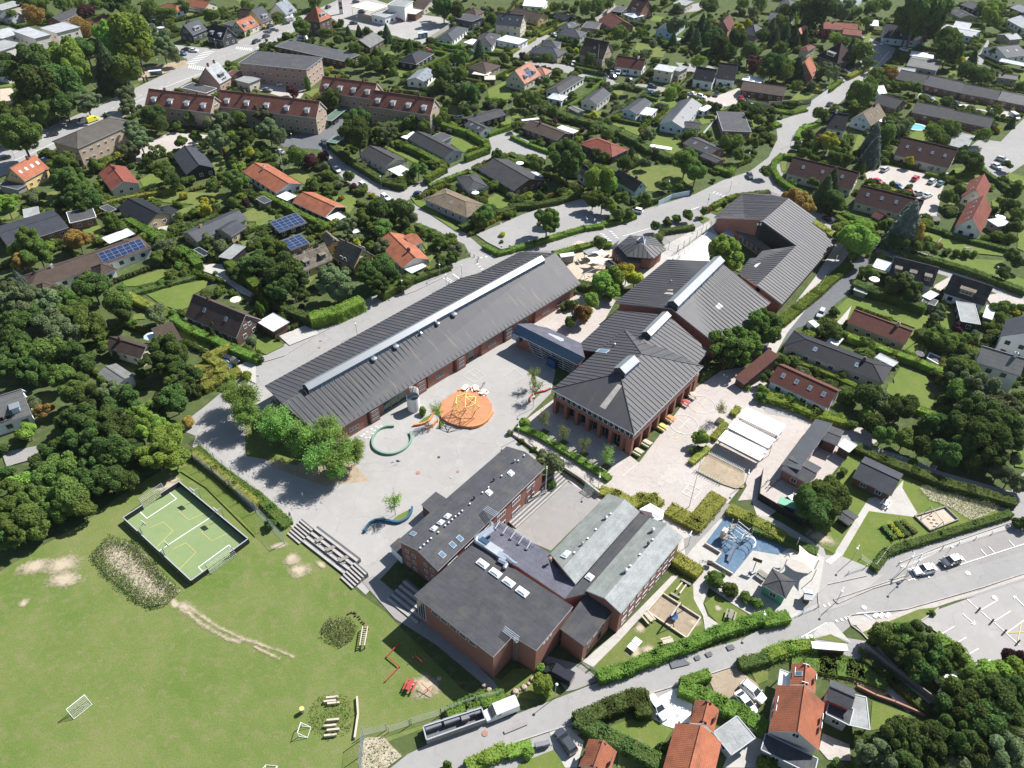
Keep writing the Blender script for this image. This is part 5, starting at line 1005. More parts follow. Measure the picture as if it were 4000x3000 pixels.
# lawns of the gardens (image tiles)
def lawns(m,L):
    for p in L: gs('lawn',m,p)
T(0,0); lawns('lawn_bright',[[820,860,960,840,990,870,850,915],[90,830,160,850,170,900,130,910],[1090,750,1220,720,1150,780],[1210,1560,1300,1500,1480,1520,1400,1600,1250,1640],[0,720,110,710,100,750,0,760]]); lawns('lawn_mid',[[800,760,980,790,940,850,830,830],[1780,1390,1930,1360,1960,1440,1860,1480],[1560,120,1680,110,1660,150,1500,170],[2040,0,2130,0,2070,40],[170,90,230,80,240,110]])
T(1,0); lawns('lawn_bright',[[1170,590,1240,590,1330,620,1260,670,1190,640],[1080,460,1180,440,1200,480,1120,500],[2060,400,2212,360,2212,440,2080,440],[1080,1260,1180,1270,1420,1400,1390,1420],[1640,1160,1760,1160,1930,1270,1790,1320,1660,1230],[2000,780,2180,690,2212,850,2060,890,2010,840],[2080,1060,2212,1010,2200,1080,2100,1100]]); lawns('lawn_mid',[[1010,1040,1180,1030,1270,1080,1120,1110,1010,1100],[400,800,540,760,560,820,480,840],[250,1500,300,1440,420,1480,500,1570,420,1600],[1590,880,1740,920,1730,1000,1600,950]])
T(2,0); lawns('lawn_bright',[[1180,130,1310,150,1290,190,1200,190],[860,1050,1090,1090,1100,1180,870,1080],[1240,1170,1450,1220,1460,1330,1380,1340,1200,1240],[1200,870,1400,860,1430,920,1330,950,1230,900],[0,920,40,930,70,1020,0,1030],[1080,1310,1200,1360,1100,1390],[1580,1000,1740,990,1740,1060,1640,1080],[2070,1040,2180,1040,2200,1090,2080,1100]]); lawns('lawn_mid',[[1000,1480,1180,1430,1440,1440,1600,1560,1400,1659,1120,1659],[1460,620,1560,620,1520,660],[860,780,960,790,960,820,900,830],[270,1030,360,1040,600,1120,500,1130],[1000,220,1090,240,1060,280],[1080,370,1340,430,1300,500,1150,490,1060,430],[620,1000,780,960,760,1020,660,1020]])
T(3,0); lawns('lawn_bright',[[190,870,260,800,410,820,330,870],[770,1170,850,1180,800,1320,720,1340],[1210,1190,1290,1120,1400,1130,1380,1220,1240,1230],[1750,240,1840,240,1830,290,1780,300],[1600,400,1640,400,1620,470,1580,460],[1430,830,1560,870,1740,890,1690,900,1450,860],[1760,900,1920,930,1890,950,1770,930],[1590,1460,1700,1450,1640,1500,1560,1500],[1600,1545,1880,1500,1840,1560,1720,1600],[2070,1490,2212,1530,2212,1610,2080,1560],[1100,520,1200,520,1180,560,1060,540],[830,330,900,260,870,370,820,370],[2170,640,2212,610,2212,700,2180,710]]); lawns('lawn_mid',[[1130,1320,1110,1380,1060,1350],[400,700,500,740,430,780,380,750],[1560,600,1660,580,1640,660,1560,650],[100,1400,160,1390,150,1480,120,1490]])
T(0,1); lawns('lawn_bright',[[700,320,860,290,890,330,860,400,740,370],[1060,780,1400,670,1460,690,1420,760,1180,820,1080,820],[1270,890,1480,820,1800,760,1780,830,1660,900,1630,1000,1560,1030,1400,980]]); lawns('lawn_mid',[[290,90,440,0,500,0,540,90,400,120],[0,240,160,140,220,170,120,240,0,270],[1340,90,1500,0,2000,20,1920,90,1560,230,1500,180,1680,110],[1490,1120,1600,1110,1840,1310,1800,1380,1640,1300,1500,1200],[1160,1060,1250,1050,1260,1100,1140,1110],[2080,200,2212,130,2212,260,2120,260],[2080,440,2212,390,2212,420,2100,470]])
gs('drive','pale_pavers',[1360,310,1560,280,1400,360,1380,360]); gs('drive','pale_pavers',[1730,620,1920,630,1950,700,2000,760,2190,880,2212,930,2080,880,1900,740,1740,680]); gs('drive','pale_pavers',[2050,1510,2212,1430,2212,1659,2080,1600])
T(1,1); lawns('lawn_bright',[[660,40,840,30,880,90,800,200,720,180],[1960,80,2080,20,2212,90,2212,140,2100,150],[1330,40,1470,100,1760,330,1740,350,1380,110],[1410,480,1560,540,1500,620,1480,560],[0,1280,100,1260,250,1330,90,1410,0,1370]]); lawns('lawn_mid',[[0,150,190,210,180,260,20,300,0,290],[420,800,500,680,540,700,440,840],[1440,450,1480,440,1480,520]])
gs('drive','pale_pavers',[200,1250,420,1160,520,1200,540,1230,290,1330])
T(1,1); gs('car_park','asphalt',[1900,370,2100,290,2212,240,2300,200,2700,70,2900,20,3080,180,2980,270,2560,400,2212,480,2120,500,2000,440])
T(2,1); lawns('lawn_bright',[[1040,10,1130,0,1200,70,1100,90],[1740,160,1800,110,1850,120,1780,170],[1600,240,1640,200,1710,240,1650,275],[1640,1560,1750,1540,1720,1600,1620,1659],[1900,670,1990,620,1980,700],[420,1040,480,1000,470,1060]])
T(3,1); lawns('lawn_bright',[[1340,340,1520,400,1640,400,2030,520,2040,560,1560,510,1340,380],[1440,560,2040,600,1990,680,2212,760,2212,860,1990,760,1460,590],[490,1100,720,890,960,920,1060,960,1230,1040,1380,1080,1360,1240,1180,1370,1100,1360,1270,1180,760,990,690,1110,600,1180],[1180,1380,1330,1280,1400,1440,1280,1420],[1480,1090,1560,1010,1640,1030,1600,1150,1660,1230,1490,1200],[1140,1520,1360,1600,1400,1659,1100,1700,1080,1620],[1930,80,2080,60,2110,130,2060,180,1940,150],[1540,60,1680,90,1690,180,1560,170],[2160,330,2212,340,2212,520,2150,490],[640,170,700,190,690,220,640,200],[870,760,980,770,940,800]]); gs('drive','pavers',[1440,810,1560,740,1600,760,1480,870,1420,850]); gs('drive','pavers',[1870,900,2000,880,2212,940,2212,1000,1920,970]); gs('drive','pale_pavers',[560,1170,720,990,680,1110,620,1170])
T(3,2); lawns('lawn_bright',[[1010,80,1040,0,1340,0,1440,100,1420,230,1130,130],[2110,570,2212,560,2212,730,2130,720],[1170,380,1240,390,1210,440,1150,430]])
T(0,2); lawns('lawn_bright',[[1560,760,1640,700,1720,700,1900,860,2212,1180,2212,1330,1780,900]]); gs('shaded_yard','court_asphalt',[20,600,330,540,340,640,60,720])
# sports pitch floor and lines
T(0,2); a,b,c_,d_=[P(*q) for q in ((1085,1180),(1560,880),(2145,1360),(1668,1727))]; gs('pitch_floor','turf_court',[1085,1180,1560,880,2145,1360,1668,1727],.10)
WHL='white_paint'
marks([([1378,1443,1845,1140],.14,WHL),([1212,1108,1270,1165,1527,995,1468,943],.14,WHL),([1765,1636,1715,1587,1978,1395,2030,1440],.14,WHL),([1290,1250,1412,1197,1495,1272,1360,1410],.08,'yellow_line'),([1660,1005,1548,1108,1635,1180,1785,1110],.08,'yellow_line'),([1490,1435,1607,1377,1695,1458,1550,1605],.08,'yellow_line'),([1860,1175,1743,1285,1830,1360,1985,1285],.08,'yellow_line')],.40)
# painted road lines
def dash(x0,y0,x1,y1,n,w=.15,m=WHL,fr=.5):
    return [([x0+(x1-x0)*(i/n),y0+(y1-y0)*(i/n),x0+(x1-x0)*((i+fr)/n),y0+(y1-y0)*((i+fr)/n)],w,m) for i in range(n)]
T(0,0); R=[([0,1440,260,1330,480,1230,700,1130],.2,WHL),([860,1035,1250,850],.2,WHL),([1370,775,1750,630],.25,WHL)]+dash(0,1380,860,985,14)+dash(900,970,1500,700,10)+dash(1830,520,2200,400,8)+dash(2212,420,2830,90,16,.2)
for i in range(9): R.append(([1610+i*20,545-i*13,1690+i*20,555-i*13],.5,WHL)); R.append(([1640+i*18,560+i*3,1630+i*18,590+i*3],.35,WHL)); R.append(([2050+i*16,405+i*2,2040+i*16,425+i*2],.3,WHL))
T(0,0); marks(R,.20)
T(3,0); marks([([1050,440,1000,500,925,585],.2,WHL),([800,690,760,715],.2,WHL)]+dash(940,420,1010,560,5),.22)
T(1,1); R=[]
for i in range(0,7,2):
    for j in range(0,3,2): R.append(([1900+i*10+j*6+(0 if i%2 else 4),625+i*11-j*2,1912+i*10+j*6,628+i*11-j*2],.35,WHL))
for i in range(0,9,2): R.append(([1940+i*22,575-i*4,1952+i*22,565-i*4],.4,WHL)); R.append(([1620+i*9,745+i*5,1630+i*9,752+i*5],.3,WHL)); R.append(([1650+i*9,745+i*5,1660+i*9,752+i*5],.3,WHL))
for i in range(5): R.append(([1700+i*12,712+i*9,1714+i*12,716+i*9],.4,WHL))
marks(R,.30)
T(2,1); R=[([955,385,1190,318],.2,WHL),([1500,175,1620,130],.2,WHL)]
for i in range(0,8,2):
    for j in range(0,3,1): R.append(([760+i*10+j*14,362+i*9+j*4,772+i*10+j*14,366+i*9+j*4],.3,WHL)); R.append(([838+i*9+j*11,340+i*9+j*3,848+i*9+j*11,344+i*9+j*3],.3,WHL)); R.append(([1730+i*14+j*8,12+i*5-j*6,1742+i*14+j*8,15+i*5-j*6],.3,WHL))
for p in ([0,235,55,285],[60,225,110,270],[120,210,165,262],[340,340,385,375],[380,145,400,160],[455,310,490,340],[480,105,540,150],[590,95,640,140],[650,85,690,110],[540,100,580,140],[0,440,20,460],[60,435,40,415],[760,250,790,275],[700,180,740,215]): R.append((p,.12,WHL))
marks(R,.38)
T(1,1); marks([([2110,265,2180,335],.12,WHL),([2165,250,2212,300],.12,WHL)],.38)
T(3,3); R=[([1718,202,1810,287],.13,WHL),([1840,295,1983,210],.13,WHL),([1840,310,1925,385],.13,WHL),([1955,393,2092,307],.13,WHL),([1955,405,2050,490],.13,WHL),([2065,490,2212,385],.13,WHL),([2050,490,2170,600],.13,WHL),([1478,515,1610,437],.13,WHL),([1565,617,1712,533],.13,WHL),([1690,705,1815,630],.13,WHL),([1830,780,1920,725],.13,WHL),([2050,492,2212,488],.1,'yellow_line'),([2150,595,2190,390],.1,'yellow_line'),([1680,330,1775,412],.13,WHL),([1755,415,1785,420,1778,390],.18,WHL),([2130,180,2212,265],.13,WHL),([2145,183,2120,178,2128,200],.18,WHL),
 ([685,355,770,325,1170,292],.13,WHL),([205,580,300,525,505,405],.13,WHL),([1210,42,1280,18],.15,WHL)]
for x,y in ((480,260),(520,248),(585,392),(628,380),(665,368),(1380,10)): R.append(([x,y-10,x+14,y+10],.35,WHL))
for x in (915,965,1020): R.append(([x,360,x+28,322],.6,WHL))
for x in (335,370): R.append(([x,512,x+6,545],.6,WHL))
for i in range(6): R.append(([830+i*12,330+i*8,838+i*12,334+i*8],.3,WHL))
marks(R,.40)
T(3,2); R=[([1230,1620,1270,1700],.12,WHL),([1640,1570,2212,1385],.13,WHL),([1665,1485,1710,1540],.12,WHL),([1835,1430,1885,1485],.12,WHL),([1905,1408,1955,1462],.12,WHL),([2078,1352,2130,1408],.12,WHL)]
for i in range(8): R.append(([497+i*17,1530-i*9,530+i*17,1555-i*9] if 0 else [500+i*12,1535-i*10,545+i*12,1555-i*10],.35,WHL))
marks(R,.41)
# playground markings
def circ(x,y,rm,w,m,n=28):
    p=P(x,y); L=[]
    for k in range(n+1):
        X,Y=proj(p+Vector((rm*math.cos(2*math.pi*k/n),rm*math.sin(2*math.pi*k/n),0))); L+=[(X-TX)*TK,(Y-TY)*TK]
    return (L,w,m)
FL='faded_line'
T(2,2); R=[circ(1485,350,3.1,.1,FL),([1440,395,1530,305],.1,FL),([1450,315,1530,390],.1,FL),circ(1640,180,3.0,.08,FL),([1600,225,1680,135],.08,'yellow_line'),([1610,150,1680,215],.08,FL),([1470,940,1530,868,1635,922,1572,995,1470,940],.1,FL),([1500,965,1600,890],.08,FL),([1500,905,1605,960],.08,FL),([1350,460,1430,410,1500,445,1420,500],.07,FL),([1410,475,1440,460],.3,'yellow_line'),([810,790,950,680],.08,FL),([950,800,1100,680],.08,FL)]; marks(R,.42)
T(1,1); R=[([1788,1590,1895,1525,1980,1590,1890,1650,1788,1590],.08,FL),circ(1882,1588,.35,.08,FL),([1840,1560,1930,1620],.06,FL),([1930,1555,1840,1622],.06,FL)]; marks(R,.42)
T(2,1); marks([([-80,1600,20,1528,105,1600,0,1660],.08,FL)],.43); T(2000,1250,3.1725); marks([circ(410,815,1.6,.1,FL),circ(410,815,1.1,.08,FL),circ(410,815,.6,.08,FL)],.43)
T(1,2); R=[]
for x,y in ((915,455),(960,420),(1000,395),(1040,375),(1085,372),(985,470),(950,470),(1010,435),(1025,410),(935,440),(890,480),(1060,405),(1060,385)): R.append(([x-10,y,x+10,y-4],.4,FL))
marks(R,.42)
# asphalt repairs and covers
T(2,3); [gs('road_patch','dark_asphalt',p) for p in ([1348,728,1440,705,1480,722,1545,765,1380,805],[1568,702,1610,688,1632,722,1590,737],[1663,672,1715,655,1735,690,1690,708],[1845,610,1900,595,1928,630,1870,652])] and None
T(1800,2650,3.1725); gs('road_patch','court_asphalt',[530,655,825,540,838,575,545,695])
def cover(x,y,r,m='red_cover'):
    p=P(x,y); mb=MB(); mb.lathe((p.x,p.y,.05),[(r,0),(r,.085),(.01,.09)],m,14); o=one(mb,'manhole_cover','','manhole cover',p); later(o,'round rusty manhole cover',p)
T(1,2); cover(1400,770,.45); cover(1580,635,.3,'trim_dark'); cover(1745,758,.3); cover(870,1596,.55); cover(1686,808,.3,'trim_grey'); T(1,3); cover(1978,1362,.5); T(1,1); cover(560,1288,.35); cover(548,1345,.35); T(3,3); cover(828,275,.5,'trim_grey'); cover(1955,190,.5,'trim_grey'); cover(1708,668,.4,'trim_grey')
T(2,3); cover(1432,1205,.35,'trim_grey'); T(3,2); cover(1725,1637,.45,'trim_white')
# kerbs as real steps
def kerb(pts,w=.2,h=.24,m='concrete'):
    L=[P(pts[i],pts[i+1],0) for i in range(0,len(pts),2)]; mb=MB()
    for a,b in zip(L,L[1:]): mb.bar(a+Vector((0,0,h/2)),b+Vector((0,0,h/2)),w,m,h)
    o=mb.build('kerb'); o['kind']='structure'
T(3,3); kerb([565,205,700,160,1180,0]); kerb([565,205,600,240,900,110,1195,25]); kerb([690,360,720,430,810,495,860,550,1400,1080]); kerb([700,340,1190,290,1850,100,2212,-20]); kerb([440,270,430,150,510,75,850,0]); kerb([1470,280,1440,310,1320,390,1500,520])
T(2,3); kerb([530,1280,300,1350,0,1450]); kerb([1150,1030,1480,930]); kerb([1700,850,1950,770]); T(3,2); kerb([920,1600,1000,1480,1050,1450,1500,1310,2100,1120,2115,1000]); kerb([1130,1550,1500,1400,2212,1160])
T(1,1); kerb([0,1490,240,1420,540,1230,890,1050,1180,900,1290,890,1370,860,1620,740,1760,640])
T(0,0); kerb([0,1530,480,1290,870,1120,1260,905]); kerb([-100,1310,420,1110,870,905,1150,775,1500,610])
# ---------------------------------------------------------------- plants
def fastmesh(name,V,F,mat,smooth=False):
    me=bpy.data.meshes.new(name); nv,nf=len(V),len(F); k=F.shape[1]
    me.vertices.add(nv); me.vertices.foreach_set('co',V.astype('f').ravel()); me.loops.add(nf*k); me.loops.foreach_set('vertex_index',F.astype('i').ravel())
    me.polygons.add(nf); me.polygons.foreach_set('loop_start',np.arange(0,nf*k,k,dtype='i')); me.update(calc_edges=True); me.validate()
    if mat: me.materials.append(mat)
    return me
def leaves(C_,Nn,size,rs,asp=.6):
    n=len(C_); r=rs.normal(size=(n,3)); t=np.cross(Nn,r); t/=np.linalg.norm(t,axis=1,keepdims=True)+1e-9; b=np.cross(Nn,t); s=size*(.6+.8*rs.rand(n,1))
    V=np.stack([C_-t*s-b*s*asp*.2,C_+b*s*asp,C_+t*s-b*s*asp*.2,C_-b*s*asp],1).reshape(-1,3); return V,np.arange(4*n).reshape(n,4)
def unit(v): return v/(np.linalg.norm(v,axis=1,keepdims=True)+1e-9)
def crown(seed,n,size,k=16,spread=.62,lr=(.26,.46),flat=.85,core=.55):
    rs=np.random.RandomState(seed); d=unit(rs.normal(size=(k,3))); d[:,2]=d[:,2]*.9+.1; c=d*(spread*(.6+.5*rs.rand(k,1))); r=lr[0]+(lr[1]-lr[0])*rs.rand(k)
    c=np.vstack([c,[[0,0,0]]]); r=np.append(r,core)
    w=r**2/np.sum(r**2); i=rs.choice(k+1,n,p=w); u=unit(rs.normal(size=(n,3))); u[:,2]=np.where(rs.rand(n)<.35,np.abs(u[:,2]),u[:,2]); p=c[i]+u*(r[i]*(.86+.2*rs.rand(n)))[:,None]
    dd=np.linalg.norm(p[:,None,:]-c[None],axis=2)-r[None]*.8; keep=(dd>-.02).all(1) | (rs.rand(n)<.08); p=p[keep];u=u[keep]; p[:,2]*=flat
    nn=unit(u*.8+rs.normal(size=p.shape)*.6+np.array([[0,0,.3]])); return leaves(p,nn,size,rs)
def conifer(seed,n,size,tiers=13):
    rs=np.random.RandomState(seed); z=1-np.sqrt(rs.rand(n)); z=z*.97+.02; a=rs.rand(n)*2*np.pi; ph=rs.rand(tiers+1)*6; ti=(z*tiers).astype(int); saw=(1-(z*tiers-ti))**1.5; br=.72+.28*np.abs(np.sin(a*4.5+ph[ti]*3)); R=(1-z)**.7*(.5+.5*saw)*br
    rr=R*(.55+.45*np.sqrt(rs.rand(n))); p=np.stack([rr*np.cos(a),rr*np.sin(a),z-(rr*.16)],1); u=np.stack([np.cos(a),np.sin(a),np.full(n,.75)],1); return leaves(p,unit(u+rs.normal(size=p.shape)*.4),size,rs,.45)
def column(seed,n,size):
    rs=np.random.RandomState(seed); z=rs.rand(n); a=rs.rand(n)*2*np.pi; R=np.minimum(1,np.sqrt(np.clip((1-z)*3.2,0,1)))*np.minimum(1,.7+z*2)*(.86+.14*np.sin(a*5+z*7)); rr=R*(.85+.2*rs.rand(n)); p=np.stack([rr*np.cos(a),rr*np.sin(a),z],1); u=np.stack([np.cos(a),np.sin(a),z*.9],1); return leaves(p,unit(u+rs.normal(size=p.shape)*.4),size,rs,.5)
def airy(seed,n,size,nb=26,up=.5,droop=0):
    rs=np.random.RandomState(seed); P_=[];U=[];B=[]
    for k in range(nb):
        a=rs.rand()*6.28; z0=-.75+1.2*rs.rand(); L=(.95-.45*abs(z0+.2))*(.7+.4*rs.rand()); e=np.array([math.cos(a),math.sin(a),up*(.5+rs.rand())]); e/=np.linalg.norm(e); s=np.array([0,0,z0]); m=s+e*L; B.append((s,m))
        t=rs.rand(n//nb)**.7; q=s+np.outer(t,e*L)+rs.normal(size=(n//nb,3))*(.05+.09*t[:,None]); q[:,2]-=droop*t*t*.3; P_.append(q); U.append(np.tile(e*.3+np.array([0,0,.8]),(len(q),1)))
    P_=np.vstack(P_); U=np.vstack(U); V,F=leaves(P_,unit(U+rs.normal(size=P_.shape)*.6),size,rs,.5); return (V,F),B
PROTO={}
def trunkmesh(h,r,branches,m='bark',name='trunk'):
    mb=MB(); mb.bar((0,0,-.3),(0,0,h*.5),r*2,m,n=7); mb.bar((0,0,h*.5),(0.0,0,h),r*1.3,m,n=6)
    for a,b in branches: mb.bar(a,b,r*.55,m,n=4)
    return mkmesh(name,mb)
ARR={}
def fm(n_,V,F): ARR[n_]=(V,F); return fastmesh('crown',V,F,None)
def protos():
    sp=[.60,.70,.66,.78,.56]; fl=[.85,.72,.95,.8,1.0]
    for i in range(5):
        for nm,f,a in (('big',crown,(20+i,10500,.060,20+i*4,sp[i],(.15,.36),fl[i],.46)),('mid',crown,(40+i,4200,.088,12+i*2,sp[i]-.04,(.2,.42),fl[i],.46)),('sml',crown,(60+i,1400,.14,7+i,.52,(.28,.5),.85,.5)),('loose',crown,(160+i,11500,.048,28,sp[i]+.08,(.12,.27),fl[i]+.05,.28)),('con',conifer,(80+i,7000,.075,8+i)),('tny',crown,(260+i,260,.32,6,.45,(.35,.55),.9,.6)),('col',column,(90+i,2600,.075))): PROTO[nm+'%d'%i]=fm(nm+'%d'%i,*f(*a))
        (V,F),B=airy(100+i,1000,.055,24,.75); PROTO['spa%d'%i]=fm('spa%d'%i,V,F); PROTO['spaB%d'%i]=B
        (V,F),B=airy(120+i,13000,.042,34,.35,.4); PROTO['lar%d'%i]=fm('lar%d'%i,V,F); PROTO['larB%d'%i]=B
    PROTO['trunk']=trunkmesh(1.0,.045,[((0,0,.45),(.28,.1,.85)),((0,0,.5),(-.25,.15,.9)),((0,0,.4),(.05,-.28,.85))])
    for i in range(5):
        for t in ('spa','lar'):
            mb=MB(); mb.bar((0,0,-1.35),(0,0,.3),.05,'bark',n=6); mb.bar((0,0,.3),(0,0,.8),.025,'bark',n=4)
            for s,m in PROTO[t+'B%d'%i]: mb.bar(tuple(s),tuple(m),.02,'bark',n=3)
            PROTO[t+'T%d'%i]=mkmesh('trunk',mb)
KINDW=dict(D=('dark green rounded tree','tree'),B=('green leafy tree','tree'),L=('bright green leafy tree','tree'),G=('grey green loose tree','tree'),P=('purple leaved tree','tree'),C=('dark green spruce','conifer'),V=('blue green fir','conifer'),K=('narrow columnar thuja','thuja'),Y=('yellow leaved tree','tree'),O=('autumn toned tree','tree'),R=('airy larch like tree','tree'),S=('young sparse tree','tree'))
KG=dict(tree='broadleaved trees of the neighbourhood',conifer='conifers of the neighbourhood',thuja='columnar thujas in the gardens',shrub='garden shrubs')
NT=[0]; TREES=[]
def setmat(o,m): 
    if not o.data.materials: o.data.materials.append(m)
    o.material_slots[0].link='OBJECT'; o.material_slots[0].material=m
TS=[]
def tree(x,y,r,k='B',rm=None,pos=None):
    NT[0]+=1; i=random.randrange(5)
    if pos is None: rm=r*mpp(x,y)*1.08
    small=rm<1.9 and k not in 'CVKSR'
    if k in 'CV': Hh=rm*2.2; ctr=Hh*.42; rad=rm
    elif k=='K': Hh=rm*2.2; ctr=Hh*.5; rad=rm*.45
    elif k in 'SR': Hh=rm*2.7; ctr=Hh*.60; rad=rm
    else: Hh=rm*2.15; rad=rm; ctr=rm*.7 if small else Hh-rm*.95
    g=Vector(pos) if pos else P(x,y,ctr); g.z=0
    word,cat=KINDW[k]
    if small: word=word.replace('tree','shrub').replace('leafy ',''); cat='shrub'
    sz='' if small else ('tall ' if rad>4.2 else 'mid sized ' if rad>2.6 else 'small ')
    TREES.append((g.x,g.y,rad))
    if k in 'CV': me='con%d'%i; scl=(rad*1.05,rad*1.05,Hh); loc=(0,0,Hh*.04)
    elif k=='K': me='col%d'%i; scl=(rad,rad,Hh); loc=(0,0,0)
    elif k=='S': me='spa%d'%i; scl=(rad,rad,rad); loc=(0,0,ctr)
    elif k=='R': me='lar%d'%i; scl=(rad,rad,rad*.95); loc=(0,0,ctr)
    else: me=('sml%d' if rad<1.7 else 'mid%d' if rad<3.3 else ('loose%d' if k=='G' or random.random()<.4 else 'big%d'))%i; scl=(rad*random.uniform(.86,1.14),rad*random.uniform(.86,1.14),rad*random.uniform(.92,1.2)); loc=(0,0,ctr)
    TS.append(dict(g=g,rad=rad,k=k,cat=cat,small=small,desc=sz+word,me=me,scl=scl,loc=loc,i=i,ctr=ctr,Hh=Hh,a=random.random()*6.28,app=rad/max(20,math.hypot(g.length,CH))))
def merged(name,label,specs,cat):
    Vs=[];Fs=[];Mi=[];off=0; ks=sorted({t['k'] for t in specs})
    for t in specs:
        V,F=ARR[t['me']]; 
        if len(F)>4000: F=F[::2]
        c,s_=math.cos(t['a']),math.sin(t['a']); W=V*np.array(t['scl'])+np.array(t['loc']); W=np.stack([W[:,0]*c-W[:,1]*s_+t['g'].x,W[:,0]*s_+W[:,1]*c+t['g'].y,W[:,2]],1); Vs.append(W);Fs.append(F+off);off+=len(V);Mi.append(np.full(len(F),ks.index(t['k'])))
    me=fastmesh(name,np.vstack(Vs),np.vstack(Fs),None)
    for k in ks: me.materials.append(LEAF[k])
    me.polygons.foreach_set('material_index',np.concatenate(Mi).astype('i')); o=bpy.data.objects.new(name,me); C.objects.link(o); o['kind']='stuff'; o['label']=label; o['category']=cat
def plant_all():
    cnt={}; rest={'tree':[],'shrub':[]}
    for t in sorted(TS,key=lambda t:-t['app']):
        c=t['cat']; cnt[c]=cnt.get(c,0)+1
        if cnt[c]>295: rest['shrub' if c=='shrub' else 'tree'].append(t); continue
        g,rad,k,i=t['g'],t['rad'],t['k'],t['i']; r_=thing(c,'',c,g,KG[c],t['a']); later(r_,t['desc'],g)
        o=bpy.data.objects.new('crown',PROTO[t['me']]); C.objects.link(o); o.parent=r_; o.location=t['loc']; o.scale=t['scl']; setmat(o,LEAF['L' if k=='S' else k])
        if k in 'SR':
            q=bpy.data.objects.new('trunk',PROTO[('spaT%d' if k=='S' else 'larT%d')%i]); C.objects.link(q); q.parent=r_; q.location=t['loc']; q.scale=(rad,rad,t['ctr']/1.3)
        elif not t['small']:
            q=bpy.data.objects.new('trunk',PROTO['trunk']); C.objects.link(q); q.parent=r_; hh=t['ctr'] if k not in 'CVK' else t['Hh']*.8; w_=max(rad,1.6) if k not in 'CVK' else rad*.6; q.scale=(w_,w_,hh)
    for c,L in rest.items():
        if L: merged('distant_%ss'%c,'small distant %ss among the houses of the upper neighbourhood'%c,L,'%ss'%c)
    print('counts',cnt)
def trees(s):
    for tok in s.split():
        a=tok.split(','); tree(float(a[0]),float(a[1]),float(a[2]),a[3] if len(a)>3 else 'B')
protos()
T(0,0); trees('560,490,120,L 650,620,110,L 960,330,130,L 1120,320,150,L 1190,450,110,L 940,610,130,C 1080,600,120,B 740,430,100,D 250,590,150,D 320,770,160,D 500,740,150,D 540,880,110,D 190,850,80,D 350,950,100,B 130,1000,95 170,1160,150 60,1130,80 740,880,95,G 1350,310,80,G 1400,400,90,G 1500,480,60,G 560,40,60 740,100,60,P 1020,30,90,D 1120,110,70 1290,80,70 1430,130,70 830,40,50 680,30,45 290,130,70,O 105,120,40 690,230,70,O 760,280,40,O 1470,215,45 1830,140,60 1920,110,45 2120,50,45 1090,830,80,G 1120,930,80,G 1320,1000,85,D 940,1080,60,C 930,1220,60,C 1150,1120,80,G 1210,1220,100,G 1130,1300,80,G 1350,1320,70 1420,1470,85 1390,1080,60,D 1530,1080,40 1640,1020,55 1690,1180,55 1560,1220,55 1770,1240,45 1890,1060,95,G 1890,1220,85,G 2060,1020,65 2110,1200,100,D 2170,1320,60,Y 2040,1560,85 1850,1610,60 560,1410,80 560,1550,100,D 680,1600,90 800,1420,55 1500,1560,70,D 220,10,70,D 330,40,60 420,130,40 1600,60,40,D 2090,300,25 2140,285,25 1710,355,18 1370,220,30')
T(1,0); trees('190,160,55 390,240,75 600,290,60 730,200,32 710,340,45 800,290,40,C 890,280,40,C 1130,300,55,C 500,20,50,D 950,270,40 1220,410,55,D 1330,400,45,K 1620,60,90,D 1730,80,75,D 1560,90,60 2040,150,40 1990,230,35 1910,250,22 1030,440,40 860,420,50 930,520,60 1040,540,60 1000,570,50 1150,520,65,D 1190,590,40 810,540,50 1190,630,45 1620,640,75,D 1590,720,60,D 1760,640,60 1930,440,60,C 1770,510,75 2150,510,45 1780,780,80,G 1690,780,55 1860,800,85,D 1960,760,50,L 2160,660,30,Y 1795,940,65,D 1660,900,45 1890,880,40 330,800,45,P 290,770,40,P 445,720,45,K 650,860,85,D 60,980,80,G 110,1120,100,G 200,1180,70,G 880,1150,150,D 870,1050,100,D 1130,1150,90,G 1070,1120,60 1200,1080,50 1350,1060,60 1450,1080,60 1540,1050,55 1620,990,60 350,1350,80 250,1400,40 470,1380,60,P 580,1350,50,P 590,1440,45,G 800,1520,50,B 840,1620,40,P 1400,1460,75 2080,1330,45 2050,1060,25,D 2110,1080,18,D 500,1600,60 620,1640,50 1480,1560,40 2000,860,25 2130,880,40 1170,1550,25,P 0,1330,50 1700,1640,30 90,350,16,D 165,370,16,D 200,345,18,D 240,322,20,D 1500,1000,30 540,620,22,K')
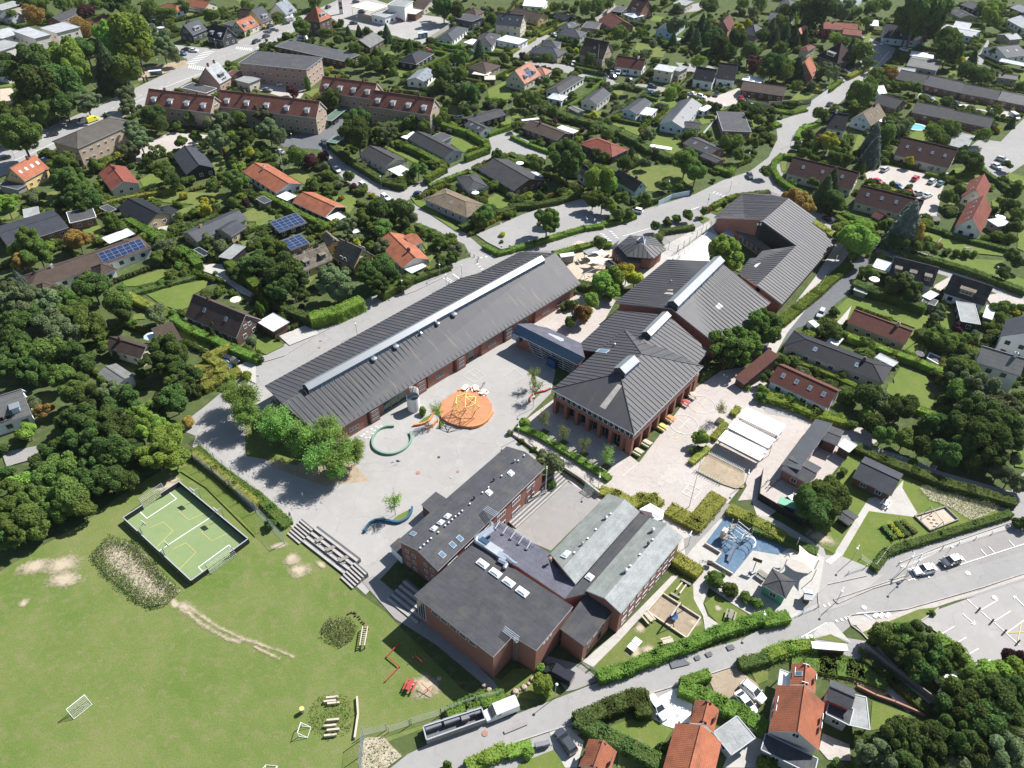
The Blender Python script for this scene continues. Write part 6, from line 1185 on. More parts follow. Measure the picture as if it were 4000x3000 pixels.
T(2,0); trees('370,60,50 640,70,60 740,50,70 820,20,55 1230,80,40 440,240,20 940,290,65 1090,280,50 1000,210,25 550,360,30 300,510,55,D 240,520,30,D 550,440,28,Y 650,500,40,K 690,520,38,K 660,550,30 850,540,60,G 870,420,55 90,470,30,P 30,540,30 1410,220,75,G 1390,360,50,C 1490,190,35,C 1540,300,55,C 1640,220,60,C 1680,300,70,C 1590,350,60,C 1750,330,75,D 1800,390,75,D 1960,340,75,D 2050,450,80,D 1860,440,60,D 2160,300,60,D 2100,560,80,P 2180,620,70,D 1610,530,60,L 1500,560,30 1430,60,35 1520,20,30,C 1700,60,70,D 2030,200,40,Y 1960,230,40,Y 2080,100,50,G 2000,30,50 2150,30,60 1370,810,65,L 1410,770,55,L 220,710,35,D 300,690,30 820,740,45,G 1020,750,50,G 710,980,35,Y 370,1050,30,P 360,970,45 660,1060,35,O 100,840,70 200,870,60 60,880,50 110,970,40,G 190,950,40,G 1180,1160,65,G 1170,1050,30 1230,1310,40,G 700,1120,45 830,1160,60 1760,930,50,D 1930,930,50 2100,950,70,D 2140,1040,50 1550,1160,55 1700,1160,35 1850,1230,70 1950,1220,65 1960,1330,60 2100,1230,45 480,1370,150,D 440,1300,100,B 750,1530,120,L 840,1600,80,L 1030,1330,45,K 970,1400,65,D 720,1330,50,D 800,1360,50,D 1150,1420,45,G 1500,1400,110,B 1590,1480,100,B 1330,1590,55 1460,1600,50 210,1420,65 30,1090,40 80,1150,28 180,1230,28 30,1610,40 880,1640,40 2190,1480,50 1740,1560,25 1500,1330,40 560,1280,40,D 100,620,25 590,620,20 1280,330,30 1220,380,40,G 1150,470,50,G')
T(3,0); trees('30,260,60,C 60,330,55,C 150,300,60,C 110,420,60,D 230,330,50,C 310,330,50,C 250,380,40,C 40,560,90,D 150,620,70 90,440,50,L 180,560,60,B 250,620,75,C 300,590,50,C 240,740,55 370,740,40,G 120,200,60 180,90,70,D 420,60,120,D 350,150,60,C 560,30,50 670,80,80,G 590,110,50,P 760,100,50 860,190,50 900,60,60 1000,40,60 1300,100,170,D 1390,180,130,D 1220,200,110,D 1450,60,90,D 480,300,50,P 580,340,55,L 650,360,45 720,420,50,C 790,430,50,C 700,500,60,C 830,450,70 870,540,50 500,590,60,G 560,640,55,G 440,640,40,G 780,560,30 830,800,100,B 870,720,60 720,830,40 1050,640,60,O 930,640,60 990,700,50 1540,320,80 1620,320,60 1560,440,85,D 1760,540,60,C 1790,330,25 1660,520,40,Y 1730,620,70,D 1830,650,65,D 1900,680,50 1920,120,70,L 1970,60,60,L 1840,60,40 1980,200,45 1950,440,35 1930,650,45,G 2180,740,40 1200,740,50 1290,760,50 1250,830,25 1550,890,60,D 1480,970,30,K 1950,960,55 2000,960,30,Y 2110,1060,35,C 1920,1060,35 1370,870,25 1110,950,25,C 1090,1110,80,G 1180,1090,60,G 900,1230,95,V 900,1330,90,V 1020,1170,85,B 1050,1060,60 1520,1110,70 1600,1120,60 1440,1150,70 1510,1210,60 1870,1170,60 1980,1120,30,Y 450,990,55 580,950,50 720,970,35 350,1160,60 530,1220,75,Y 460,1200,40,W 660,1260,60 410,1270,40,K 320,1330,45 260,1240,40 620,1360,90,B 590,1410,60 820,1460,40,K 780,1440,35 1230,1390,45,Y 940,1410,30 1020,1390,30 1740,1380,80,D 1680,1300,50,D 1790,1420,60,D 1510,1520,35 1070,1590,30,D 1220,1630,35,D 550,1570,80,C 580,1530,60,C 390,1580,45 1640,1640,50 2160,1600,50 2120,140,30 1160,490,30 1110,500,25 30,1020,45,D 20,1100,40 2180,270,20 1420,1450,30 2070,1420,40,D 210,1580,35 1340,820,20,G 1100,740,30 1380,960,16,D'.replace(',W',',O'))
T(0,1); trees('50,110,85,L 100,60,60,L 270,60,50,G 350,30,40 650,40,90,D 800,60,80,D 720,110,70,D 430,170,35 950,230,60 1040,300,60 960,310,40 670,410,80,O 250,430,110,B 330,530,100,B 200,600,80,O 150,500,60,L 420,470,50,L 830,430,40 460,425,22,L 1520,235,22,D 1420,460,75,G 1370,430,55 1360,560,55 1500,540,60 1600,560,40,D 1830,590,28 1600,650,45 1590,700,45 1740,700,30 1840,760,30 1780,460,40 1900,470,70,G 1800,400,50,G 2010,90,50 1760,90,40,Y 1840,75,25,Y 1590,35,35,Y 1760,155,55,Y 1310,60,25,Y 1660,190,30 2120,90,40,P 800,820,120,D 750,760,80 500,880,80,G 540,760,40,C 330,760,60,V 180,800,80,V 80,850,90,G 60,950,110,G 250,950,130,G 430,960,120,G 600,960,110,B 720,950,80,B 1010,960,120,B 1060,1030,100,D 1350,1060,85,G 1500,1040,40 1150,1130,40 1850,1190,55,C 1840,1240,50,C 640,1080,120,B 790,1180,120,B 460,1120,130,G 550,1250,120,G 300,1080,110,D 130,1150,130,D 120,1300,130,D 250,1380,110,B 420,1400,130,B 600,1400,120,D 730,1480,90,D 840,1230,60 1000,1400,50,G 880,1340,60 1430,1370,140,D 1350,1480,120,D 1500,1500,90,D 1560,1400,80,D 1650,1580,80,D 280,1540,120,D 520,1580,110,B 80,1480,110,D 700,1610,60 870,1640,60 2000,870,35 1940,850,25 2180,1280,50,G 2130,1590,50,L 2000,1640,60,L 2190,930,40,C 2020,700,70,D 2140,640,80,D 1470,1620,60 1210,1570,60,D 1900,1580,30 1640,1215,16 1050,820,40 1380,790,30 1230,830,25 1540,640,40 1470,790,30 1860,700,20')
T(1,1); trees('950,190,60,B 1060,140,90,D 1180,100,50 1260,150,110,D 1330,210,70,G 1080,320,75 940,230,60 780,290,85,G 1160,200,60,D 1280,260,60,D 720,260,30 880,440,45,Y 1080,470,70,G 990,480,55 1590,420,65,B 1440,350,50 1530,380,40 1720,500,80,G 1700,560,60 1600,600,55,D 1500,340,40 1980,180,85,B 1930,230,70,B 1480,660,22,Y 2130,360,32,Y 2120,430,20 100,500,120,B 80,430,70 30,620,100,D 230,680,150,D 320,800,130,D 200,860,110,D 150,720,90,D 680,780,150,G 620,700,90,G 730,860,90,G 990,700,110,D 1100,640,120,D 1180,720,80,D 1050,800,100,D 950,620,70,D 30,900,60,K 60,940,55,K 90,980,50,K 20,1000,50,K 50,1030,55,K 1280,790,60 1220,800,50 20,1180,25,D 60,1225,22,D 20,1440,50,D 560,290,50 630,290,40 90,300,30 200,225,35 740,50,30,O 590,20,30 480,480,20,D 800,400,30')
T(2,1); trees('300,250,120,B 320,200,80,B 240,30,50,D 700,60,80,B 780,80,90,B 860,120,70,L 960,60,60 920,190,60 1010,180,50 1140,60,50 1050,70,40,G 1240,290,50,B 1345,260,45,B 1425,225,42,B 1530,200,55,B 770,430,60,B 1840,100,28,D 1740,110,22,D 1660,160,45 1700,150,30,O 1840,520,160,L 1770,500,100,L 1900,600,90,L 780,780,100,L 860,740,90,L 870,850,80,L 990,700,90,Y 1060,740,80,Y 970,650,60,O 690,930,90,L 720,870,60,L 600,1050,90,O 660,1030,60,Y 520,980,50 440,1000,35 500,1120,60,D 830,900,50,L 1900,1330,150,B 1960,1260,100,B 2060,1330,110,B 2110,1130,120,B 2170,1200,110,B 1850,1450,90,D 1990,1430,80,B 2200,1080,90,B 190,1590,75,S 2170,1540,40,G 540,860,30 2200,1600,60,D 1170,1130,5,B'.replace(' 1170,1130,5,B',''))
T(3,1); trees('260,80,100,O 330,110,80,O 190,50,60,O 480,20,110,C 560,60,90,D 620,110,60 770,400,150,L 700,350,100,L 850,380,100,L 760,500,80,L 800,330,90,L 1190,320,150,V 1180,230,90,V 1260,360,100,O 1000,290,60 1080,290,60 1130,420,80,D 1280,450,70 1360,470,60 1430,500,50,D 1380,290,35 1540,30,60 1570,180,35 760,270,30 980,555,35,L 860,680,60 930,720,40 1110,800,90,D 1190,790,90,G 1230,850,90,D 1070,850,60 1250,900,60,G 570,1030,45,D 550,1210,85,D 620,1230,50 60,1150,80,D 30,1250,70,D 1000,800,25,P 2090,130,60,D 2160,190,60 2140,290,60,D 2100,400,50 2100,540,60,D 2150,600,60,D 2040,700,55,D 2090,80,25 1540,520,35 1620,530,35 1700,540,40 1780,545,30 1480,1000,45,G 1460,1070,50,G 1430,1130,45 1460,1200,50 1420,1150,40 1400,1260,60 1500,1290,70 1560,1330,60 1600,1280,60,L 1660,1350,60 1630,1180,45,P 1720,1240,40 1790,1230,40,G 2000,1000,60 2080,990,60 2010,1080,50 2180,1000,40 1680,1530,110,B 1700,1620,110,G 1600,1580,70 1720,1440,60,G 1440,1560,40 1510,1540,30 110,1430,50,G 40,1480,40,D 190,1430,40 640,1590,45 1100,1500,30 2160,1400,40,Y 2020,1390,30 1880,1150,35,G 1620,60,40 1790,1300,50 1740,1170,30')
T(0,2); trees('300,160,70,G 380,220,70,O 230,400,80,L 170,440,50 640,60,120,B 780,130,130,D 950,90,120,G 1080,150,120,D 700,300,140,D 900,350,160,D 1050,420,130,D 760,480,150,D 1000,600,160,D 820,650,140,D 1150,560,110,D 1200,300,110,L 1330,400,140,L 1430,500,150,L 1350,620,140,L 1500,620,110,L 1280,220,90,L 1500,120,130,D 1400,170,100,D 1570,60,80,D 420,600,90,D 520,730,130,B 420,840,130,B 600,950,140,B 700,1050,110,B 500,1050,120,B 800,850,120,D 950,820,120,D 1090,830,100,D 260,1000,130,B 120,950,130,B 80,1100,140,B 250,1150,130,B 140,1250,130,B 60,1320,110,D 330,1250,90,B 180,860,90,L 320,700,70,D 500,550,80,D 1700,60,60,D 2080,120,140,R 2000,70,100,R 2130,250,110,R 40,770,60,D 10,560,50,D 1620,330,60,O 560,320,90,D')
T(1,2); trees('180,330,140,R 130,280,100,R 400,450,150,R 620,430,150,R 720,600,150,R 560,620,140,R 830,560,110,R 680,720,90,R 1190,1020,95,S 1560,230,80,S 1445,240,45,L 120,1220,50,D 2200,420,30,G')
T(2,2); trees('280,300,75,S 445,420,75,S 625,535,75,S 825,620,80,S 200,30,80,S 1808,215,70,S 1625,460,75,L 330,690,120,G 280,640,80,G 330,870,55,D 80,490,28 195,560,28 110,330,55,L 1560,580,35 1640,560,30 1710,1650,30,L 2040,30,30,L 2180,60,60,L 2150,110,60')
T(3,2); trees('430,960,150,B 520,1030,150,D 370,1050,150,D 560,920,100,B 450,1130,120,D 330,960,80,D 870,110,110,D 960,160,90,G 780,70,70,D 1150,200,120,D 1050,250,90,D 900,330,90,D 1000,430,100,B 1180,480,90,B 1330,540,90,D 850,260,60,L 700,120,60 640,60,50 1420,330,90,D 1650,70,110,B 1850,90,130,G 2050,200,140,G 1750,240,130,D 1950,330,150,D 1650,350,110,D 1850,470,150,D 2080,450,120,D 1700,540,110,D 1550,600,100,D 1950,620,120,D 1780,680,90,D 2140,650,60,G 2100,800,90,G 2000,760,80,G 2180,870,70,G 1560,140,40,C 1500,160,40,C 1640,200,40,C 2170,110,60 100,110,50,L 200,130,50,L 650,760,40 1960,700,70,D 540,270,40,L 440,250,40,L 330,210,40,L 620,290,40,L 740,360,35 2190,1200,60,D 690,360,50 1250,680,40 1370,400,60')
T(3,3); trees('1000,520,110,B 1150,520,110,B 1300,560,130,D 1200,680,140,D 1400,650,110,D 1330,800,110,D 1480,760,100,D 1600,700,80,B 1640,800,60 1250,440,60 900,560,40 1420,320,25 2100,800,110,L 1950,850,120,L 1800,950,130,B 1650,1000,130,B 1950,1050,150,D 2130,1050,150,D 1750,1180,140,D 1550,1150,100,D 1900,1270,150,D 2100,1300,150,D 2150,720,110,P 1250,1400,150,D 1080,1450,150,D 1400,1500,160,D 950,1560,150,G 1200,1600,150,D 1600,1420,150,D 1780,1500,150,D 2000,1530,150,G 2150,1480,130,G 1650,1640,120,G 850,1480,110,D 800,1380,50 1450,1330,90 780,1620,60 1750,1000,90,L 2080,900,90,L 800,640,25,L 600,1620,40 40,1600,60')
T(2,3); trees('260,930,95,L 250,780,45,L 300,1000,60,L 730,1050,1,B 1750,40,75,B 1890,120,65,B 2010,190,45,B 1120,1000,1,B 1420,1290,1,B 2170,1610,60,L 1300,1480,50,D 130,1530,60,L'.replace('730,1050,1,B','').replace('1120,1000,1,B','').replace('1420,1290,1,B',''))
T(2700,1950,3.687); trees('350,1180,110,B 420,1100,70,B 600,1310,85,B 790,1400,80,B 960,1500,90,B 890,1450,70,B')
T(1,3); trees('1660,1640,45 1960,1590,60,L 2080,1540,50,L 1960,1090,50 1830,1110,50')
# hedges: a clipped body with leaves all over it
def hedge(desc,pts,w=1.1,h=1.8,k='H',dens=26,closed=False,rough=.12):
    L=[P(pts[i],pts[i+1],h) for i in range(0,len(pts),2)]; mid=L[len(L)//2]; Cn=[];Nn=[]; mb=MB(); rs=np.random.RandomState(int(abs(mid.x*7+mid.y*3))%9999)
    d0=mid.length; size=.14 if d0<200 else .22; dens=dens*(1 if d0<200 else .45)
    for a,b in zip(L,L[1:]):
        a=Vector((a.x,a.y,0));b=Vector((b.x,b.y,0)); d=b-a; ln=d.length
        if ln<.1: continue
        d/=ln; s=Vector((-d.y,d.x,0)); a2=a-d*w*.35; l2=ln+w*.7; q=[a2-s*w*.44,a2+d*l2-s*w*.44,a2+d*l2+s*w*.44,a2+s*w*.44]; mb.hexa([v-Vector((0,0,.1)) for v in q],[v+Vector((0,0,h*.95)) for v in q],'hcore')
        for (o_,e1,e2,nn,A) in ((a2-s*w/2,d*l2,Vector((0,0,h)),-s,l2*h),(a2+s*w/2,d*l2,Vector((0,0,h)),s,l2*h),(a2-s*w/2+Vector((0,0,h)),d*l2,s*w,Vector((0,0,1)),l2*w),(a2-s*w/2,s*w,Vector((0,0,h)),-d,w*h),(a2+d*l2-s*w/2,s*w,Vector((0,0,h)),d,w*h)):
            n=int(A*dens); 
            if n<1: continue
            u=rs.rand(n,2); p=np.array(o_)+u[:,:1]*np.array(e1)+u[:,1:]*np.array(e2); bul=np.sin(p[:,:1]*1.9+p[:,2:]*1.3)*np.cos(p[:,1:2]*2.3)*rough+rs.normal(size=(n,1))*rough*.7; p=p+np.array(nn)*bul; Cn.append(p); Nn.append(np.tile(np.array(nn),(n,1)))
    Cn=np.vstack(Cn);Nn=np.vstack(Nn); V,F=leaves(Cn,unit(Nn*.8+rs.normal(size=Cn.shape)*.5+np.array([[0,0,.3]])),size,rs,.6)
    org=Vector((mid.x,mid.y,0)); r=thing('hedge','','hedge',org,'garden hedges'); V=V-np.array(org)
    me=fastmesh('foliage',V,F,LEAF[k]); o=bpy.data.objects.new('foliage',me); C.objects.link(o); o.parent=r
    MATS['hcore']=LEAF[k]; mb.mats=[LEAF[k]]; c=mb.build('inner_growth',r); later(r,desc,org); 
    for p,q in zip(L,L[1:]):
        TREES.append(((p.x+q.x)/2,(p.y+q.y)/2,w))
    return r
MATS['hcore']=LEAF['H']
cl='clipped green hedge'; dk='dark clipped hedge'; lg='long trimmed hedge'
T(1,0); hedge('tall clipped hedge',[1220,1215,1400,1290,1610,1400,1625,1440,1480,1520],2.2,2.2); hedge('tall clipped hedge',[1600,1060,1830,1130,1990,1220,2000,1270,1820,1340],2.0,2.4); hedge('rounded dark hedge',[640,1230,800,1370,940,1450,1120,1560,1270,1590],2.4,2.0,'A'); hedge(cl,[1510,1590,1640,1540,1830,1470,2060,1570,2212,1650],1.8,1.8); hedge(cl,[1850,415,2000,445,2212,455],1.5,1.6,'A'); hedge(cl,[1560,360,1700,390,1760,380],1.6,1.6); hedge(cl,[1520,430,1640,450,1660,470,1300,640],1.8,1.8); hedge(dk,[300,120,460,70],1.6,1.8,'A'); hedge(cl,[2020,1150,2212,1080],1.4,1.4); hedge(cl,[1220,330,1390,360],2.5,2.4,'A'); hedge('row of dense evergreen hedge trees',[1160,1060,1320,1030,1480,1000,1600,960],4.0,4.5,'A',14,rough=.4)
T(2,0); hedge(lg,[0,1170,150,1240,320,1300],1.3,1.3); hedge(cl,[0,440,200,320],1.2,1.4,'Z'); hedge(cl,[250,290,520,160],1.2,1.6,'Z'); hedge(dk,[0,1330,150,1400,270,1380],1.6,1.5,'A'); hedge('long dark mixed hedge',[390,950,560,1020,760,1060,920,1130,1090,1210,1200,1290,1360,1340],2.8,2.4,'A',20,rough=.3); hedge(cl,[790,1040,1000,890,1160,770],1.6,1.8,'G'); hedge(cl,[1160,765,960,720,860,740],1.6,2.0,'A'); hedge(cl,[640,660,800,680,620,830,500,900],1.5,1.6); hedge(dk,[560,575,780,620],2,1.8,'A'); hedge(cl,[1290,1030,1480,880],1.4,1.6,'G'); hedge(cl,[1480,780,1710,810],1.3,1.2,'Z'); hedge(cl,[1470,740,1540,680,1720,490],1.3,1.8,'G'); hedge(dk,[1140,820,1250,850],1.2,1.4,'A'); hedge(dk,[1140,320,1440,370],2,2,'A'); hedge(dk,[1000,170,1120,200],2,2,'A'); hedge(dk,[940,1030,1100,1060],1.3,1.4,'A'); hedge(cl,[1770,1440,1890,1480,1910,1450],2.0,1.8)
T(3,0); hedge('curving clipped hedge',[280,1345,120,1330,60,1380,50,1450,100,1540,220,1620,320,1659],1.8,1.9,'H'); hedge(cl,[260,1170,300,1100,420,1060],2.2,1.6,'L'); hedge(dk,[590,620,700,650],1.8,1.6,'A'); hedge(cl,[700,650,860,570],2.4,1.8,'Z'); hedge(dk,[1060,1380,1290,1440],1.4,1.2,'A'); hedge(cl,[1380,1490,1560,1530,1700,1490,1870,1450],1.5,1.6); hedge(dk,[1030,800,1200,840],1.4,1.6,'A'); hedge(cl,[1290,390,1480,420],1.6,1.6,'A'); hedge(dk,[1020,560,1240,580],2,1.6,'H'); hedge(dk,[1520,170,1700,190,1850,200],1.8,2.2,'A'); hedge(cl,[1870,200,1840,330],1.6,1.8); hedge(dk,[1620,470,1760,440],2,1.8,'A'); hedge(cl,[1880,1470,2060,1600,2160,1659],1.6,1.7,'A'); hedge(dk,[550,300,710,330],2,1.8,'A'); hedge('low rounded hedge island',[90,950,200,965,310,940],3.2,.9,'H'); hedge('low rounded hedge island',[20,1040,80,1070],3.4,1.2,'H'); hedge(cl,[530,760,620,690],2.4,1.6,'H'); hedge(cl,[880,1590,1040,1620,1170,1659],1.6,1.3,'Z'); hedge(dk,[2040,1520,2180,1640],1.2,1.6,'A'); hedge(cl,[420,310,500,100],1,1.4,'Z')
T(0,1); hedge(lg,[900,90,1060,45,1260,10,1500,-30],1.4,1.8,'Z'); hedge(cl,[1420,360,1640,290,1860,190],1.7,1.6,'A'); hedge('long trimmed garden hedge',[1110,880,1260,960,1400,1000],2.2,1.9,'Z'); hedge('long trimmed garden hedge',[1500,1080,1660,1180,1830,1250,1990,1330,2212,1420],2.2,2.0,'H'); hedge('thick golden green hedge',[1960,1330,1790,1410,1910,1480,1900,1530],2.4,2.2,'Z'); hedge('thick golden green hedge',[1700,1510,1800,1520,1840,1570,1760,1590],2.2,1.6,'Z'); hedge('thick golden green hedge',[2040,1540,1880,1610,1780,1659],2.6,1.8,'Z'); hedge('dark thuja hedge',[1980,600,2100,680,2212,790],2.6,3.2,'K'); hedge('dark thuja hedge',[1560,480,1640,520,1700,600],2.6,2.8,'K'); hedge(cl,[1120,230,1240,300,1380,380],2.6,2.8,'K'); hedge(cl,[2110,330,2212,290],1.4,1.4); hedge('low flower border hedge',[1180,850,1450,780,1660,720],3.0,.9,'A'); hedge('row of small clipped cones',[1270,810,1380,770,1450,730],.9,.9,'K')
T(1,1); hedge('long straight garden hedge',[60,0,200,70,370,170,520,240,640,280],2.0,2.2,'H'); hedge('tall thick hedge block',[500,1060,700,1010,880,930],3.4,3.4,'L',40,rough=.18); hedge('dark hedge along the drive',[140,930,300,1010,480,1080],2.2,2.6,'A'); hedge('low clipped roadside hedge',[1350,755,1490,700,1660,640],1.5,1.4,'A'); hedge(cl,[1100,850,1280,750,1330,720],3,2.4,'B'); hedge('low clipped car park hedge',[1980,460,2090,520,2212,490],1.6,1.2,'H'); hedge('long hedge beside the car park',[1790,290,1900,240,2060,170,2212,130],2.4,1.6,'A') ; hedge(cl,[1400,280,1520,330,1640,390],2.2,1.6,'A')
T(2,1); hedge('long clipped roadside hedge',[0,480,200,430,450,350,620,300,770,280],1.9,1.3,'H'); hedge('dark hedge behind the car park',[0,110,180,100,400,60,580,10],2.2,1.8,'A'); hedge('dark hedge behind the car park',[0,20,170,90],2.2,1.8,'A'); hedge(cl,[800,260,920,240,1050,200],2.2,1.2,'H'); hedge('clipped hedge behind the sand yard',[390,520,560,470,700,440,840,440],2.2,1.5,'H'); hedge('dark hedge beside the ball court',[1240,370,1270,400,1300,330,1560,290],1.8,1.5,'A'); hedge(cl,[1740,110,1860,50,1950,20,2212,-10],2,1.4,'H'); hedge(cl,[590,780,680,800],3.2,2.2,'A')
T(3,1); hedge('long grassy hedge above the retaining strip',[690,625,600,700,420,860,250,1000,120,1110],3.0,1.2,'H',30); hedge('long road hedge with square top',[950,420,1100,470,1280,530,1500,590,1800,680,2212,840],2.2,1.8,'A'); hedge('hedge along the parking court',[670,180,740,210,950,270],2.4,1.5,'H'); hedge('hedge along the parking court',[600,200,740,290],1.8,1.5,'H'); hedge('tall dark thuja hedge',[780,780,900,830,1050,870,1200,920,1340,970],3.0,2.8,'A'); hedge('sunlit long garden hedge',[640,1210,860,1290,1100,1380,1300,1450,1570,1560],2.0,1.8,'L'); hedge('vine covered hedge',[260,1460,420,1510,600,1590,740,1659],1.6,1.5,'L'); hedge('dark hedge by the lawn edge',[1340,1200,1450,1280,1620,1380,1760,1420],3.4,2.0,'A'); hedge('garden hedge by red houses',[1380,290,1530,330,1560,350,1740,400,2060,480],1.8,1.5,'A'); hedge(cl,[2010,40,2100,90,2212,180],1.4,1.6,'H'); hedge(cl,[400,250,520,330,610,400],2.6,.8,'Z'); hedge(cl,[370,1120,520,1180],2,1.4,'L')
T(0,2); hedge('red tinged hedge along the field fence',[1680,590,1850,720,2010,860,2212,1010],1.6,1.6,'Z'); hedge('rough green bank hedge',[1700,560,1900,740,2212,960],2.2,.9,'B')
T(1,2); hedge('rough green bank hedge',[0,950,120,1060,260,1190],2.2,.9,'B')
T(2,2); hedge('long low hedge before the pillars',[60,360,250,440,450,560,640,680,830,800],1.7,.9,'H'); hedge('thick square ground hedge',[1400,1095,1590,1195,1765,985],3.6,1.0,'Z',34,rough=.15); hedge('rounded autumn tinted hedge',[1040,1020,1120,980,1220,980,1255,1010],2.6,1.2,'Z',34,rough=.15); hedge('dark top golden hedge',[1910,1080,2060,1150,2212,1230,2330,1300],2.6,1.4,'Z'); hedge('leafy hedge by outer wing',[1420,1490,1590,1600],2.8,1.5,'Z'); hedge('leafy hedge by brick paved yard',[1920,240,1950,200],1.4,1.2,'Z'); hedge('leafy hedge by brick paved yard',[1750,450,1840,340],1.6,1.1,'Z'); hedge('leafy hedge by brick paved yard',[1560,660,1690,550],1.5,1.0,'Z'); hedge('hedge strip by inner wing gable',[800,920,900,950,1000,1000],2.6,.9,'Z'); hedge('weedy strip on the wall',[440,720,600,830,740,920],1.2,.5,'H') 
T(3,2); hedge('long garden boundary hedge',[770,530,1000,640,1280,740,1500,830,1760,900,2110,1000],2.4,1.7,'A'); hedge('clipped road boundary hedge',[2090,1110,1800,1200,1500,1290,1200,1380,1030,1440,930,1570],1.5,1.2,'A'); hedge('vine hedge below the rust tiled house',[20,100,200,150,420,240,640,300],3.0,1.6,'L',24,rough=.4); hedge('dark hedge by the sail',[-100,1240,120,1320,400,1430],2.0,1.2,'A'); hedge('sunlit hedge by green lawn',[1130,130,1260,190,1430,250],1.8,1.6,'L')
T(2,3); hedge('long leafy roadside hedge',[780,850,1000,780,1240,680,1500,590,1750,480,2000,400,2230,320],2.0,1.7,'H',34,rough=.16); hedge('broad grey green clipped hedge',[600,1220,850,1110,1040,1040,1120,1030,1140,1150],2.6,2.0,'A',34); hedge('long front garden hedge',[600,1240,800,1350,1000,1450,1260,1590],2.4,1.9,'A',34); hedge('hedge between two orange houses',[1500,960,1640,1010,1800,1090,2000,1180,2160,1280],2.6,1.8,'H',34); hedge('short stub hedge by drive',[1510,900,1680,840],1.8,1.8,'H'); hedge('short dark hedge by gravel drive',[2000,740,2212,690],2.0,1.6,'A'); hedge('small hedge in bottom left garden',[0,1500,130,1470],2,1.2,'L')
T(3,3); hedge('vine covered fence hedge',[20,660,200,600,380,580],2.2,1.7,'L',26,rough=.35); hedge('hedge beside lower road',[0,370,150,340],2.2,1.6,'H'); hedge('leafy pumpkin patch row',[280,710,520,760,760,800,960,880],4.0,.6,'B',20,rough=.3); hedge('dark hedge below alley wall',[850,700,1100,900,1380,1150],1.6,1.2,'A'); hedge('ivy ground cover by car park',[1500,560,1620,640,1700,740],3.5,.7,'H')
T(1,3); hedge('leafy hedge behind the bin store',[1700,1170,1850,1090,2100,1040],2.6,1.2,'H'); hedge('sunny hedge at bottom edge',[1860,1620,2120,1500],2.2,1.3,'L')
# wild growth that nobody could count
def patch(name,pts,k,h,dens,size,label,rim=0):
    w=[P(pts[i],pts[i+1],0).xy for i in range(0,len(pts),2)]; xs=[p.x for p in w]; ys=[p.y for p in w]; rs=np.random.RandomState(5); A=(max(xs)-min(xs))*(max(ys)-min(ys)); n=int(A*dens)
    q=np.stack([min(xs)+rs.rand(n)*(max(xs)-min(xs)),min(ys)+rs.rand(n)*(max(ys)-min(ys))],1); q=np.array([p for p in q if inside(p,w) and (not rim or min(segd(p,w[i-1],w[i]) for i in range(len(w)))<rim*(.6+.8*rs.rand()))]); z=h*rs.rand(len(q))*(.6+.4*np.sin(q[:,0]*.9)*np.cos(q[:,1]*1.1)); Cn=np.column_stack([q,z+.25]); V,F=leaves(Cn,unit(rs.normal(size=Cn.shape)*.7+np.array([[0,0,.7]])),size,rs,.4)
    c=Cn.mean(0); c[2]=0; me=fastmesh(name,V-c,F,LEAF[k]); o=bpy.data.objects.new(name,me); C.objects.link(o); o.location=c; o['kind']='stuff'; o['label']=label; o['category']=name.replace('_',' ')
def segd(p,a,b):
    d=(b[0]-a[0],b[1]-a[1]); t=max(0,min(1,((p[0]-a[0])*d[0]+(p[1]-a[1])*d[1])/(d[0]**2+d[1]**2+1e-9))); return math.hypot(p[0]-a[0]-d[0]*t,p[1]-a[1]-d[1]*t)
def inside(p,w):
    x,y=p[0],p[1]; c=False; n=len(w)
    for i in range(n):
        a,b=w[i],w[(i+1)%n]
        if (a[1]>y)!=(b[1]>y) and x<(b[0]-a[0])*(y-a[1])/(b[1]-a[1])+a[0]: c=not c
    return c
T(0,3); patch('wild_plants',[800,-180,960,-330,1200,-260,1450,30,1560,130,1440,240,1300,270,1200,220,1080,120,900,-30],'W',1.0,20,.16,'dry wild plants covering the long earth mound beside the sports pitch'); patch('weeds',[790,-180,950,-345,1200,-270,1460,20,1575,130,1450,255,1300,285,1190,235,1070,130,890,-20],'B',1.3,60,.16,'green weeds around the rim of the long earth mound',rim=1.9)
T(3,2); patch('wildflowers',[1310,900,1400,850,1700,900,2000,1080,1760,1180,1560,1060,1400,1000],'W',1.2,22,.13,'tall pale wildflowers filling the curved bed behind the sand pit'); patch('weeds',[1310,900,1400,850,1700,900,2000,1080,1760,1180,1560,1060,1400,1000],'B',1.0,18,.13,'green stems among the wildflower bed behind the sand pit')
T(1,3); patch('wild_plants',[580,440,640,370,820,370,880,440,860,540,740,620,640,580,580,520],'W',1.1,22,.15,'pale bushy growth on the round mound beside the balance ladder'); patch('weeds',[575,440,640,370,820,370,880,440,860,540,740,620,640,580,580,520],'B',1.0,45,.15,'green growth on the round mound beside the balance ladder')
T(1,3); patch('weeds',[460,1180,520,1060,680,1010,820,1060,860,1200,820,1350,640,1410,500,1340],'H',.6,26,.13,'dark grass covering the round mound with timber steps'); patch('dry_grass',[930,1400,1100,1390,1260,1560,1130,1659,900,1680],'W',.6,14,.16,'dry golden grass on the bank behind the wire fence')
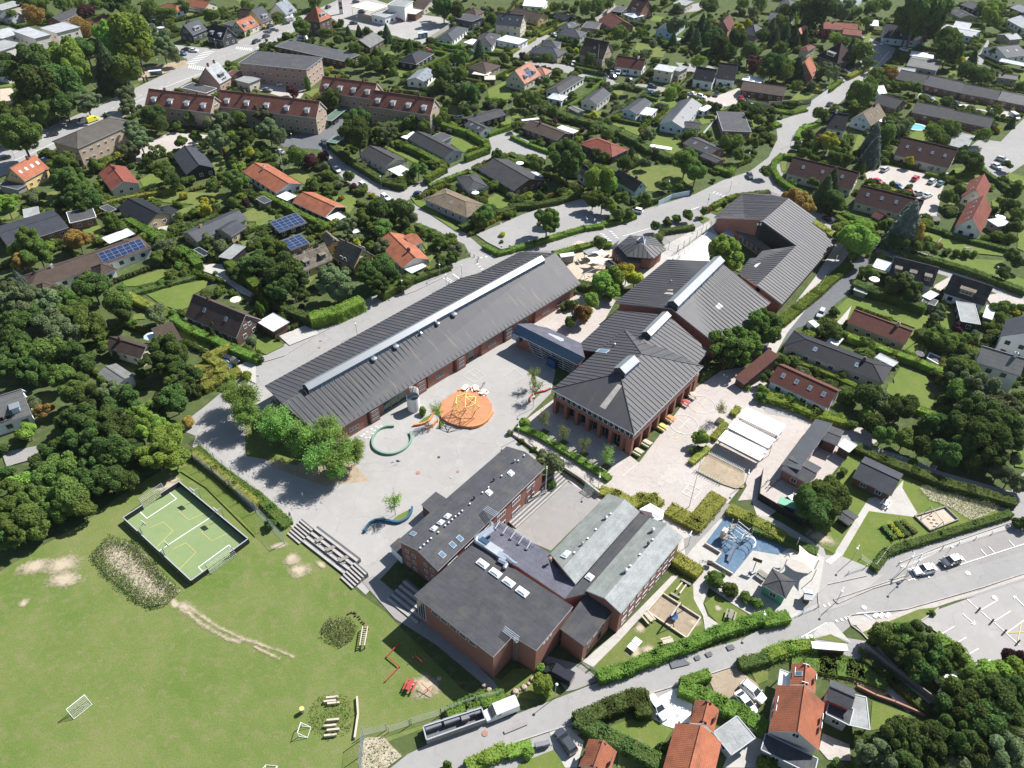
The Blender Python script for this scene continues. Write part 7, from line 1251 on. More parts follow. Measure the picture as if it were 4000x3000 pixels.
# loose scatter of garden shrubs where the photo shows crowded planting
bpy.context.view_layer.update()
EXC=[w for m,w in SURF]+FOOT
O(); zones=[[30,20,480,5,1870,10,2180,10,2180,560,1960,530,1850,420,1700,320,1560,360,1300,470,1050,530,900,540,760,600,620,700,520,780,380,700,300,560,30,520,0,380,120,300,400,230,560,90],[1850,640,2200,640,2200,1000,1900,900,1640,790]]
Z=[[P(z[i],z[i+1]).xy for i in range(0,len(z),2)] for z in zones]
bb=[(min(p.x for p in w),max(p.x for p in w),min(p.y for p in w),max(p.y for p in w),w) for w in EXC]
def free(x,y,m):
    for x0,x1,y0,y1,w in bb:
        if x0-2<x<x1+2 and y0-2<y<y1+2 and any(inside((x+dx,y+dy),w) for dx,dy in ((0,0),(m,0),(-m,0),(0,m),(0,-m))): return False
    return True
US=[]; tries=0
while len(US)<2300 and tries<26000:
    tries+=1; X=random.uniform(-60,4060); Y=random.triangular(-60,2150,100); p=Pf(X,Y)
    if not (Y<20 or any(inside(p,z) for z in Z)): continue
    rm=random.choice([.7,.9,1.1,1.4,1.7,2.0,2.4,2.8]); near=any((p.x-a)**2+(p.y-b)**2<(c*.5)**2 for a,b,c in TREES)
    if near or not free(p.x,p.y,rm*.7): continue
    US.append(dict(g=p,me=('sml%d' if rm>1.6 or p.length<230 else 'tny%d')%random.randint(0,4),k=random.choice('BBBBDDDLLGHHAPYO' if rm<1.6 else 'BBBBDDDDLGH'),scl=(rm,rm*random.uniform(.8,1.3),rm*random.uniform(.6,.95)),loc=(0,0,rm*.5),a=random.random()*6))
for w in FOOT:   # rows of shrubs along the plot lines of each garden
    c=sum((Vector(q) for q in w),Vector((0,0)))/4
    if c.length<165 or random.random()<.1: continue
    e1=(Vector(w[1])-Vector(w[0])); e2=(Vector(w[3])-Vector(w[0])); h1,h2=e1.length/2+random.uniform(5,8.5),e2.length/2+random.uniform(4.5,8); e1.normalize(); e2.normalize(); cs=[c-e1*h1-e2*h2,c+e1*h1-e2*h2,c+e1*h1+e2*h2,c-e1*h1+e2*h2]; k=random.choice('AAHHBKZ')
    for a,b in zip(cs,cs[1:]+cs[:1]):
        if random.random()<.3: continue
        n=int((b-a).length/1.0); hh=random.uniform(.75,1.15)
        for q in range(n):
            p=a.lerp(b,(q+random.random()*.4)/n)
            if free(p.x,p.y,.5): US.append(dict(g=Vector((p.x,p.y,0)),me='tny%d'%random.randint(0,4),k=k,scl=(.85,.85,hh),loc=(0,0,hh*.7),a=random.random()*6))
merged('garden_undergrowth','dense low garden bushes and borders between the houses',US,'undergrowth')
plant_all(); print('trees',NT[0],'undergrowth',len(US),tries)
# ---------------------------------------------------------------- vehicles
def carbody(kind):
    # profile x (length) z (height), half width per station
    if kind=='van': st=[(-2.45,.35,1.9,.92),(-2.4,.3,2.0,.96),(1.0,.3,2.0,.96),(1.35,.3,1.55,.95),(1.75,.3,1.05,.94),(2.4,.3,.9,.88),(2.5,.4,.7,.8)]
    else: st=[(-2.15,.42,.85,.72),(-2.05,.28,1.0,.84),(-1.3,.25,1.0,.89),(.9,.25,.98,.89),(1.6,.25,.86,.86),(2.1,.3,.72,.76),(2.2,.4,.6,.66)]
    b=MB(); secs=[]
    for x,z0,z1,w in st: secs.append([Vector((x,-w,z0)),Vector((x,w,z0)),Vector((x,w,z1-.12)),Vector((x,w*.9,z1)),Vector((x,-w*.9,z1)),Vector((x,-w,z1-.12))])
    for s,t in zip(secs,secs[1:]):
        for i in range(6): j=(i+1)%6; b.face([s[i],s[j],t[j],t[i]],'carpaint')
    b.face(secs[0],'carpaint'); b.face(list(reversed(secs[-1])),'carpaint')
    return b
def make_car(kind,label_):
    r=thing('van' if kind=='van' else 'car',label_,'van' if kind=='van' else 'car'); MATS['carpaint']=CP['white']
    body=carbody(kind).build('body',r); gl=MB(); ro=MB()
    if kind=='van':
        gl.face([(1.03,-.8,1.97),(1.03,.8,1.97),(1.72,.82,1.12),(1.72,-.82,1.12)][::-1],'glass')
        for s in (-1,1): gl.face([(.3,s*.975,1.2),(1.1,s*.975,1.2),(.95,s*.95,1.75),(.3,s*.965,1.75)][::s],'glass')
        for v in range(len(gl.v)): gl.v[v]=(gl.v[v][0]+.02,gl.v[v][1],gl.v[v][2]+.02)
    else:
        est=kind=='estate'; x0,x1,x2,x3=(-2.0,-1.75,.25,1.0) if est else (-1.75,-1.05,.2,.95)
        lo=[Vector((x0,-.78,.98)),Vector((x3,-.78,.96)),Vector((x3,.78,.96)),Vector((x0,.78,.98))]; hi=[Vector((x1,-.62,1.42)),Vector((x2,-.62,1.44)),Vector((x2,.62,1.44)),Vector((x1,.62,1.42))]; gl.hexa(lo,hi,'glass')
        ro.hexa([v+Vector((0,0,.0)) for v in hi],[v*1.0+Vector((0,0,.05)) for v in hi],'carpaint')
        for i,(a,b_) in enumerate(zip(lo,hi)): ro.bar(a,b_,.07,'carpaint')
        for s in (-1,1): ro.bar((-.45,s*.78,.98),(-.45,s*.63,1.43),.07,'carpaint')
        ro.build('roof_shell',r)
    gl.build('glasshouse',r)
    for sx in (-1.35,1.35):
        for s in (-1,1):
            w=MB(); w.bar((sx,s*.72,.32),(sx,s*.92,.32),.64,'rubber',n=14); w_=w.build('wheel',r); w=MB(); w.bar((sx,s*.90,.32),(sx,s*.935,.32),.36,'galvanised',n=10); w.build('rim',w_)
    fx=2.47 if kind=='van' else 2.12
    for s in (-1,1):
        h=MB(); h.box((fx-.05,s*.6,.58),.16,.3,.14,'skylight_glass'); h.build('headlight',r); h=MB(); h.box((-(2.46 if kind=='van' else 2.1),s*.66,.8),.1,.2,.2,'red_paint'); h.build('tail_light',r)
        h=MB(); h.box((.95 if kind!='van' else 1.3,s*1.0,.95),.12,.2,.12,'carpaint'); h.build('wing_mirror',r)
    return r
CP={}
for n_,c_ in dict(white=(.78,.78,.78),black=(.02,.02,.024),dark=(.05,.055,.065),grey=(.22,.23,.24),silver=(.45,.46,.47),red=(.45,.02,.03),blue=(.08,.16,.28),navy=(.03,.06,.13),green=(.1,.2,.12),yellow=(.75,.7,.05),teal=(.12,.25,.25)).items():
    m,t,b=nodes('paint_'+n_); b.inputs['Base Color'].default_value=(*c_,1); b.inputs['Roughness'].default_value=.22; b.inputs['Specular IOR Level'].default_value=.6; b.inputs['Metallic'].default_value=.0; b.inputs['Coat Weight'].default_value=.5; CP[n_]=m
PC={}
def car(x,y,fx,fy,col,kind='hatch',label=None,scale=1.0):
    p=P(x,y,.6); f=P(fx,fy,.6); a=math.atan2(f.y-p.y,f.x-p.x); p.z=.1
    if kind not in PC: r=make_car(kind,''); r.location=p; r.rotation_euler=(0,0,a); PC[kind]=r
    else: r=dup(PC[kind],p,a)
    for ch in r.children:
        for i,s in enumerate(ch.material_slots):
            if s.material and s.material.name.startswith('paint_'): s.link='OBJECT'; s.material=CP[col]
    r['group']='vehicles parked or driving in the neighbourhood'
    if label: r['label']=label
    else: later(r,'%s %s'%({'dark':'dark grey'}.get(col,col),'van' if kind=='van' else 'estate car' if kind=='estate' else 'car'),p)
    return r
T(0,0); car(452,1160,500,1150,'black'); car(38,1362,90,1350,'black'); car(1605,428,1560,430,'black'); car(1585,462,1615,480,'blue'); car(1675,437,1710,440,'white'); car(2205,360,2250,330,'black'); car(725,1050,700,1058,'silver','van'); car(800,1035,845,1020,'yellow','van','yellow van behind drooping birch branches on the main road'); car(745,310,790,310,'dark'); car(390,1390,420,1400,'blue')
T(1,0); car(258,198,290,190,'black'); car(88,312,120,300,'black'); car(10,352,35,342,'black'); car(623,60,650,45,'black'); car(862,14,895,8,'black'); car(842,200,880,198,'black'); car(915,100,950,105,'dark'); car(1250,172,1280,176,'red'); car(218,725,255,718,'white'); car(100,778,125,782,'grey'); car(1862,448,1830,440,'blue'); car(967,1008,1000,1020,'white'); car(735,1000,760,985,'dark'); car(682,1048,705,1030,'black'); car(620,1265,640,1290,'navy'); car(590,1235,600,1250,'dark'); car(698,1465,720,1485,'white'); car(930,1602,960,1622,'white','estate'); car(1755,1020,1790,1010,'silver'); car(205,1310,180,1300,'silver'); car(125,222,150,215,'navy'); car(290,172,320,165,'silver','van'); car(35,245,55,240,'silver'); car(1485,432,1510,436,'red')
T(2,0); car(531,548,520,575,'white'); car(878,665,920,680,'black','estate'); car(920,628,905,660,'white','van'); car(977,628,960,655,'white','van'); car(862,630,880,650,'grey'); car(1215,745,1265,755,'black','estate'); car(1195,795,1220,790,'blue'); car(1245,815,1270,822,'grey'); car(1640,835,1690,850,'white','estate'); car(1555,812,1520,800,'white'); car(1765,815,1745,850,'black','estate'); car(1845,745,1830,770,'white'); car(1795,750,1780,760,'black'); car(1980,852,1995,870,'red'); car(2075,915,2110,925,'grey'); car(2055,1520,2075,1560,'dark','hatch','dark green grey car driving through the road junction'); car(1020,690,1050,700,'dark'); car(165,292,190,295,'white'); car(370,305,385,312,'white')
T(3,0); car(988,372,1000,355,'white'); car(1175,430,1205,440,'white'); car(1803,400,1808,370,'silver'); car(1812,370,1818,345,'blue'); car(1385,845,1430,860,'black','estate'); car(1635,900,1665,915,'black','estate'); car(1765,938,1810,955,'black','estate'); car(2130,1010,2170,1035,'white','van'); car(1012,1462,1040,1445,'silver','estate'); car(1275,1540,1310,1512,'red','estate','bright red car parked in the row by the maroon roofed house'); car(1418,1565,1445,1545,'silver','estate'); car(1490,1585,1515,1565,'teal'); car(1120,1610,1145,1620,'blue'); car(950,1570,975,1580,'red'); car(2025,1378,2085,1395,'silver','estate'); car(1975,1440,2010,1460,'white'); car(1965,490,2000,497,'navy'); car(660,615,710,630,'black'); car(630,690,650,700,'grey'); car(705,877,760,880,'black'); car(535,900,550,890,'dark'); car(805,320,830,330,'grey'); car(1610,500,1640,510,'white')
T(3,1); car(525,235,480,215,'black','hatch','black car parked on the road beside the autumn toned tree'); car(457,1050,435,1090,'silver','estate'); car(505,1140,465,1125,'dark'); car(410,1195,470,1245,'white','van'); car(925,475,940,460,'dark'); car(1225,5,1250,8,'red'); car(1300,12,1330,8,'silver'); car(1378,30,1400,20,'white')
T(0,1); car(1995,1455,2050,1475,'black','estate'); car(1945,1490,1990,1510,'navy'); 
T(1,1); car(1120,48,1165,80,'white','estate'); car(1415,20,1450,25,'navy')
T(2,1); car(1075,160,1030,150,'white','estate')
T(3,2); car(1350,1605,1270,1620,'white','hatch','white car parked in the roadside bay'); car(1580,1530,1495,1560,'dark','hatch','dark car with black roof parked in the roadside bay'); car(212,1000,250,985,'white')
T(2,3); car(1255,1135,1330,1235,'white','estate','white car parked on the white gravel drive'); car(2080,1000,2175,1080,'white','estate','longer white car parked on the gravel drive'); car(2020,1100,2090,1185,'white','hatch','smaller white car parked on the gravel drive'); car(465,1430,410,1350,'dark','estate','dark grey car parked by the small bright red gabled house'); v=car(405,850,310,800,'black','van','black van parked beside the low brick building')
T(1800,2650,3.1725); DV=car(500,400,340,465,'white','van','white van with DANSK lettering on its roof parked by the bin store'); DV.scale=(1.12,1.05,1.0)
def text_mesh(s,size,m,name='lettering'):
    c=bpy.data.curves.new(name,'FONT'); c.body=s; c.size=size; c.align_x='CENTER'; c.align_y='CENTER'; c.extrude=.004; o=bpy.data.objects.new(name,c); C.objects.link(o); bpy.context.view_layer.update()
    me=bpy.data.meshes.new_from_object(o.evaluated_get(bpy.context.evaluated_depsgraph_get())); bpy.data.objects.remove(o); me.materials.clear(); me.materials.append(MATS[m]); return me
me=text_mesh('DANSK',.62,'trim_grey'); o=bpy.data.objects.new('roof_lettering',me); C.objects.link(o); o.parent=DV; o.location=(-.75,0,2.012); o.rotation_euler=(0,0,0)
pa=MB(); pa.face([(-1.6,.972,.5),(-.9,.972,1.3),(-.55,.972,1.05),(-.9,.972,.6),(-.4,.972,.5)],'blue_paint'); pa.face([(-.4,.973,.7),(.1,.973,1.2),(.5,.973,.6),(.1,.973,.9)],'teal_paint'); pa.build('side_emblem',DV)
T(1,0); 
def caravan(x,y,a):
    p=P(x,y,1); p.z=.1; r=thing('caravan','white caravan standing beside the long flat roofed brown terrace','caravan',p); mb=MB(); mb.hexa([Vector(v)+p for v in ((-2.6,-1,.5),(2.6,-1,.5),(2.6,1,.5),(-2.6,1,.5))],[Vector(v)+p for v in ((-2.3,-.9,2.5),(2.2,-.9,2.5),(2.2,.9,2.5),(-2.3,.9,2.5))],'white_wall'); mb.build('body',r); g=MB(); g.box(p+Vector((0,-1.0,1.3)),2.6,.06,.6,'glass'); g.build('window',r)
    for s in (-1,1): w=MB(); w.bar(p+Vector((0,s*.8,.35)),p+Vector((0,s*1.0,.35)),.65,'rubber',n=12); w.build('wheel',r)
    r.rotation_euler=(0,0,a); r.location.z=.0
caravan(400,335,-.1)
# ---------------------------------------------------------------- street lamps, poles
def lamp(x,y,tx,ty,h=4.6,arm=0,desc='white headed street lamp'):
    p=P(x,y); r=thing('street_lamp','','street lamp',p,'street lamps'); mb=MB(); mb.bar(p,p+Vector((0,0,h)),.12,'galvanised',n=6); t=P(tx,ty,h); d=Vector((t.x-p.x,t.y-p.y,0)); 
    if d.length>1.2: d=d.normalized()*1.0
    mb.bar(p+Vector((0,0,h)),p+Vector((0,0,h+.05))+d,.07,'galvanised',n=5); mb.build('post',r); q=p+d+Vector((0,0,h-.15)); l=MB(); l.lathe(q,[(.05,.25),(.22,.15),(.24,.05),(.02,-.05)],'trim_white',10); l.build('lamp_head',r); later(r,desc,p)
for c_,r_,L in ((2,3,[(370,1055,387,935),(2130,430,2185,330)]),(2,2,[(1520,1400,1533,1312),(745,900,756,830),(2010,870,2045,800),(182,210,187,135),(55,470,52,400)]),(1,1,[(875,1240,858,1165),(1590,730,1587,650),(1778,735,1780,672),(1645,820,1632,745),(1265,870,1270,812)]),(3,1,[(1010,478,1053,352),(1935,770,1990,645),(560,170,575,70)]),(0,0,[(530,1060,483,898),(1080,745,1066,648),(130,1370,95,1250),(1765,395,1738,300),(1870,420,1865,375),(1380,610,1365,470)]),(1,0,[(318,1250,305,1165),(878,225,870,140),(83,430,65,330),(1085,1620,1070,1540)]),(2,1,[(640,345,648,230),(1690,110,1705,60),(1345,5,1350,-50),(1650,310,1657,220),(1430,590,1428,527)]),(2,0,[(2035,1420,2035,1345),(2035,930,2048,830),(1880,1659,1888,1605)]),(3,2,[(725,1520,752,1455),(1190,1590,1232,1527),(1250,1620,1275,1570),(5,620,15,560)]),(3,3,[(590,225,635,140),(1170,40,1195,0)]),(3,0,[(190,1260,187,1185),(265,1320,270,1300)])):
    T(c_,r_)
    for q in L: lamp(*q)
def pole(x,y,h,desc,ball=True,name='flagpole'):
    p=P(x,y); r=thing(name,'',name,p); mb=MB(); mb.lathe(p,[(.09,-.1),(.05,h)],'trim_white',8); mb.build('mast',r)
    if ball: b=MB(); b.lathe(p+Vector((0,0,h)),[(.01,0),(.12,.1),(.12,.2),(.01,.3)],'trim_white',8); b.build('finial',r)
    later(r,desc,p)
T(2,2); pole(1530,1062,13.5,'tall white flagpole in the brick paved yard'); T(1,0); pole(240,1490,9,'white garden flagpole'); pole(1727,735,9,'white garden flagpole'); pole(2168,1080,9,'white garden flagpole'); T(1,1); pole(475,820,11,'white garden flagpole'); T(2,0); pole(738,570,9,'white garden flagpole'); pole(523,1265,6,'white garden flagpole'); T(3,0); pole(660,205,9,'white garden flagpole')
# ---------------------------------------------------------------- fences and walls
def fence(desc,pts,h=1.6,m='galvanised',solid=False,gap=2.5,label=None,th=.08,wire=6):
    L=[P(pts[i],pts[i+1]) for i in range(0,len(pts),2)]; r=thing('wall' if solid and m=='concrete' else 'fence',label or '', 'wall' if solid and m=='concrete' else 'fence',L[len(L)//2]); mb=MB(); po=MB()
    for a,b in zip(L,L[1:]):
        d=(b-a); n=max(1,int(d.length/gap)); 
        if solid: mb.bar(a+Vector((0,0,h/2)),b+Vector((0,0,h/2)),th,m,h)
        else:
            for k in range(wire): z=.15+(h-.2)*k/(wire-1); mb.bar(a+Vector((0,0,z)),b+Vector((0,0,z)),.025 if k not in(0,wire-1) else .05,m,n=3)
        for k in range(n+1): q=a+d*k/n; po.bar(q,q+Vector((0,0,h+.08)),.09,m)
    mb.build('panel',r); po.build('posts',r)
    if not label: later(r,desc,L[len(L)//2])
T(1,3); fence('',[930,1380,1130,1330],2.0,wire=9,label='short wire fence section left of the wire gate'); fence('',[1150,1350,1330,1290],2.0,wire=9,gap=5,label='double wire gate in the fence above the dry bank'); fence('',[1345,1280,1600,1200,1900,1090,2115,1040],2.0,wire=9,label='long wire mesh fence between field and bin store'); fence('',[935,1400,905,1700],3.6,wire=16,gap=2,label='tall wire ball fence running off the bottom edge')
T(2,0); fence('pale timber fence',[775,640,890,560],1.6,'pale_wood',True); fence('white picket wall',[1620,1200,1740,1060,1840,900],1.0,'trim_white',True); fence('long timber fence',[2025,900,2212,940],1.8,'pale_wood',True); fence('pale timber fence',[730,180,890,60],1.6,'pale_wood',True)
T(1,0); fence('pale concrete yard fence',[1470,370,1600,290,1700,225],2.0,'concrete',True,th=.15)
T(3,0); fence('two tone timber fence',[0,920,200,910,365,895],2.0,'pale_wood',True); fence('white roadside fence',[365,915,510,810],2.0,'pale_blue_wall' if 0 else 'trim_white',True); 
T(2,1); fence('wavy blue grey fence',[1262,120,1380,60,1530,30],1.8,'pale_blue_wall',True,label='pale blue wavy fence beside the school road'); 
T(2300,900,3.1725); fence('tall black ball court fence',[890,160,985,240,1090,290],2.6,'black_steel',wire=8); fence('tall black ball court fence',[1100,270,1240,180,1330,110,1560,-60],2.6,'black_steel',wire=8); T(2,1); fence('long ramp handrail',[1330,600,1450,565,1740,320],1.0,'galvanised',wire=3)
T(3,1); fence('',[0,1330,80,1190,240,1060,440,900,690,650],1.1,'trim_white',gap=2.2,wire=3,label='line of white boards under the long grassy hedge'); fence('',[420,880,520,700,640,500],1.2,'galvanised',wire=4,label='steel railing beside the angled wing path')
T(1,2); T(0,2); fence('',[1690,490,1850,640,2000,760,2212,930],1.6,'galvanised',wire=5,label='wire fence along the upper edge of the field bank'); fence('',[1690,680,1850,800,2000,920,2212,1110,2330,1240,2462,1380],3.2,'galvanised',wire=16,gap=3,label='tall wire mesh ball fence along the field')
T(3,2); fence('',[-60,790,-90,1000,290,1230],2.0,'black_wood',True,label='black timber screen around the waste yard',th=.12); fence('',[520,870,700,600],1.4,'black_steel',wire=6,label='black fence between workshop court and lawn'); fence('',[920,1590,1030,1440],1.2,'trim_white',wire=5,label='white fence at the corner of the green lawn'); fence('',[1130,1560,1500,1430,2212,1210],.9,'galvanised',gap=4,wire=2,label='low wire rail between cycle path and parking bays'); fence('',[690,1640,840,1590],1.1,'galvanised',wire=5,label='steel gate by the school forecourt'); fence('',[800,1510,915,1585],1.1,'trim_white',wire=6,label='white louvred bicycle gate beside the green lawn')
T(3,2); fence('',[930,490+120,1280,700,1440,745],1.2,'trim_white',wire=5,gap=1.5,label='white picket fence behind the boundary hedge')
T(3,3); fence('',[830,640,1010,790,1200,930,1440,1110],1.7,'grey_wood',True,label='long grey timber wall below the parking thicket',th=.15); fence('',[430,270,160,380],1.1,'trim_white',wire=4,label='white fence above the lower road hedge'); fence('',[760,960,920,1040,1090,1100,1350,1210],.7,'red_cover',True,label='low red and white garden wall beside the lawn',th=.3)
T(2,3); fence('',[605,750,680,810],1.2,'trim_white',wire=5,label='white gate at the end of the concrete path'); fence('',[680,800,780,860,760,900],1.2,'galvanised',wire=5,label='bent wire fence by the driveway'); fence('',[1980,1340,2212,1390],1.4,'grey_wood',True,label='low weathered fence behind the timber deck')
T(1500,1700,2.212); fence('',[1560,310,1700,400,1860,530],1.3,'concrete',True,label='concrete retaining wall with green goal at sunken court',th=.4)
T(2,2); fence('',[0,440,110,510,250,610],.6,'concrete',True,label='low concrete edging wall beside the brick paved path',th=.3)
# ---------------------------------------------------------------- steps
def steps(label,pts,n,rise,tread,m='concrete'):
    L=[P(pts[i],pts[i+1]) for i in range(0,len(pts),2)]; a,b=L[0],L[1]; d=(b-a).normalized(); s=Vector((-d.y,d.x,0)); 
    if s.dot(L[2]-a)<0: s=-s
    r=thing('steps',label,'steps',(a+b)/2); q=[a,b,b+s*tread*n,a+s*tread*n]; mb=MB(); mb.hexa([v-Vector((0,0,.2)) for v in q],[Vector((v.x,v.y,.2+rise*n*(.0 if k_<2 else .9))) for k_,v in enumerate(q)],'dark_asphalt'); mb.build('riser_shade',r)  # dark slope under the treads paints in the shade of the risers
    for k in range(n):
        z=.15+rise*(k+1); o=s*tread*k; q=[a+o,b+o,b+o+s*tread*.5,a+o+s*tread*.5]; mb=MB(); mb.hexa([v-Vector((0,0,.2)) for v in q],[Vector((v.x,v.y,z)) for v in q],m); mb.build('tread',r)
T(1,2); steps('long concrete terrace steps between field and yard with dark risers',[400,1370,770,1659,470,1300],4,.26,1.0); steps('upper flight of terrace steps beside the ball fence',[270,1300,375,1390,330,1215],6,.2,.62); T(1,3); steps('lower flight of terrace steps ending above the grass bank',[730,20,835,118,820,-60],6,.2,.62)
T(1500,1700,2.212); steps('long pale stone steps along the sunken court',[1140,810,1590,400,1110,740],5,.16,.7)
T(1,3); steps('stepped stone terraces in the shade of the brick hall',[1130,210,1390,420,1250,120],5,.2,1.0,'concrete')
# ---------------------------------------------------------------- school yard furniture
T(1700,1450,3.807)
rim=[P(x,y) for x,y in ((60,600),(110,460),(250,370),(410,300),(600,320),(760,400),(845,520),(850,650),(780,760),(660,830),(520,858),(350,840),(200,790),(95,720))]; 
mb=MB(); mb.prism([(p.x,p.y) for p in ccw(rim)],.0,.62,'orange_rubber'); pad=one(mb,'safety_mat','round orange rubber mat under the yellow climbing dome','safety mat',sum(rim,Vector())/len(rim)); landmark(sum(rim,Vector())/len(rim),'orange safety mat')
r=thing('climbing_dome','tall yellow steel climbing dome with net inside standing on orange mat','climbing frame',P(460,560,.6)); fr=MB(); zt=[6.0,4.4,4.4,4.4,2.0]
# geodesic cage: top ring, middle ring, lower ring
c0=P(462,640,.6); top=c0+Vector((0,0,5.2)); R1_=[c0+Vector((2.45*math.cos(a),2.45*math.sin(a),4.3)) for a in [math.radians(90+60*k) for k in range(6)]]; R2_=[c0+Vector((3.0*math.cos(a),3.0*math.sin(a),2.2)) for a in [math.radians(60+60*k) for k in range(6)]]; R3_=[c0+Vector((2.3*math.cos(a),2.3*math.sin(a),0)) for a in [math.radians(90+60*k) for k in range(6)]]
for k in range(6):
    j=(k+1)%6; fr.bar(top,R1_[k],.17,'yellow_steel',n=6); fr.bar(R1_[k],R1_[j],.17,'yellow_steel',n=6); fr.bar(R1_[k],R2_[k],.17,'yellow_steel',n=6); fr.bar(R1_[k],R2_[(k-1)%6 if 0 else (k+1)%6],.17,'yellow_steel',n=6); fr.bar(R2_[k],R3_[k],.17,'yellow_steel',n=6)
fr.build('frame',r); nt_=MB(); ce=c0+Vector((0,0,2.6))
for k in range(6):
    for t in (.35,.6,.85):
        j=(k+1)%6; nt_.bar(ce.lerp(R1_[k],t),ce.lerp(R1_[j],t),.04,'rope_red',n=3); nt_.bar(ce.lerp(R2_[k],t),ce.lerp(R2_[j],t),.04,'rope_red',n=3); nt_.bar(ce.lerp(R1_[k],t),ce.lerp(R2_[k],t),.04,'rope_red',n=3)
    nt_.bar(ce,R1_[k],.04,'rope_red',n=3); nt_.bar(ce,R2_[k],.04,'rope_red',n=3)
nt_.build('net',r)
for k in R1_+R2_+[top]: kb=MB(); kb.lathe(k-Vector((0,0,.14)),[(.01,0),(.14,.14),(.01,.28)],'black_steel',6); kb.build('joint',r)
# tube slide tower
T(1,2); p=P(1365,215); r=thing('spiral_slide','white round slide tower open at the top beside the long block','slide',p); mb=MB(); mb.lathe(p+Vector((-.1,-.1,0)) if 0 else p,[(1.42,0),(1.45,3.9)],'white_wall',20); mb.lathe(p,[(1.39,3.9),(1.34,2.4),(.01,2.4)],'trim_grey',20); mb.build('shell',r); 
mb=MB()
for k in range(16):
    a=k*.35; q0=p+Vector((.2*math.cos(a),.2*math.sin(a),3.6-k*.09)); q1=p+Vector((1.25*math.cos(a),1.25*math.sin(a),3.6-k*.09)); q2=p+Vector((1.25*math.cos(a+.35),1.25*math.sin(a+.35),3.5-k*.09)); mb.face([q0,q1,q2],'steel')
mb.build('chute',r); lo=p+Vector((0,0,3.9)); hd=MB(); 
for k in range(8): a=math.pi*.1+k*.25; hd.bar(lo+Vector((1.35*math.cos(a),1.35*math.sin(a),0)),lo+Vector((1.35*math.cos(a),1.35*math.sin(a),1.7)),.42,'white_wall',.06)
hd.build('guard_panel',r)
# picnic tables
PT=[None]
def picnic(x,y,x2,y2,top='pale_wood',desc='weathered picnic table',label=None,z=.3):
    p=P(x,y,.7); q=P(x2,y2,.7); a=math.atan2(q.y-p.y,q.x-p.x); p.z=z
    r=thing('picnic_table',label or '','picnic table',p,'picnic tables of the school'); r.rotation_euler=(0,0,a); V=Vector
    t=MB(); 
    for k in range(5): t.box((0,-.3+k*.15,.7),1.9,.13,.05,top)
    for i,v in enumerate(t.v): pass
    def bl(mb,n): 
        o=mb.build(n,None); o.parent=r; return o
    bl(t,'tabletop')
    for s in (-1,1): b=MB(); b.box((0,s*.75,.42),1.9,.28,.05,top); bl(b,'bench')
    for s in (-.7,.7):
        for d in (-1,1): l=MB(); l.bar((s,d*.2,.7),(s,d*.65,0),.09,'brown_wood'); bl(l,'leg')
        l=MB(); l.bar((s,-.8,.38),(s,.8,.38),.09,'brown_wood'); bl(l,'cross_beam')
    if not label: later(r,desc,p)
    return r
T(2100,1400,2.765)
for x,y,m,l in ((1682,400,'pale_wood','weathered picnic table farthest along the hipped hall'),(1602,480,'red_paint','red topped picnic table beside the hipped hall pillars'),(1440,650,'orange_paint','orange brown picnic table beside the hipped hall pillars'),(1355,740,'yellow_line','yellow picnic table beside the hipped hall pillars'),(1183,915,'pale_wood','second nearest weathered picnic table beside the hipped hall'),(1090,1008,'pale_wood','weathered picnic table at the front corner of the hipped hall')): picnic(x,y,x+50,y+28,m,label=l)
for x,y in ((140,875),(365,995),(595,1125)): picnic(x,y,x-40,y+25,'grey_wood','shaded picnic table')
T(1,2); picnic(1812,38,1840,10,'sail_white','pale picnic table'); picnic(1892,40,1900,70,'sail_white','pale picnic table'); picnic(1965,75,1990,55,'sail_white','pale picnic table'); picnic(560,1345,600,1320,'grey_wood','worn grey picnic table'); picnic(650,1425,690,1405,'grey_wood','worn grey picnic table'); picnic(760,1515,800,1495,'grey_wood','worn grey picnic table')
T(2,3); picnic(1180,360,1210,395,'pale_wood','timber picnic table by gravel pit'); picnic(1345,570,1385,560,'pale_wood','timber picnic table by gravel pit'); picnic(1890,335,1900,300,'grey_wood','dark picnic table by grass island'); T(2700,1950,3.687); picnic(1020,1090,1070,1125,'grey_wood','timber picnic table by pavilion'); T(2,1); picnic(585,590,600,615,'pale_wood','timber picnic table in sand yard'); T(3,2); picnic(1020,1030,1045,1000,'sail_white','white garden picnic table')
T(3,1); picnic(1725,490,1760,492,'grey_wood','dark garden picnic table'); T(1,3); picnic(1330,945,1345,915,'red_paint','red bench pair on the grass')
# curved seats around the yard
def ribbon(label,pts,m,w=.45,h=.75,name='curved_bench',cat='curved bench',seg=4):
    L=[P(pts[i],pts[i+1]) for i in range(0,len(pts),2)]; Q=[]
    for i in range(len(L)-1):
        p0,p1,p2,p3=L[max(0,i-1)],L[i],L[i+1],L[min(len(L)-1,i+2)]
        for k in range(seg): t=k/seg; Q.append(.5*((2*p1)+(p2-p0)*t+(2*p0-5*p1+4*p2-p3)*t*t+(3*p1-p0-3*p2+p3)*t**3))
    Q.append(L[-1]); mb=MB(); Lf=[];Rt=[]
    for i,q in enumerate(Q):
        d=(Q[min(i+1,len(Q)-1)]-Q[max(i-1,0)]).normalized(); s=Vector((-d.y,d.x,0))*w/2; Lf.append(q+s);Rt.append(q-s)
    u=Vector((0,0,h))
    for i in range(len(Q)-1):
        a,b,c,d=Rt[i],Rt[i+1],Lf[i+1],Lf[i]; mb.face([a+u,b+u,c+u,d+u],m); mb.face([a,b,b+u,a+u],m); mb.face([c,d,d+u,c+u],m)
    for i in (0,-1): mb.face([Rt[i],Lf[i],Lf[i]+u,Rt[i]+u],m)
    return one(mb,name,label,cat,L[len(L)//2])
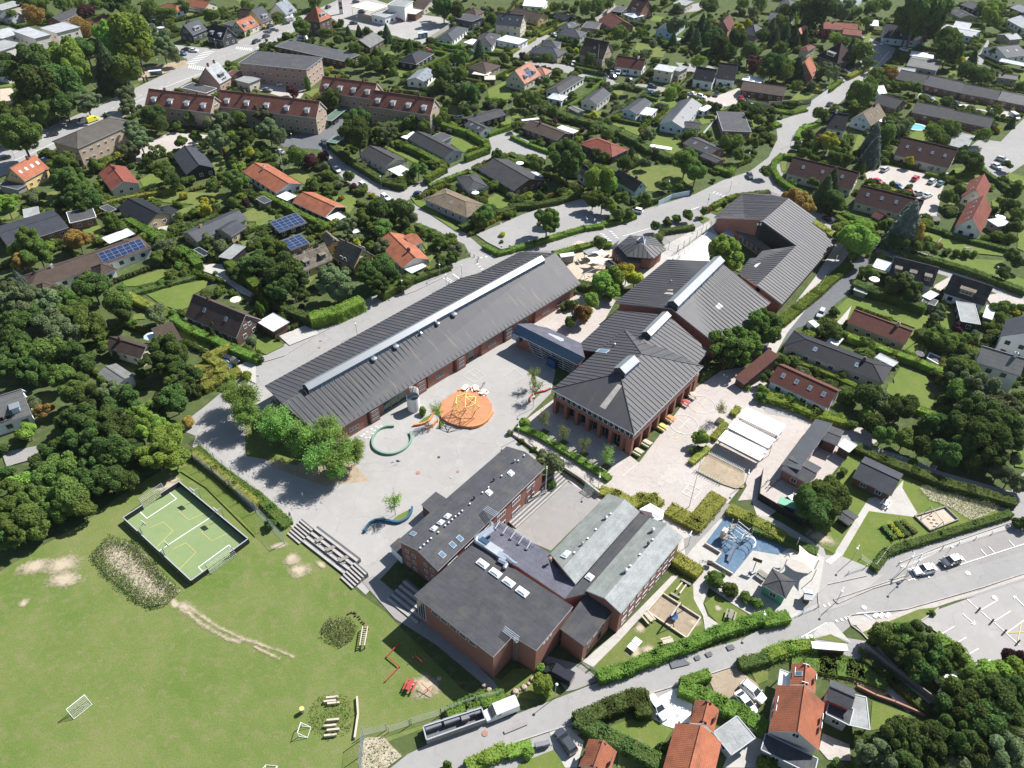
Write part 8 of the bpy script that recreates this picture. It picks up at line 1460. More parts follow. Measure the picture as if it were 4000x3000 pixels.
T(1,2); ribbon('long round green bench ring open to the upper right',[1195,372,1120,378,1050,415,1008,490,1020,560,1090,605,1180,612,1260,585,1320,535,1345,480,1330,425],'bench_green',.36,.6)
gs('grass_bed','lawn_bright',[1170,1190,1230,1140,1340,1085,1340,1130,1290,1180,1240,1200]); ribbon('wavy dark blue bench wall below the sparse young tree',[940,1285,985,1215,1060,1185,1150,1195,1230,1205,1300,1175,1340,1120,1350,1075],'teal_paint',.4,.7)
gs('grass_bed','lawn_bright',[1400,350,1450,300,1520,270,1530,290,1480,340]); gs('grass_bed','lawn_bright',[1560,390,1600,320,1640,340,1600,380]); ribbon('curved orange bench left of the climbing dome',[1360,365,1430,355,1490,330,1520,290,1530,255],'orange_paint',.35,.6); ribbon('shorter orange bench left of the climbing dome',[1470,395,1530,365,1570,320],'orange_paint',.35,.6); ribbon('low orange bench on the lower edge of the orange mat',[1860,385,1940,365,2000,320,2045,255],'orange_paint',.45,.8); ribbon('low orange bench on the upper edge of the orange mat',[1740,75,1830,55,1900,65,1985,115],'orange_paint',.4,.85)
T(2,2); ribbon('red curved bench below the blue glazed link',[155,160,165,110,220,80,290,65,335,45],'red_paint',.3,.5); gs('grass_bed','lawn_bright',[175,130,200,100,250,85,200,130])
# sports pitch boards, goals, baskets
T(0,2)
r=thing('sports_pitch_boards','dark timber boards enclosing the green artificial turf pitch','pitch boards',P(1600,1300)); landmark(P(1600,1300),'green sports pitch'); cs=[P(x,y) for x,y in ((1082,1192),(1562,880),(2158,1375),(1668,1735))]
for k,(a,b) in enumerate(zip(cs,cs[1:]+cs[:1])):
    mb=MB(); d=(b-a)
    segs=[(0,1)] if k%2 else [(0,.33),(.66,1)] if k==0 else [(0,.34),(.72,1)]
    for s0,s1 in segs: mb.bar(a+d*s0+Vector((0,0,.75)),a+d*s1+Vector((0,0,.75)),.14,'black_wood',1.2); mb.bar(a+d*s0+Vector((0,0,1.38)),a+d*s1+Vector((0,0,1.38)),.2,'trim_grey',.08)
    mb.build('board_side',r)
def goal(label,x0,y0,x1,y1,w=None,h=2.0,depth=1.2,m='trim_white',back=None,net=True,name='football_goal'):
    a,b=P(x0,y0),P(x1,y1); d=(b-a).normalized(); s=Vector((-d.y,d.x,0)); 
    if back is not None and s.dot(P(*back)-a)<0: s=-s
    r=thing(name,label,'goal',(a+b)/2); fr=MB(); u=Vector((0,0,h)); z=Vector((0,0,.15))
    for p in (a,b): fr.bar(p,p+u,.12,m,n=6); fr.bar(p+u,p+s*depth+z,.07,m,n=5); fr.bar(p+z,p+s*depth+z,.07,m,n=5)
    fr.bar(a+u,b+u,.12,m,n=6); fr.bar(a+s*depth+z,b+s*depth+z,.07,m,n=5); fr.build('frame',r)
    if net:
        nb=MB(); n=14
        for k in range(n+1): t=k/n; nb.bar((a+u).lerp(b+u,t),(a+s*depth+z).lerp(b+s*depth+z,t),.035,'sail_white',n=3)
        for k in range(7): t=k/7; nb.bar((a+u).lerp(a+s*depth+z,t),(b+u).lerp(b+s*depth+z,t),.02,'sail_white',n=3)
        nb.build('net',r)
goal('far grey goal cage at the upper end of the turf pitch',1225,1055,1420,920,h=2.2,depth=-1.0,m='galvanised'); goal('near grey goal cage at the lower end of the turf pitch',1800,1620,2020,1460,h=2.2,depth=-1.0,m='galvanised')
def basket(x,y,tx,ty,face,label):
    p=P(x,y); f=P(*face)-p; f.z=0; f.normalize(); r=thing('basketball_hoop',label,'basketball hoop',p,'basketball hoops of the pitch'); mb=MB(); mb.bar(p,p+Vector((0,0,2.9)),.16,'galvanised',n=6); mb.bar(p+Vector((0,0,2.9)),p+f*1.0+Vector((0,0,3.2)),.1,'galvanised'); mb.build('post',r); s=Vector((-f.y,f.x,0)); q=p+f*1.05+Vector((0,0,3.2)); b=MB(); b.bar(q-s*.7,q+s*.7,.06,'trim_white',.95); b.build('backboard',r); h=MB(); c=q+f*.35-Vector((0,0,.2))
    for k in range(10): h.bar(c+Vector((.25*math.cos(k*.628),.25*math.sin(k*.628),0)),c+Vector((.25*math.cos(k*.628+.628),.25*math.sin(k*.628+.628),0)),.04,'orange_paint')
    h.build('ring',r)
basket(1245,1325,0,0,(1500,1150),'lower left basketball hoop nearest the upper goal'); basket(1440,1505,0,0,(1690,1330),'lower left basketball hoop nearest the lower goal'); basket(1740,985,0,0,(1480,1170),'upper right basketball hoop nearest the upper goal'); basket(1940,1155,0,0,(1690,1330),'upper right basketball hoop nearest the lower goal')
T(0,3); goal('white football goal alone on the left of the field',613,1205,768,1080,h=2.0,depth=1.0,back=(830,1110)); T(1,3); goal('small white goal near the grassy mound',370,1390,400,1300,h=1.4,depth=1.4,back=(450,1330),net=False); goal('white goal cut by the bottom edge of the field',60,1720,160,1730,h=1.6,depth=1.4,net=False)
T(1500,1700,2.212); goal('green steel goal at the head of the sunken court',1735,465,1815,515,h=1.7,depth=-.9,m='green_paint')
# field equipment
T(1,3)
r=thing('log_ladder','pale timber balance ladder lying on trestles beside the round mound','climbing ladder',P(915,530)); mb=MB(); a0,a1,b0,b1=P(895,600,1.0),P(920,435,1.0),P(935,600,1.0),P(965,435,1.0)
mb.bar(a0,a1,.2,'pale_wood',n=6); mb.bar(b0,b1,.2,'pale_wood',n=6); mb.build('rail',r); 
for k in range(9): q=MB(); q.bar(a0.lerp(a1,(k+.5)/9),b0.lerp(b1,(k+.5)/9),.14,'pale_wood',n=5); q.build('rung',r)
for p in (a0,a1,b0,b1): q=MB(); q.bar(p,Vector((p.x,p.y,0)),.15,'brown_wood'); q.build('leg',r)
def beam(label,pts,m,h=.4,w=.12,name='balance_beam'):
    L=[P(pts[i],pts[i+1],h) for i in range(0,len(pts),2)]; r=thing(name,label,'balance beam',Vector((L[0].x,L[0].y,0))); 
    for a,b in zip(L,L[1:]): mb=MB(); mb.bar(a,b,w,m,.16); mb.build('beam',r)
    for a in L: mb=MB(); mb.bar(a,Vector((a.x,a.y,0)),.1,m); mb.build('post',r)
beam('red zigzag balance beam on the grass',[1235,582,1130,690,1240,780,1118,905],'red_paint'); beam('long pale log beam beside the grassy mound',[872,1040,882,1190,852,1395],'pale_wood',.5,.3)
for i,(x,y) in enumerate(((655,1038),(635,1070),(665,1088),(660,1233),(635,1282),(663,1318),(640,1365))):
    p=P(x,y,.8); mb=MB(); mb.box((p.x,p.y,0),1.9,.3,.6,'pale_wood',.12); o=one(mb,'timber_step','','timber step',Vector((p.x,p.y,0)),'timber steps set into the grassy mound'); later(o,'pale timber step in the grassy mound',p)
for i,(x,y) in enumerate(((800,330),(825,318),(848,318),(862,345),(890,352),(900,372),(918,398),(935,410),(862,325),(930,440),(945,452),(960,462))):
    p=P(x,y); mb=MB(); mb.lathe(p,[(.16,0),(.16,.35),(.01,.35)],'brown_wood',8); o=one(mb,'stepping_post','','post',p,'stepping posts near the round mound'); later(o,'short dark stepping post',p)
def frame(label,name,cat,bars,m,w=.07,base=None):
    r=thing(name,label,cat,base); 
    for a,b in bars: mb=MB(); mb.bar(a,b,w,m,n=6); mb.build('bar',r)
    return r
a,b=P(1360,735),P(1440,770); u=Vector((0,0,1.3)); frame('red and steel parallel bars at the shadow edge','parallel_bars','exercise bars',[(a,a+u),(b,b+u),(P(1380,685),P(1380,685)+u),(P(1440,740),P(1440,740)+u),(P(1405,665,1.3),P(1460,715,1.3)),(P(1375,685,1.3),P(1435,740,1.3))],'red_paint',.12,a)
a=P(1450,1030); c=P(1480,975,.9); frame('red seesaw on worn earth patch','seesaw','seesaw',[(c+Vector((-1,.8,.3)),c+Vector((1,-.8,-.2))),(c,Vector((c.x,c.y,0))),(c+Vector((-.6,-.5,0)),c+Vector((.6,.5,0)))],'red_paint',.12,a)
p=P(1782,945); frame('small red spring toy in the hall shadow','spring_rider','spring rider',[(p,p+Vector((0,0,.7))),(p+Vector((-.4,0,.6)),p+Vector((.4,.1,.7)))],'red_paint',.18,p)
p=P(405,1175); r=thing('litter_bin','round steel litter basket with yellow top on the field','litter bin',p); mb=MB(); mb.lathe(p,[(.35,.3),(.4,1.1),(.01,1.0)],'galvanised',12); mb.build('basket',r); mb=MB(); mb.lathe(p+Vector((0,0,1.1)),[(.4,0),(.38,.1),(.01,.12)],'yellow_line',12); mb.build('lid',r)
def stone(x,y,r_,lab=None):
    p=P(x,y); rs=random.Random(int(x)); mb=MB(); prof=[(.02,-.05),(r_*.9,0),(r_*1.05,r_*.5),(r_*.75,r_*1.0),(.02,r_*1.15)]; mb.lathe(p,prof,'stone',9); mb.v=[(a+rs.uniform(-.1,.1)*r_,b+rs.uniform(-.1,.1)*r_,c) for a,b,c in mb.v]; 
    key={}; 
    o=one(mb,'boulder','','boulder',p,'boulders around the grass corner',True); later(o,'pale rounded boulder',p)
for q in ((1583,890,.42),(1970,945,.45),(2017,992,.5)): stone(*q)
T(2,3)
for q in ((30,1005,.55),(103,967,.5),(178,898,.45),(143,933,.3),(68,985,.25)): stone(*q)
# bin store and wheeled bins
T(1,3); r=thing('bin_store','long open topped grey timber bin enclosure beside the road','bin store',P(1720,1290)); cs=[P(x,y) for x,y in ((1480,1455),(1985,1275),(1950,1180),(1450,1340))]
for k,(a,b) in enumerate(zip(cs,cs[1:]+cs[:1])): mb=MB(); mb.bar(a+Vector((0,0,.8)),b+Vector((0,0,.8)),.1,'grey_wood',1.6); mb.bar(a+Vector((0,0,1.62)),b+Vector((0,0,1.62)),.2,'trim_grey',.06); mb.build('side_panel',r)
BIN=[None]; plain('bin_grey',(.17,.175,.185),.5,.1); gs('gravel_floor','dark_asphalt',[1480,1440,1970,1265,1945,1190,1460,1345])
def wbin(x,y,a=.35,big=True,m='black_steel'):
    p=P(x,y,1.0); p.z=.1
    if BIN[0] is None:
        r=thing('wheeled_bin','','bin',p,'black wheeled bins'); V=[]
        b=MB(); b.hexa([Vector(v) for v in ((-.55,-.4,.15),(.55,-.4,.15),(.55,.4,.15),(-.55,.4,.15))],[Vector(v) for v in ((-.65,-.5,1.15),(.65,-.5,1.15),(.65,.5,1.15),(-.65,.5,1.15))],'bin_grey'); o=b.build('body',None); o.parent=r
        b=MB(); b.hexa([Vector(v) for v in ((-.68,-.53,1.16),(.68,-.53,1.16),(.68,.53,1.16),(-.68,.53,1.16))],[Vector(v) for v in ((-.6,-.45,1.3),(.6,-.45,1.3),(.6,.45,1.3),(-.6,.45,1.3))],'bin_grey'); o=b.build('lid',None); o.parent=r
        for s in (-.5,.5): b=MB(); b.bar((s,.35,.12),(s+.08,.35,.12),.24,'rubber',n=8); o=b.build('wheel',None); o.parent=r
        BIN[0]=r
    else: r=dup(BIN[0],p)
    r.rotation_euler=(0,0,a)
    if not big: r.scale=(.5,.75,.85)
    later(r,'black wheeled bin' if big else 'small dark wheeled bin',p)
for q in ((1495,1305),(1562,1282),(1655,1255),(1720,1232),(1805,1222),(1860,1182),(1918,1168)): wbin(*q)
T(1800,2650,3.1725)
for x,y in ((945,825),(988,815),(1032,808),(1075,795)): wbin(x,y,.3,False)
T(3,2)
for x,y in ((110,1045),): wbin(x,y,.5)
r=thing('recycling_container','green recycling container with faded lid in the workshop yard','container',P(160,1080)); mb=MB(); a=P(75,1060);b=P(215,1110); mb.bar(a+Vector((0,0,1)),b+Vector((0,0,1)),1.8,'dark_green_paint',1.9); mb.build('body',r); mb=MB(); mb.bar(a+Vector((0,0,2.02)),b+Vector((0,0,2.02)),1.9,'green_paint',.15); mb.build('lid',r)
# planter boxes
for i,(x0,y0,x1,y1) in enumerate(((985,1240,1090,1350),(1045,1220,1150,1335),(1095,1205,1205,1325),(1150,1190,1270,1300))):
    a,b=P(x0,y0),P(x1,y1); r=thing('planter_box','','planter',a,'black raised planters'); mb=MB(); mb.bar(a+Vector((0,0,.3)),b+Vector((0,0,.3)),1.1,'black_wood',.6); mb.build('box',r)
    rs=np.random.RandomState(i); n=260; t=rs.rand(n,1); Cn=np.array(a)+t*(np.array(b)-np.array(a))+rs.normal(size=(n,3))*[.28,.28,.1]+[0,0,.75]; V,F=leaves(Cn,unit(rs.normal(size=(n,3))*.6+[0,0,.8]),.15,rs); o=bpy.data.objects.new('plants',fastmesh('plants',V-np.array(a),F,LEAF['LYBZ'[i]])); C.objects.link(o); o.parent=r; o['kind']='stuff'; later(r,'black raised planter filled with vegetables',a)
# swings
def swing(label,x0,y0,x1,y1,h,m,seats=2):
    a,b=P(x0,y0,h),P(x1,y1,h); d=(b-a).normalized(); s=Vector((-d.y,d.x,0)); r=thing('swing_set',label,'swing set',Vector(((a.x+b.x)/2,(a.y+b.y)/2,0))); mb=MB(); mb.bar(a,b,.16,m,n=6); mb.build('crossbar',r)
    for p in (a,b):
        for k in (-1,1): q=MB(); e=p+s*1.2*k; q.bar(p,Vector((e.x,e.y,0)),.14,m,n=6); q.build('leg',r)
    for k in range(seats):
        p=a.lerp(b,(k+1)/(seats+1)); q=MB(); 
        for t in (-.25,.25): q.bar(p+d*t,p+d*t-Vector((0,0,h-.6)),.025,'trim_dark',n=3)
        q.build('chain',r); q=MB(); q.box(p-Vector((0,0,h-.55)),.55,.25,.08,'rubber'); q.build('seat',r)
swing('timber swing frame standing in the pale sand pit',1410,1060,1515,1190,2.4,'pale_wood',3); T(2,1); swing('steel swing set on the fenced sand yard',620,705,800,630,2.3,'galvanised',3); T(3,1); swing('small garden swing frame on the lawn behind red houses',1470,430,1500,400,2.2,'pale_wood',1)
T(2,3); pit=[P(x,y) for x,y in ((1300,160),(1625,370),(1505,545),(1165,315))]; r=thing('pit_edging','pale timber edging around the square gravel pit','edging',sum(pit,Vector())/4)
for a,b in zip(pit,pit[1:]+pit[:1]): mb=MB(); mb.bar(a+Vector((0,0,.3)),b+Vector((0,0,.3)),.22,'pale_wood',.5); mb.build('edge_board',r)
T(3,2); pit=[P(x,y) for x,y in ((1262,1150),(1525,1070),(1640,1180),(1395,1275))]; r=thing('pit_edging','grey timber edging around the pale sand pit','edging',sum(pit,Vector())/4)
for a,b in zip(pit,pit[1:]+pit[:1]): mb=MB(); mb.bar(a+Vector((0,0,.3)),b+Vector((0,0,.3)),.22,'grey_wood',.4); mb.build('edge_board',r)
T(2,3); a,b=P(1375,345,3.0),P(1455,228,3.0); base=P(1400,380); r=thing('spider_swing','black legged timber basket swing over the gravel pit','swing set',base); mb=MB(); mb.bar(a,b,.28,'pale_wood',n=7); mb.build('crossbar',r); 
for p,fx in ((a,((1290,450),(1400,440))),(b,((1400,330),(1480,300)))):
    for f in fx: q=MB(); q.bar(p,P(*f),.16,'black_steel',n=6); q.build('leg',r)
q=MB(); c=a.lerp(b,.5)-Vector((0,0,2.3)); q.lathe(c,[(.75,0),(.75,.12),(.6,.1),(.02,.02)],'blue_paint',12); q.build('basket',r)
beam('pair of pale log benches on the small grass island',[1420,120,1470,55],'pale_wood',.5,.25,'log_bench'); beam('second pale log bench on the small grass island',[1450,150,1505,75],'pale_wood',.5,.25,'log_bench'); beam('thick log lying at the top of the small grass island',[1465,30,1545,75],'grey_wood',.4,.4,'log_bench'); beam('thick log lying at the bottom of the small grass island',[1370,145,1450,190],'grey_wood',.4,.4,'log_bench')
p=[P(x,y,.76) for x,y in ((993,610),(1068,522),(1127,565),(1052,655))]; r=thing('table_tennis_table','white topped table tennis table on the grass','table tennis table',Vector((p[0].x,p[0].y,0))); 
for i in (0,1):
    a,b,c,d=(p[0],p[1].lerp(p[0],.53),p[2].lerp(p[3],.53),p[3]) if i==0 else (p[0].lerp(p[1],.53),p[1],p[2],p[3].lerp(p[2],.53)); q=MB(); q.hexa([v-Vector((0,0,.06)) for v in (a,b,c,d)],[a,b,c,d],'light_top'); 
    MATS.setdefault('light_top',MATS['sail_white']); q.build('table_half',r)
for v in p: q=MB(); w_=v.lerp(sum(p,Vector())/4,.2); q.bar(w_,Vector((w_.x,w_.y,0)),.1,'galvanised'); q.build('leg',r)
# blue play tower
T(2700,1950,3.687); base=P(640,640); r=thing('play_tower','grey steel play tower with metal slide and net bridges on blue rubber','play tower',base); landmark(base,'grey steel play tower')
pts={k:P(x,y) for k,(x,y) in dict(a=(560,430),b=(640,430),c=(600,500),d=(530,500),e=(430,640),f=(500,660),g=(530,590),h=(450,570),i=(800,560),j=(850,570),k=(770,620),l=(730,600),m=(680,700),n=(620,680)).items()}
for k,v in pts.items():
    q=MB(); q.bar(v,v+Vector((0,0,3.0)),.13,'galvanised',n=7); q.build('post',r)
for ks in ('abcd','efgh','ijkl'):
    q=MB(); q.prism([(pts[x].x,pts[x].y) for x in (ccw([pts[y] for y in ks]) and ks)],1.5,1.62,'grey_wood'); q.build('platform',r)
for x,y in (('c','k'),('g','n'),('b','i'),('d','h'),('l','m'),('f','n')):
    q=MB(); A,B=pts[x],pts[y]
    for z in (1.5,2.5): q.bar(A+Vector((0,0,z)),B+Vector((0,0,z)),.07,'galvanised')
    for k in range(9): w_=A.lerp(B,k/8); q.bar(w_+Vector((0,0,1.5)),w_+Vector((0,0,2.5)),.04,'galvanised',n=3)
    q.build('net_bridge',r)
for k in range(3):
    q=MB(); cc=P(830,590+k*15,1.0+k*.6)
    for t in range(9): a_=-1.2+t*.33; q.bar(cc+Vector((1.3*math.cos(a_),1.3*math.sin(a_),0)),cc+Vector((1.3*math.cos(a_+.33),1.3*math.sin(a_+.33),0)),.08,'galvanised')
    q.build('climbing_hoop',r)
s0,s1=P(650,640,2.0),P(535,890,.45); q=MB(); q.bar(s0,s1,.65,'steel',.06); dd=(s1-s0).normalized().cross(Vector((0,0,1))).normalized()*.34
for k in (-1,1): q.bar(s0+dd*k+Vector((0,0,.12)),s1+dd*k+Vector((0,0,.12)),.06,'steel',.2)
q.build('slide',r); q=MB(); q.box(P(455,560,0)+Vector((0,0,.3)),1.2,1.0,2.2,'pale_wood',.9); q.build('climbing_wall',r)
q=MB(); base=[P(x,y) for x,y in ((190,655),(425,795),(315,935),(590,1095))]; r=thing('play_kerb','dark sleeper edging along the front of the blue play surface','edging',base[1])
for a,b in zip(base,base[1:]): q=MB(); q.bar(a+Vector((0,0,.35)),b+Vector((0,0,.35)),.25,'pale_wood',.7); q.build('edge_board',r)
p=P(880,1060); r=thing('basketball_hoop','portable basketball hoop with brown backboard in the play yard','basketball hoop',p); q=MB(); q.box(p,1.0,.8,.5,'trim_grey',.5); q.build('foot',r); q=MB(); q.bar(p+Vector((0,0,.3)),P(935,905,2.6),.1,'black_steel'); q.build('post',r); q=MB(); c=P(955,880,2.9); q.bar(c-Vector((.75,-.35,0)),c+Vector((.75,-.35,0)),.06,'brown_wood',.9); q.build('backboard',r)
# sails
def sail(label,pts,hz,m,masts,ce=None):
    L=[P(x,y,h) for (x,y),h in zip(pts,hz)]; r=thing('sun_sail',label,'sun sail',Vector((L[0].x,L[0].y,0))); c=sum(L,Vector())/len(L); c.z+=.5 if ce is None else ce; mb=MB(); n=6
    for i in range(len(L)):
        a,b=L[i],L[(i+1)%len(L)]; pr=None
        for k in range(n):
            t0,t1=k/n,(k+1)/n; f=lambda t:a.lerp(b,t).lerp(c,.35*4*t*(1-t)*.9)
            mb.face([c,f(t0),f(t1)],m)
    mb.build('fabric',r)
    for x,y,h in masts: q=MB(); p=P(x,y,0); q.bar(p,p+Vector((0,0,h)),.14,'pale_wood',n=6); q.build('mast',r)
sail('large sand coloured sun sail on timber masts beside green pavilion',((1555,660),(1870,855),(1765,1060),(1435,855)),(3.2,2.6,3.2,2.6),'sail_sand',((1495,715,3.4),(1325,1000,3.0),(1735,1165,3.3),(1780,1000,2.8)))
sail('small white sun sail behind the sand coloured sail',((1300,790),(1480,770),(1430,845)),(2.2,2.6,2.2),'sail_white',())
T(2300,900,3.1725); sail('upper white sun sail over the fenced sand yard',((30,270),(160,230),(285,295),(130,315)),(2.8,3.4,2.8,2.8),'sail_white',((155,395,5.0),(290,350,3)),.2); sail('lower white sun sail over the fenced sand yard',((-30,330),(130,315),(300,355),(170,420),(-10,420)),(2.6,2.6,2.6,2.4,2.4),'sail_sand',((315,450,3),),.3)
# bicycles and racks
def bike(x,y,a,desc='parked bicycle',cargo=False,label=None,m='trim_dark'):
    p=P(x,y); p.z=.3; r=thing('bicycle',label or '','bicycle',p,'bicycles left at the school'); r.rotation_euler=(0,0,a)
    def bl(mb,n): o=mb.build(n,None); o.parent=r
    for s in (-.52,.52):
        w_=MB()
        for k in range(12): t0,t1=k*.5236,(k+1)*.5236; w_.bar((s+.33*math.cos(t0),0,.34+.33*math.sin(t0)),(s+.33*math.cos(t1),0,.34+.33*math.sin(t1)),.05,'rubber',n=3)
        bl(w_,'wheel')
    f=MB(); 
    for A,B in (((-.52,0,.34),(-.1,0,.34)),((-.1,0,.34),(.38,0,.8)),((-.1,0,.34),(-.22,0,.85)),((-.22,0,.8),(.38,0,.85)),((.52,0,.34),(.38,0,.95))): f.bar(A,B,.05,m,n=4)
    bl(f,'frame'); f=MB(); f.box((-.24,0,.86),.26,.14,.06,'rubber'); bl(f,'saddle'); f=MB(); f.bar((.36,-.26,.98),(.36,.26,.98),.04,'trim_dark',n=4); bl(f,'handlebar')
    if cargo: f=MB(); f.box((1.05,0,.3),.9,.75,.6,'black_wood'); bl(f,'cargo_box')
    if not label: later(r,desc,p)
T(2700,1950,3.687); bike(170,940,-.3,cargo=True,label='cargo bicycle with black box parked in front of play surface'); T(1700,1450,3.807); bike(715,235,1.0,label='black bicycle lying beside the pale picnic tables'); T(3,2); 
for x,y,a in ((10,880,.8),(35,885,.9),(60,870,1.0),(-20,870,.7),(20,905,.8),(80,860,.5)): bike(x,y,a)
def rack(label,x0,y0,x1,y1,n):
    a,b=P(x0,y0),P(x1,y1); r=thing('bike_rack',label,'bike rack',a); mb=MB(); mb.bar(a+Vector((0,0,.45)),b+Vector((0,0,.45)),.07,'green_paint' if n<12 else 'galvanised'); mb.build('rail',r); d=(b-a).normalized(); s=Vector((-d.y,d.x,0)); h=MB()
    for k in range(n+1): q=a.lerp(b,k/n); h.bar(q-s*.4,q-s*.4+Vector((0,0,.8)),.05,'galvanised',n=4); h.bar(q+s*.3,q+s*.3+Vector((0,0,.8)),.05,'galvanised',n=4); h.bar(q-s*.4+Vector((0,0,.8)),q+s*.3+Vector((0,0,.8)),.05,'galvanised',n=4)
    h.build('hoops',r)
T(2,2); rack('long grey bicycle rack beside the nearest bike shelter',1700,610,2000,760,22); rack('green bicycle rack at the edge of the gravel strip',1580,755,1805,865,11); gs('gravel_strip','dry_earth',[1700,600,2010,760,2000,900,1930,910,1810,870,1590,760]); rack('grey bicycle rack under the middle bike shelter',1850,400,2180,600,22); rack('grey bicycle rack under the farthest bike shelter',1980,330,2300,480,22)
# square tree pits and planters
for x,y in ((278,428),(445,520),(620,620),(810,725)):
    p=P(x,y); mb=MB(); mb.box((p.x,p.y,.1),2.0,2.0,.35,'concrete',.9); mb.box((p.x,p.y,.46),1.7,1.7,.03,'soil_green',.9); o=one(mb,'tree_pit','','tree pit',p,'square tree pits before the pillars'); later(o,'square concrete tree pit',p)
for x,y in ((1795,335),(1610,580)): p=P(x,y); mb=MB(); mb.box((p.x,p.y,.1),1.6,1.6,.75,'concrete',.9); mb.box((p.x,p.y,.86),1.4,1.4,.03,'soil_green',.9); o=one(mb,'tree_planter','','planter',p,'square concrete tree planters'); later(o,'square concrete planter around a young tree',p)
# garden things
def parasol(x,y,r_,m,desc,h=2.3):
    p=P(x,y,h); p.z=0; r=thing('parasol','','parasol',p,'garden parasols'); q=MB(); q.bar(p,p+Vector((0,0,h+.3)),.06,'pale_wood',n=5); q.build('pole',r); q=MB(); q.lathe(p+Vector((0,0,h)),[(r_,0),(.02,.45)],m,8); q.build('canopy',r); later(r,desc,p)
T(3,1); parasol(918,752,1.5,'sail_white','white open parasol'); parasol(2010,215,1.6,'sail_white','white open parasol'); T(0,1); parasol(2035,928,1.5,'sail_sand','pale pink open parasol'); parasol(1300,1245,1.7,'pale_blue_wall','pale blue open parasol'); T(1,1); parasol(1895,5,1.3,'sail_white','white open parasol'); T(2,0); parasol(68,1408,1.4,'sail_white','white open parasol')
def tramp(x,y,r_): 
    p=P(x,y); r=thing('trampoline','','trampoline',p,'garden trampolines'); q=MB(); q.lathe(p,[(r_,.8),(r_,.9),(r_*.85,.92),(.02,.9)],'trim_dark',16); q.build('mat',r); q=MB()
    for k in range(6): a_=k*1.047; q.bar(p+Vector((r_*math.cos(a_),r_*math.sin(a_),0)),p+Vector((r_*math.cos(a_),r_*math.sin(a_),2.4)),.05,'trim_grey',n=4)
    q.build('frame',r); later(r,'round black trampoline',p)
T(2,0); tramp(690,700,1.8); T(3,1); tramp(1430,250,1.9); tramp(1300,1420,1.2)
def pool(x,y,rx,ry,desc):
    p=P(x,y); mb=MB(); n=20; L=[(p.x+rx*math.cos(k*2*math.pi/n),p.y+ry*math.sin(k*2*math.pi/n)) for k in range(n)]; r=thing('swimming_pool','','pool',p); q=MB(); q.prism([(p.x+(a-p.x)*1.2,p.y+(b-p.y)*1.2) for a,b in L],.0,.45,'white_gravel'); q.build('surround',r); q=MB(); q.face([(a,b,.47) for a,b in L],'pool_water'); q.build('water',r); later(r,desc,p)
T(3,0); pool(1275,1105,3.6,3.0,'oval turquoise swimming pool'); T(2,0); pool(1370,345,5.0,2.0,'narrow turquoise swimming pool')
def slabthing(x,y,sx,sy,rz,m,name,desc,z=.45):
    p=P(x,y); mb=MB(); mb.box((p.x,p.y,.0),sx,sy,z,m,rz); o=one(mb,name,'',name.replace('_',' '),p); later(o,desc,p)
T(2,0); slabthing(1285,1280,8,2.4,-.35,'sail_white','garden_terrace','white paved garden terrace'); T(3,1); pit=[P(x,y) for x,y in ((1390,1405),(1615,1500),(1560,1560),(1368,1450))]; r=thing('petanque_court','dark rectangular game court with white edges on the lawn','game court',pit[0]); q=MB(); q.prism([(p.x,p.y) for p in ccw(pit)],0,.5,'dark_asphalt'); q.build('surface',r)
for a,b in zip(pit,pit[1:]+pit[:1]): q=MB(); q.bar(a+Vector((0,0,.35)),b+Vector((0,0,.35)),.25,'trim_white',.7); q.build('edge_board',r)
T(1,0); r=thing('price_pylon','tall white fuel price pylon with red panel by the main road','price pylon',P(740,120)); p=P(740,120); q=MB(); q.box(p,2.2,.5,7.2,'white_wall'); q.build('column',r); q=MB(); q.box(p+Vector((0,-.3,4.2)),1.6,.1,1.8,'red_paint'); q.build('red_panel',r); q=MB(); q.box(p+Vector((0,-.3,2.4)),1.5,.08,1.4,'trim_dark'); q.build('price_panel',r)
for i,(x,y) in enumerate(((1425,330),(1460,322))):
    p=P(x,y); r=thing('portable_toilet','','portable toilet',p,'blue portable toilets'); q=MB(); q.box(p,2.6,2.2,2.4,'toilet_blue' if 0 else 'blue_steel',.2); q.build('cabin',r); q=MB(); q.box(p+Vector((0,0,2.4)),2.7,2.3,.2,'pale_blue_wall',.2); q.build('roof',r); q=MB(); q.box(p+Vector((0,-1.14,.1)),1.0,.06,2.0,'trim_grey',.2); q.build('door',r); later(r,'blue portable toilet cabin',p)
T(0,0); p=P(1350,660); r=thing('bus_shelter','glass roofed bus shelter beside the main road','bus shelter',p); q=MB(); q.box(p+Vector((0,0,2.4)),5.5,1.8,.15,'skylight_glass',.35); q.build('roof',r); q=MB(); q.box(p+Vector((0,.7,.2)),5,.06,2.1,'glass_blue',.35); q.build('back_pane',r)
for s in (-2.4,0,2.4): q=MB(); q.bar(p+Vector((s*.93,s*.35,0)),p+Vector((s*.93,s*.35,2.5)),.12,'black_steel'); q.build('post',r)
for x,y in ((1248,715),(1275,705)): p=P(x,y); mb=MB(); mb.box(p,.5,.3,2.6,'black_steel',.3); o=one(mb,'sign_totem','','sign',p,'black sign totems'); later(o,'slim black sign totem',p)
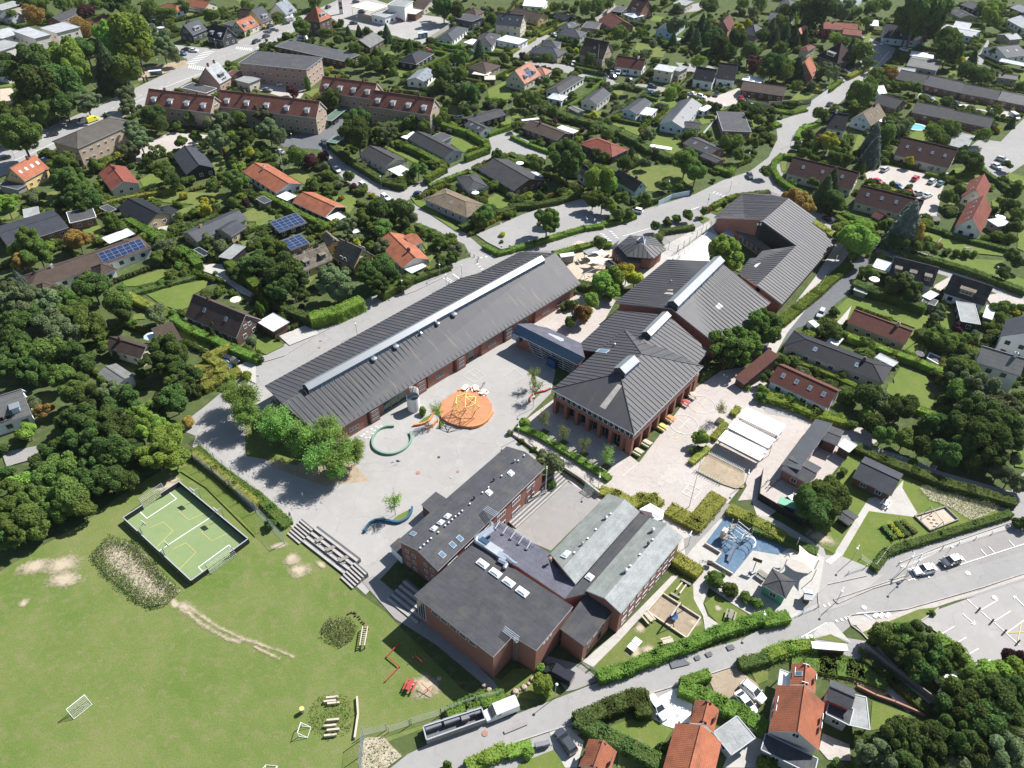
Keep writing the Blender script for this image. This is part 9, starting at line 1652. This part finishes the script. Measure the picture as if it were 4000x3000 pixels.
# road signs, bollards
def sign(x,y,h=2.4,m='trim_grey',desc='small road sign on grey post'):
    p=P(x,y); r=thing('road_sign','','road sign',p,'road signs'); q=MB(); q.bar(p,p+Vector((0,0,h)),.07,'galvanised',n=5); q.build('post',r); q=MB(); q.lathe(p+Vector((0,-.06,h)),[(.01,0),(.3,.0),(.3,.04),(.01,.05)],m,12); q.box(p+Vector((0,-.08,h-.5)),.5,.04,.5,m); q.build('panel',r); later(r,desc,p)
T(2,1); sign(1690,110); sign(785,490); T(1,1); sign(2120,525); sign(2192,515); sign(30,1645); T(0,0); sign(1580,555,2.2,'red_paint'); sign(1620,545); sign(2060,390); T(3,0); sign(500,800); T(3,3); sign(1180,10); T(3,2); sign(1120,1640); sign(1545,1470)
T(1,1)
for x,y in ((1815,525),(1850,545),(1885,565),(1920,582),(1912,610),(1688,690),(1880,200)): p=P(x,y); mb=MB(); mb.lathe(p,[(.12,0),(.1,.95),(.01,1.0)],'trim_dark',8); o=one(mb,'bollard','','bollard',p,'dark bollards at the crossing'); later(o,'short dark bollard',p)
T(3,3)
for x,y in ((1815,300),(1930,400),(2040,490),(2155,580)): p=P(x,y); mb=MB(); mb.bar(p,p+Vector((0,0,1.0)),.2,'brown_wood'); o=one(mb,'parking_post','','post',p,'timber posts in the car park'); later(o,'short timber post in the car park',p)
for x0,y0,x1,y1,l in ((1445,840,1560,950,'long shiny white covered trailer at the end of the alley'),(1530,815,1640,900,'second white boat trailer under the trees'),(1500,960,1570,1020,'crumpled white cover beside the trailers')):
    a,b=P(x0,y0,1),P(x1,y1,1); r=thing('covered_trailer',l,'trailer',Vector((a.x,a.y,0))); q=MB(); q.bar(a,b,1.7,'sail_white',1.1); q.bar(a.lerp(b,.1)+Vector((0,0,.6)),a.lerp(b,.9)+Vector((0,0,.6)),1.0,'sail_white',.3); q.build('cover',r); q=MB(); q.bar(a-Vector((0,0,.7)),a-Vector((.1,.1,.7)),.6,'rubber',n=10); q.build('wheel',r)
# people
def person(label,x,y,face,shirt,leg,walk=.25,z=.1):
    p=P(x,y); p.z=z; f=Vector((math.cos(face),math.sin(face),0)); s=Vector((-f.y,f.x,0)); V={}; E=[]; 
    J=dict(pel=(0,0,.95,.14),ch=(0.02,0,1.3,.16),nk=(.02,0,1.5,.06),hd=(.04,0,1.66,.105),top=(.03,0,1.76,.08),lh=(0,.1,.9,.1),lk=(walk,.1,.5,.07),la=(walk*.9,.1,.08,.05),lt=(walk*.9+.2,.1,.04,.04),rh=(0,-.1,.9,.1),rk=(-walk*.3,-.1,.5,.07),ra=(-walk*1.2,-.1,.1,.05),rt=(-walk*1.2+.2,-.1,.04,.04),ls=(.02,.2,1.42,.06),le=(-.1,.26,1.15,.045),lw=(.05,.26,.9,.035),lf=(.1,.26,.8,.03),rs=(.02,-.2,1.42,.06),re=(0,-.26,1.15,.045),rw=(.18,-.24,.95,.035),rf=(.22,-.24,.86,.03))
    names=list(J); me=bpy.data.meshes.new('body'); co=[f*J[n][0]+s*J[n][1]+Vector((0,0,J[n][2])) for n in names]; ix={n:i for i,n in enumerate(names)}
    ed=[(ix[a],ix[b]) for a,b in (('pel','ch'),('ch','nk'),('nk','hd'),('hd','top'),('pel','lh'),('lh','lk'),('lk','la'),('la','lt'),('pel','rh'),('rh','rk'),('rk','ra'),('ra','rt'),('ch','ls'),('ls','le'),('le','lw'),('lw','lf'),('ch','rs'),('rs','re'),('re','rw'),('rw','rf'))]
    me.from_pydata(co,ed,[]); o=bpy.data.objects.new('body',me); C.objects.link(o); m=o.modifiers.new('skin','SKIN'); 
    for i,n in enumerate(names): me.skin_vertices[0].data[i].radius=(J[n][3],J[n][3])
    me.skin_vertices[0].data[0].use_root=True; o.modifiers.new('sub','SUBSURF').levels=1; bpy.context.view_layer.update()
    m2=bpy.data.meshes.new_from_object(o.evaluated_get(bpy.context.evaluated_depsgraph_get())); bpy.data.objects.remove(o)
    m2.materials.clear(); [m2.materials.append(MATS[k]) for k in (shirt,leg,'skin')]
    for q in m2.polygons: c=q.center; q.material_index=1 if c.z<.98 and abs(c.dot(s))<.22 else (2 if c.z>1.5 or c.z<.98 else 0)
    r=thing('person',label,'person',p); b=bpy.data.objects.new('body',m2); C.objects.link(b); b.parent=r; h=MB(); hc=f*.02+Vector((0,0,1.62)); h.lathe(hc,[(.1,.0),(.125,.07),(.1,.16),(.01,.2)],'brown_wood',10); o=h.build('hair',None); o.parent=r
T(1,2); person('person in light shirt standing in shade at the yard entrance',140,178,1.0,'pale_blue_wall','trim_dark',.12); person('person in dark shirt walking at the yard entrance',163,190,.6,'trim_dark','blue_paint'); T(2,2)
T(1,2); person('person in dark clothes by the top of the terrace steps',300,1160,2.5,'trim_dark','blue_paint')
T(2,3); person('person in blue shirt sitting on the basket swing over the gravel pit',1405,350,1.0,'pale_blue_wall','blue_paint',.3,.5)
finish_labels()
for o in bpy.data.objects:
    for k in ('_w','_o'):
        if k in o.keys(): del o[k]
print('objects',len(bpy.data.objects))
# ---------------------------------------------------------------- thin air haze
m=bpy.data.materials.new('haze_air'); m.use_nodes=True; t=m.node_tree; t.nodes.remove(t.nodes['Principled BSDF']); pv=t.nodes.new('ShaderNodeVolumePrincipled'); pv.inputs['Color'].default_value=(.86,.92,1,1); pv.inputs['Density'].default_value=HAZE; pv.inputs['Anisotropy'].default_value=.3; t.links.new(pv.outputs[0],t.nodes['Material Output'].inputs['Volume'])
hz=MB(); MATS['haze_air']=m; hz.hexa([Vector(v) for v in ((-3000,-500,-1),(3000,-500,-1),(3000,4500,-1),(-3000,4500,-1))],[Vector(v) for v in ((-3000,-500,121),(3000,-500,121),(3000,4500,121),(-3000,4500,121))],'haze_air'); o=hz.build('haze'); o['kind']='stuff'; o['label']='thin pale haze in the air over the whole neighbourhood'; o['category']='haze'
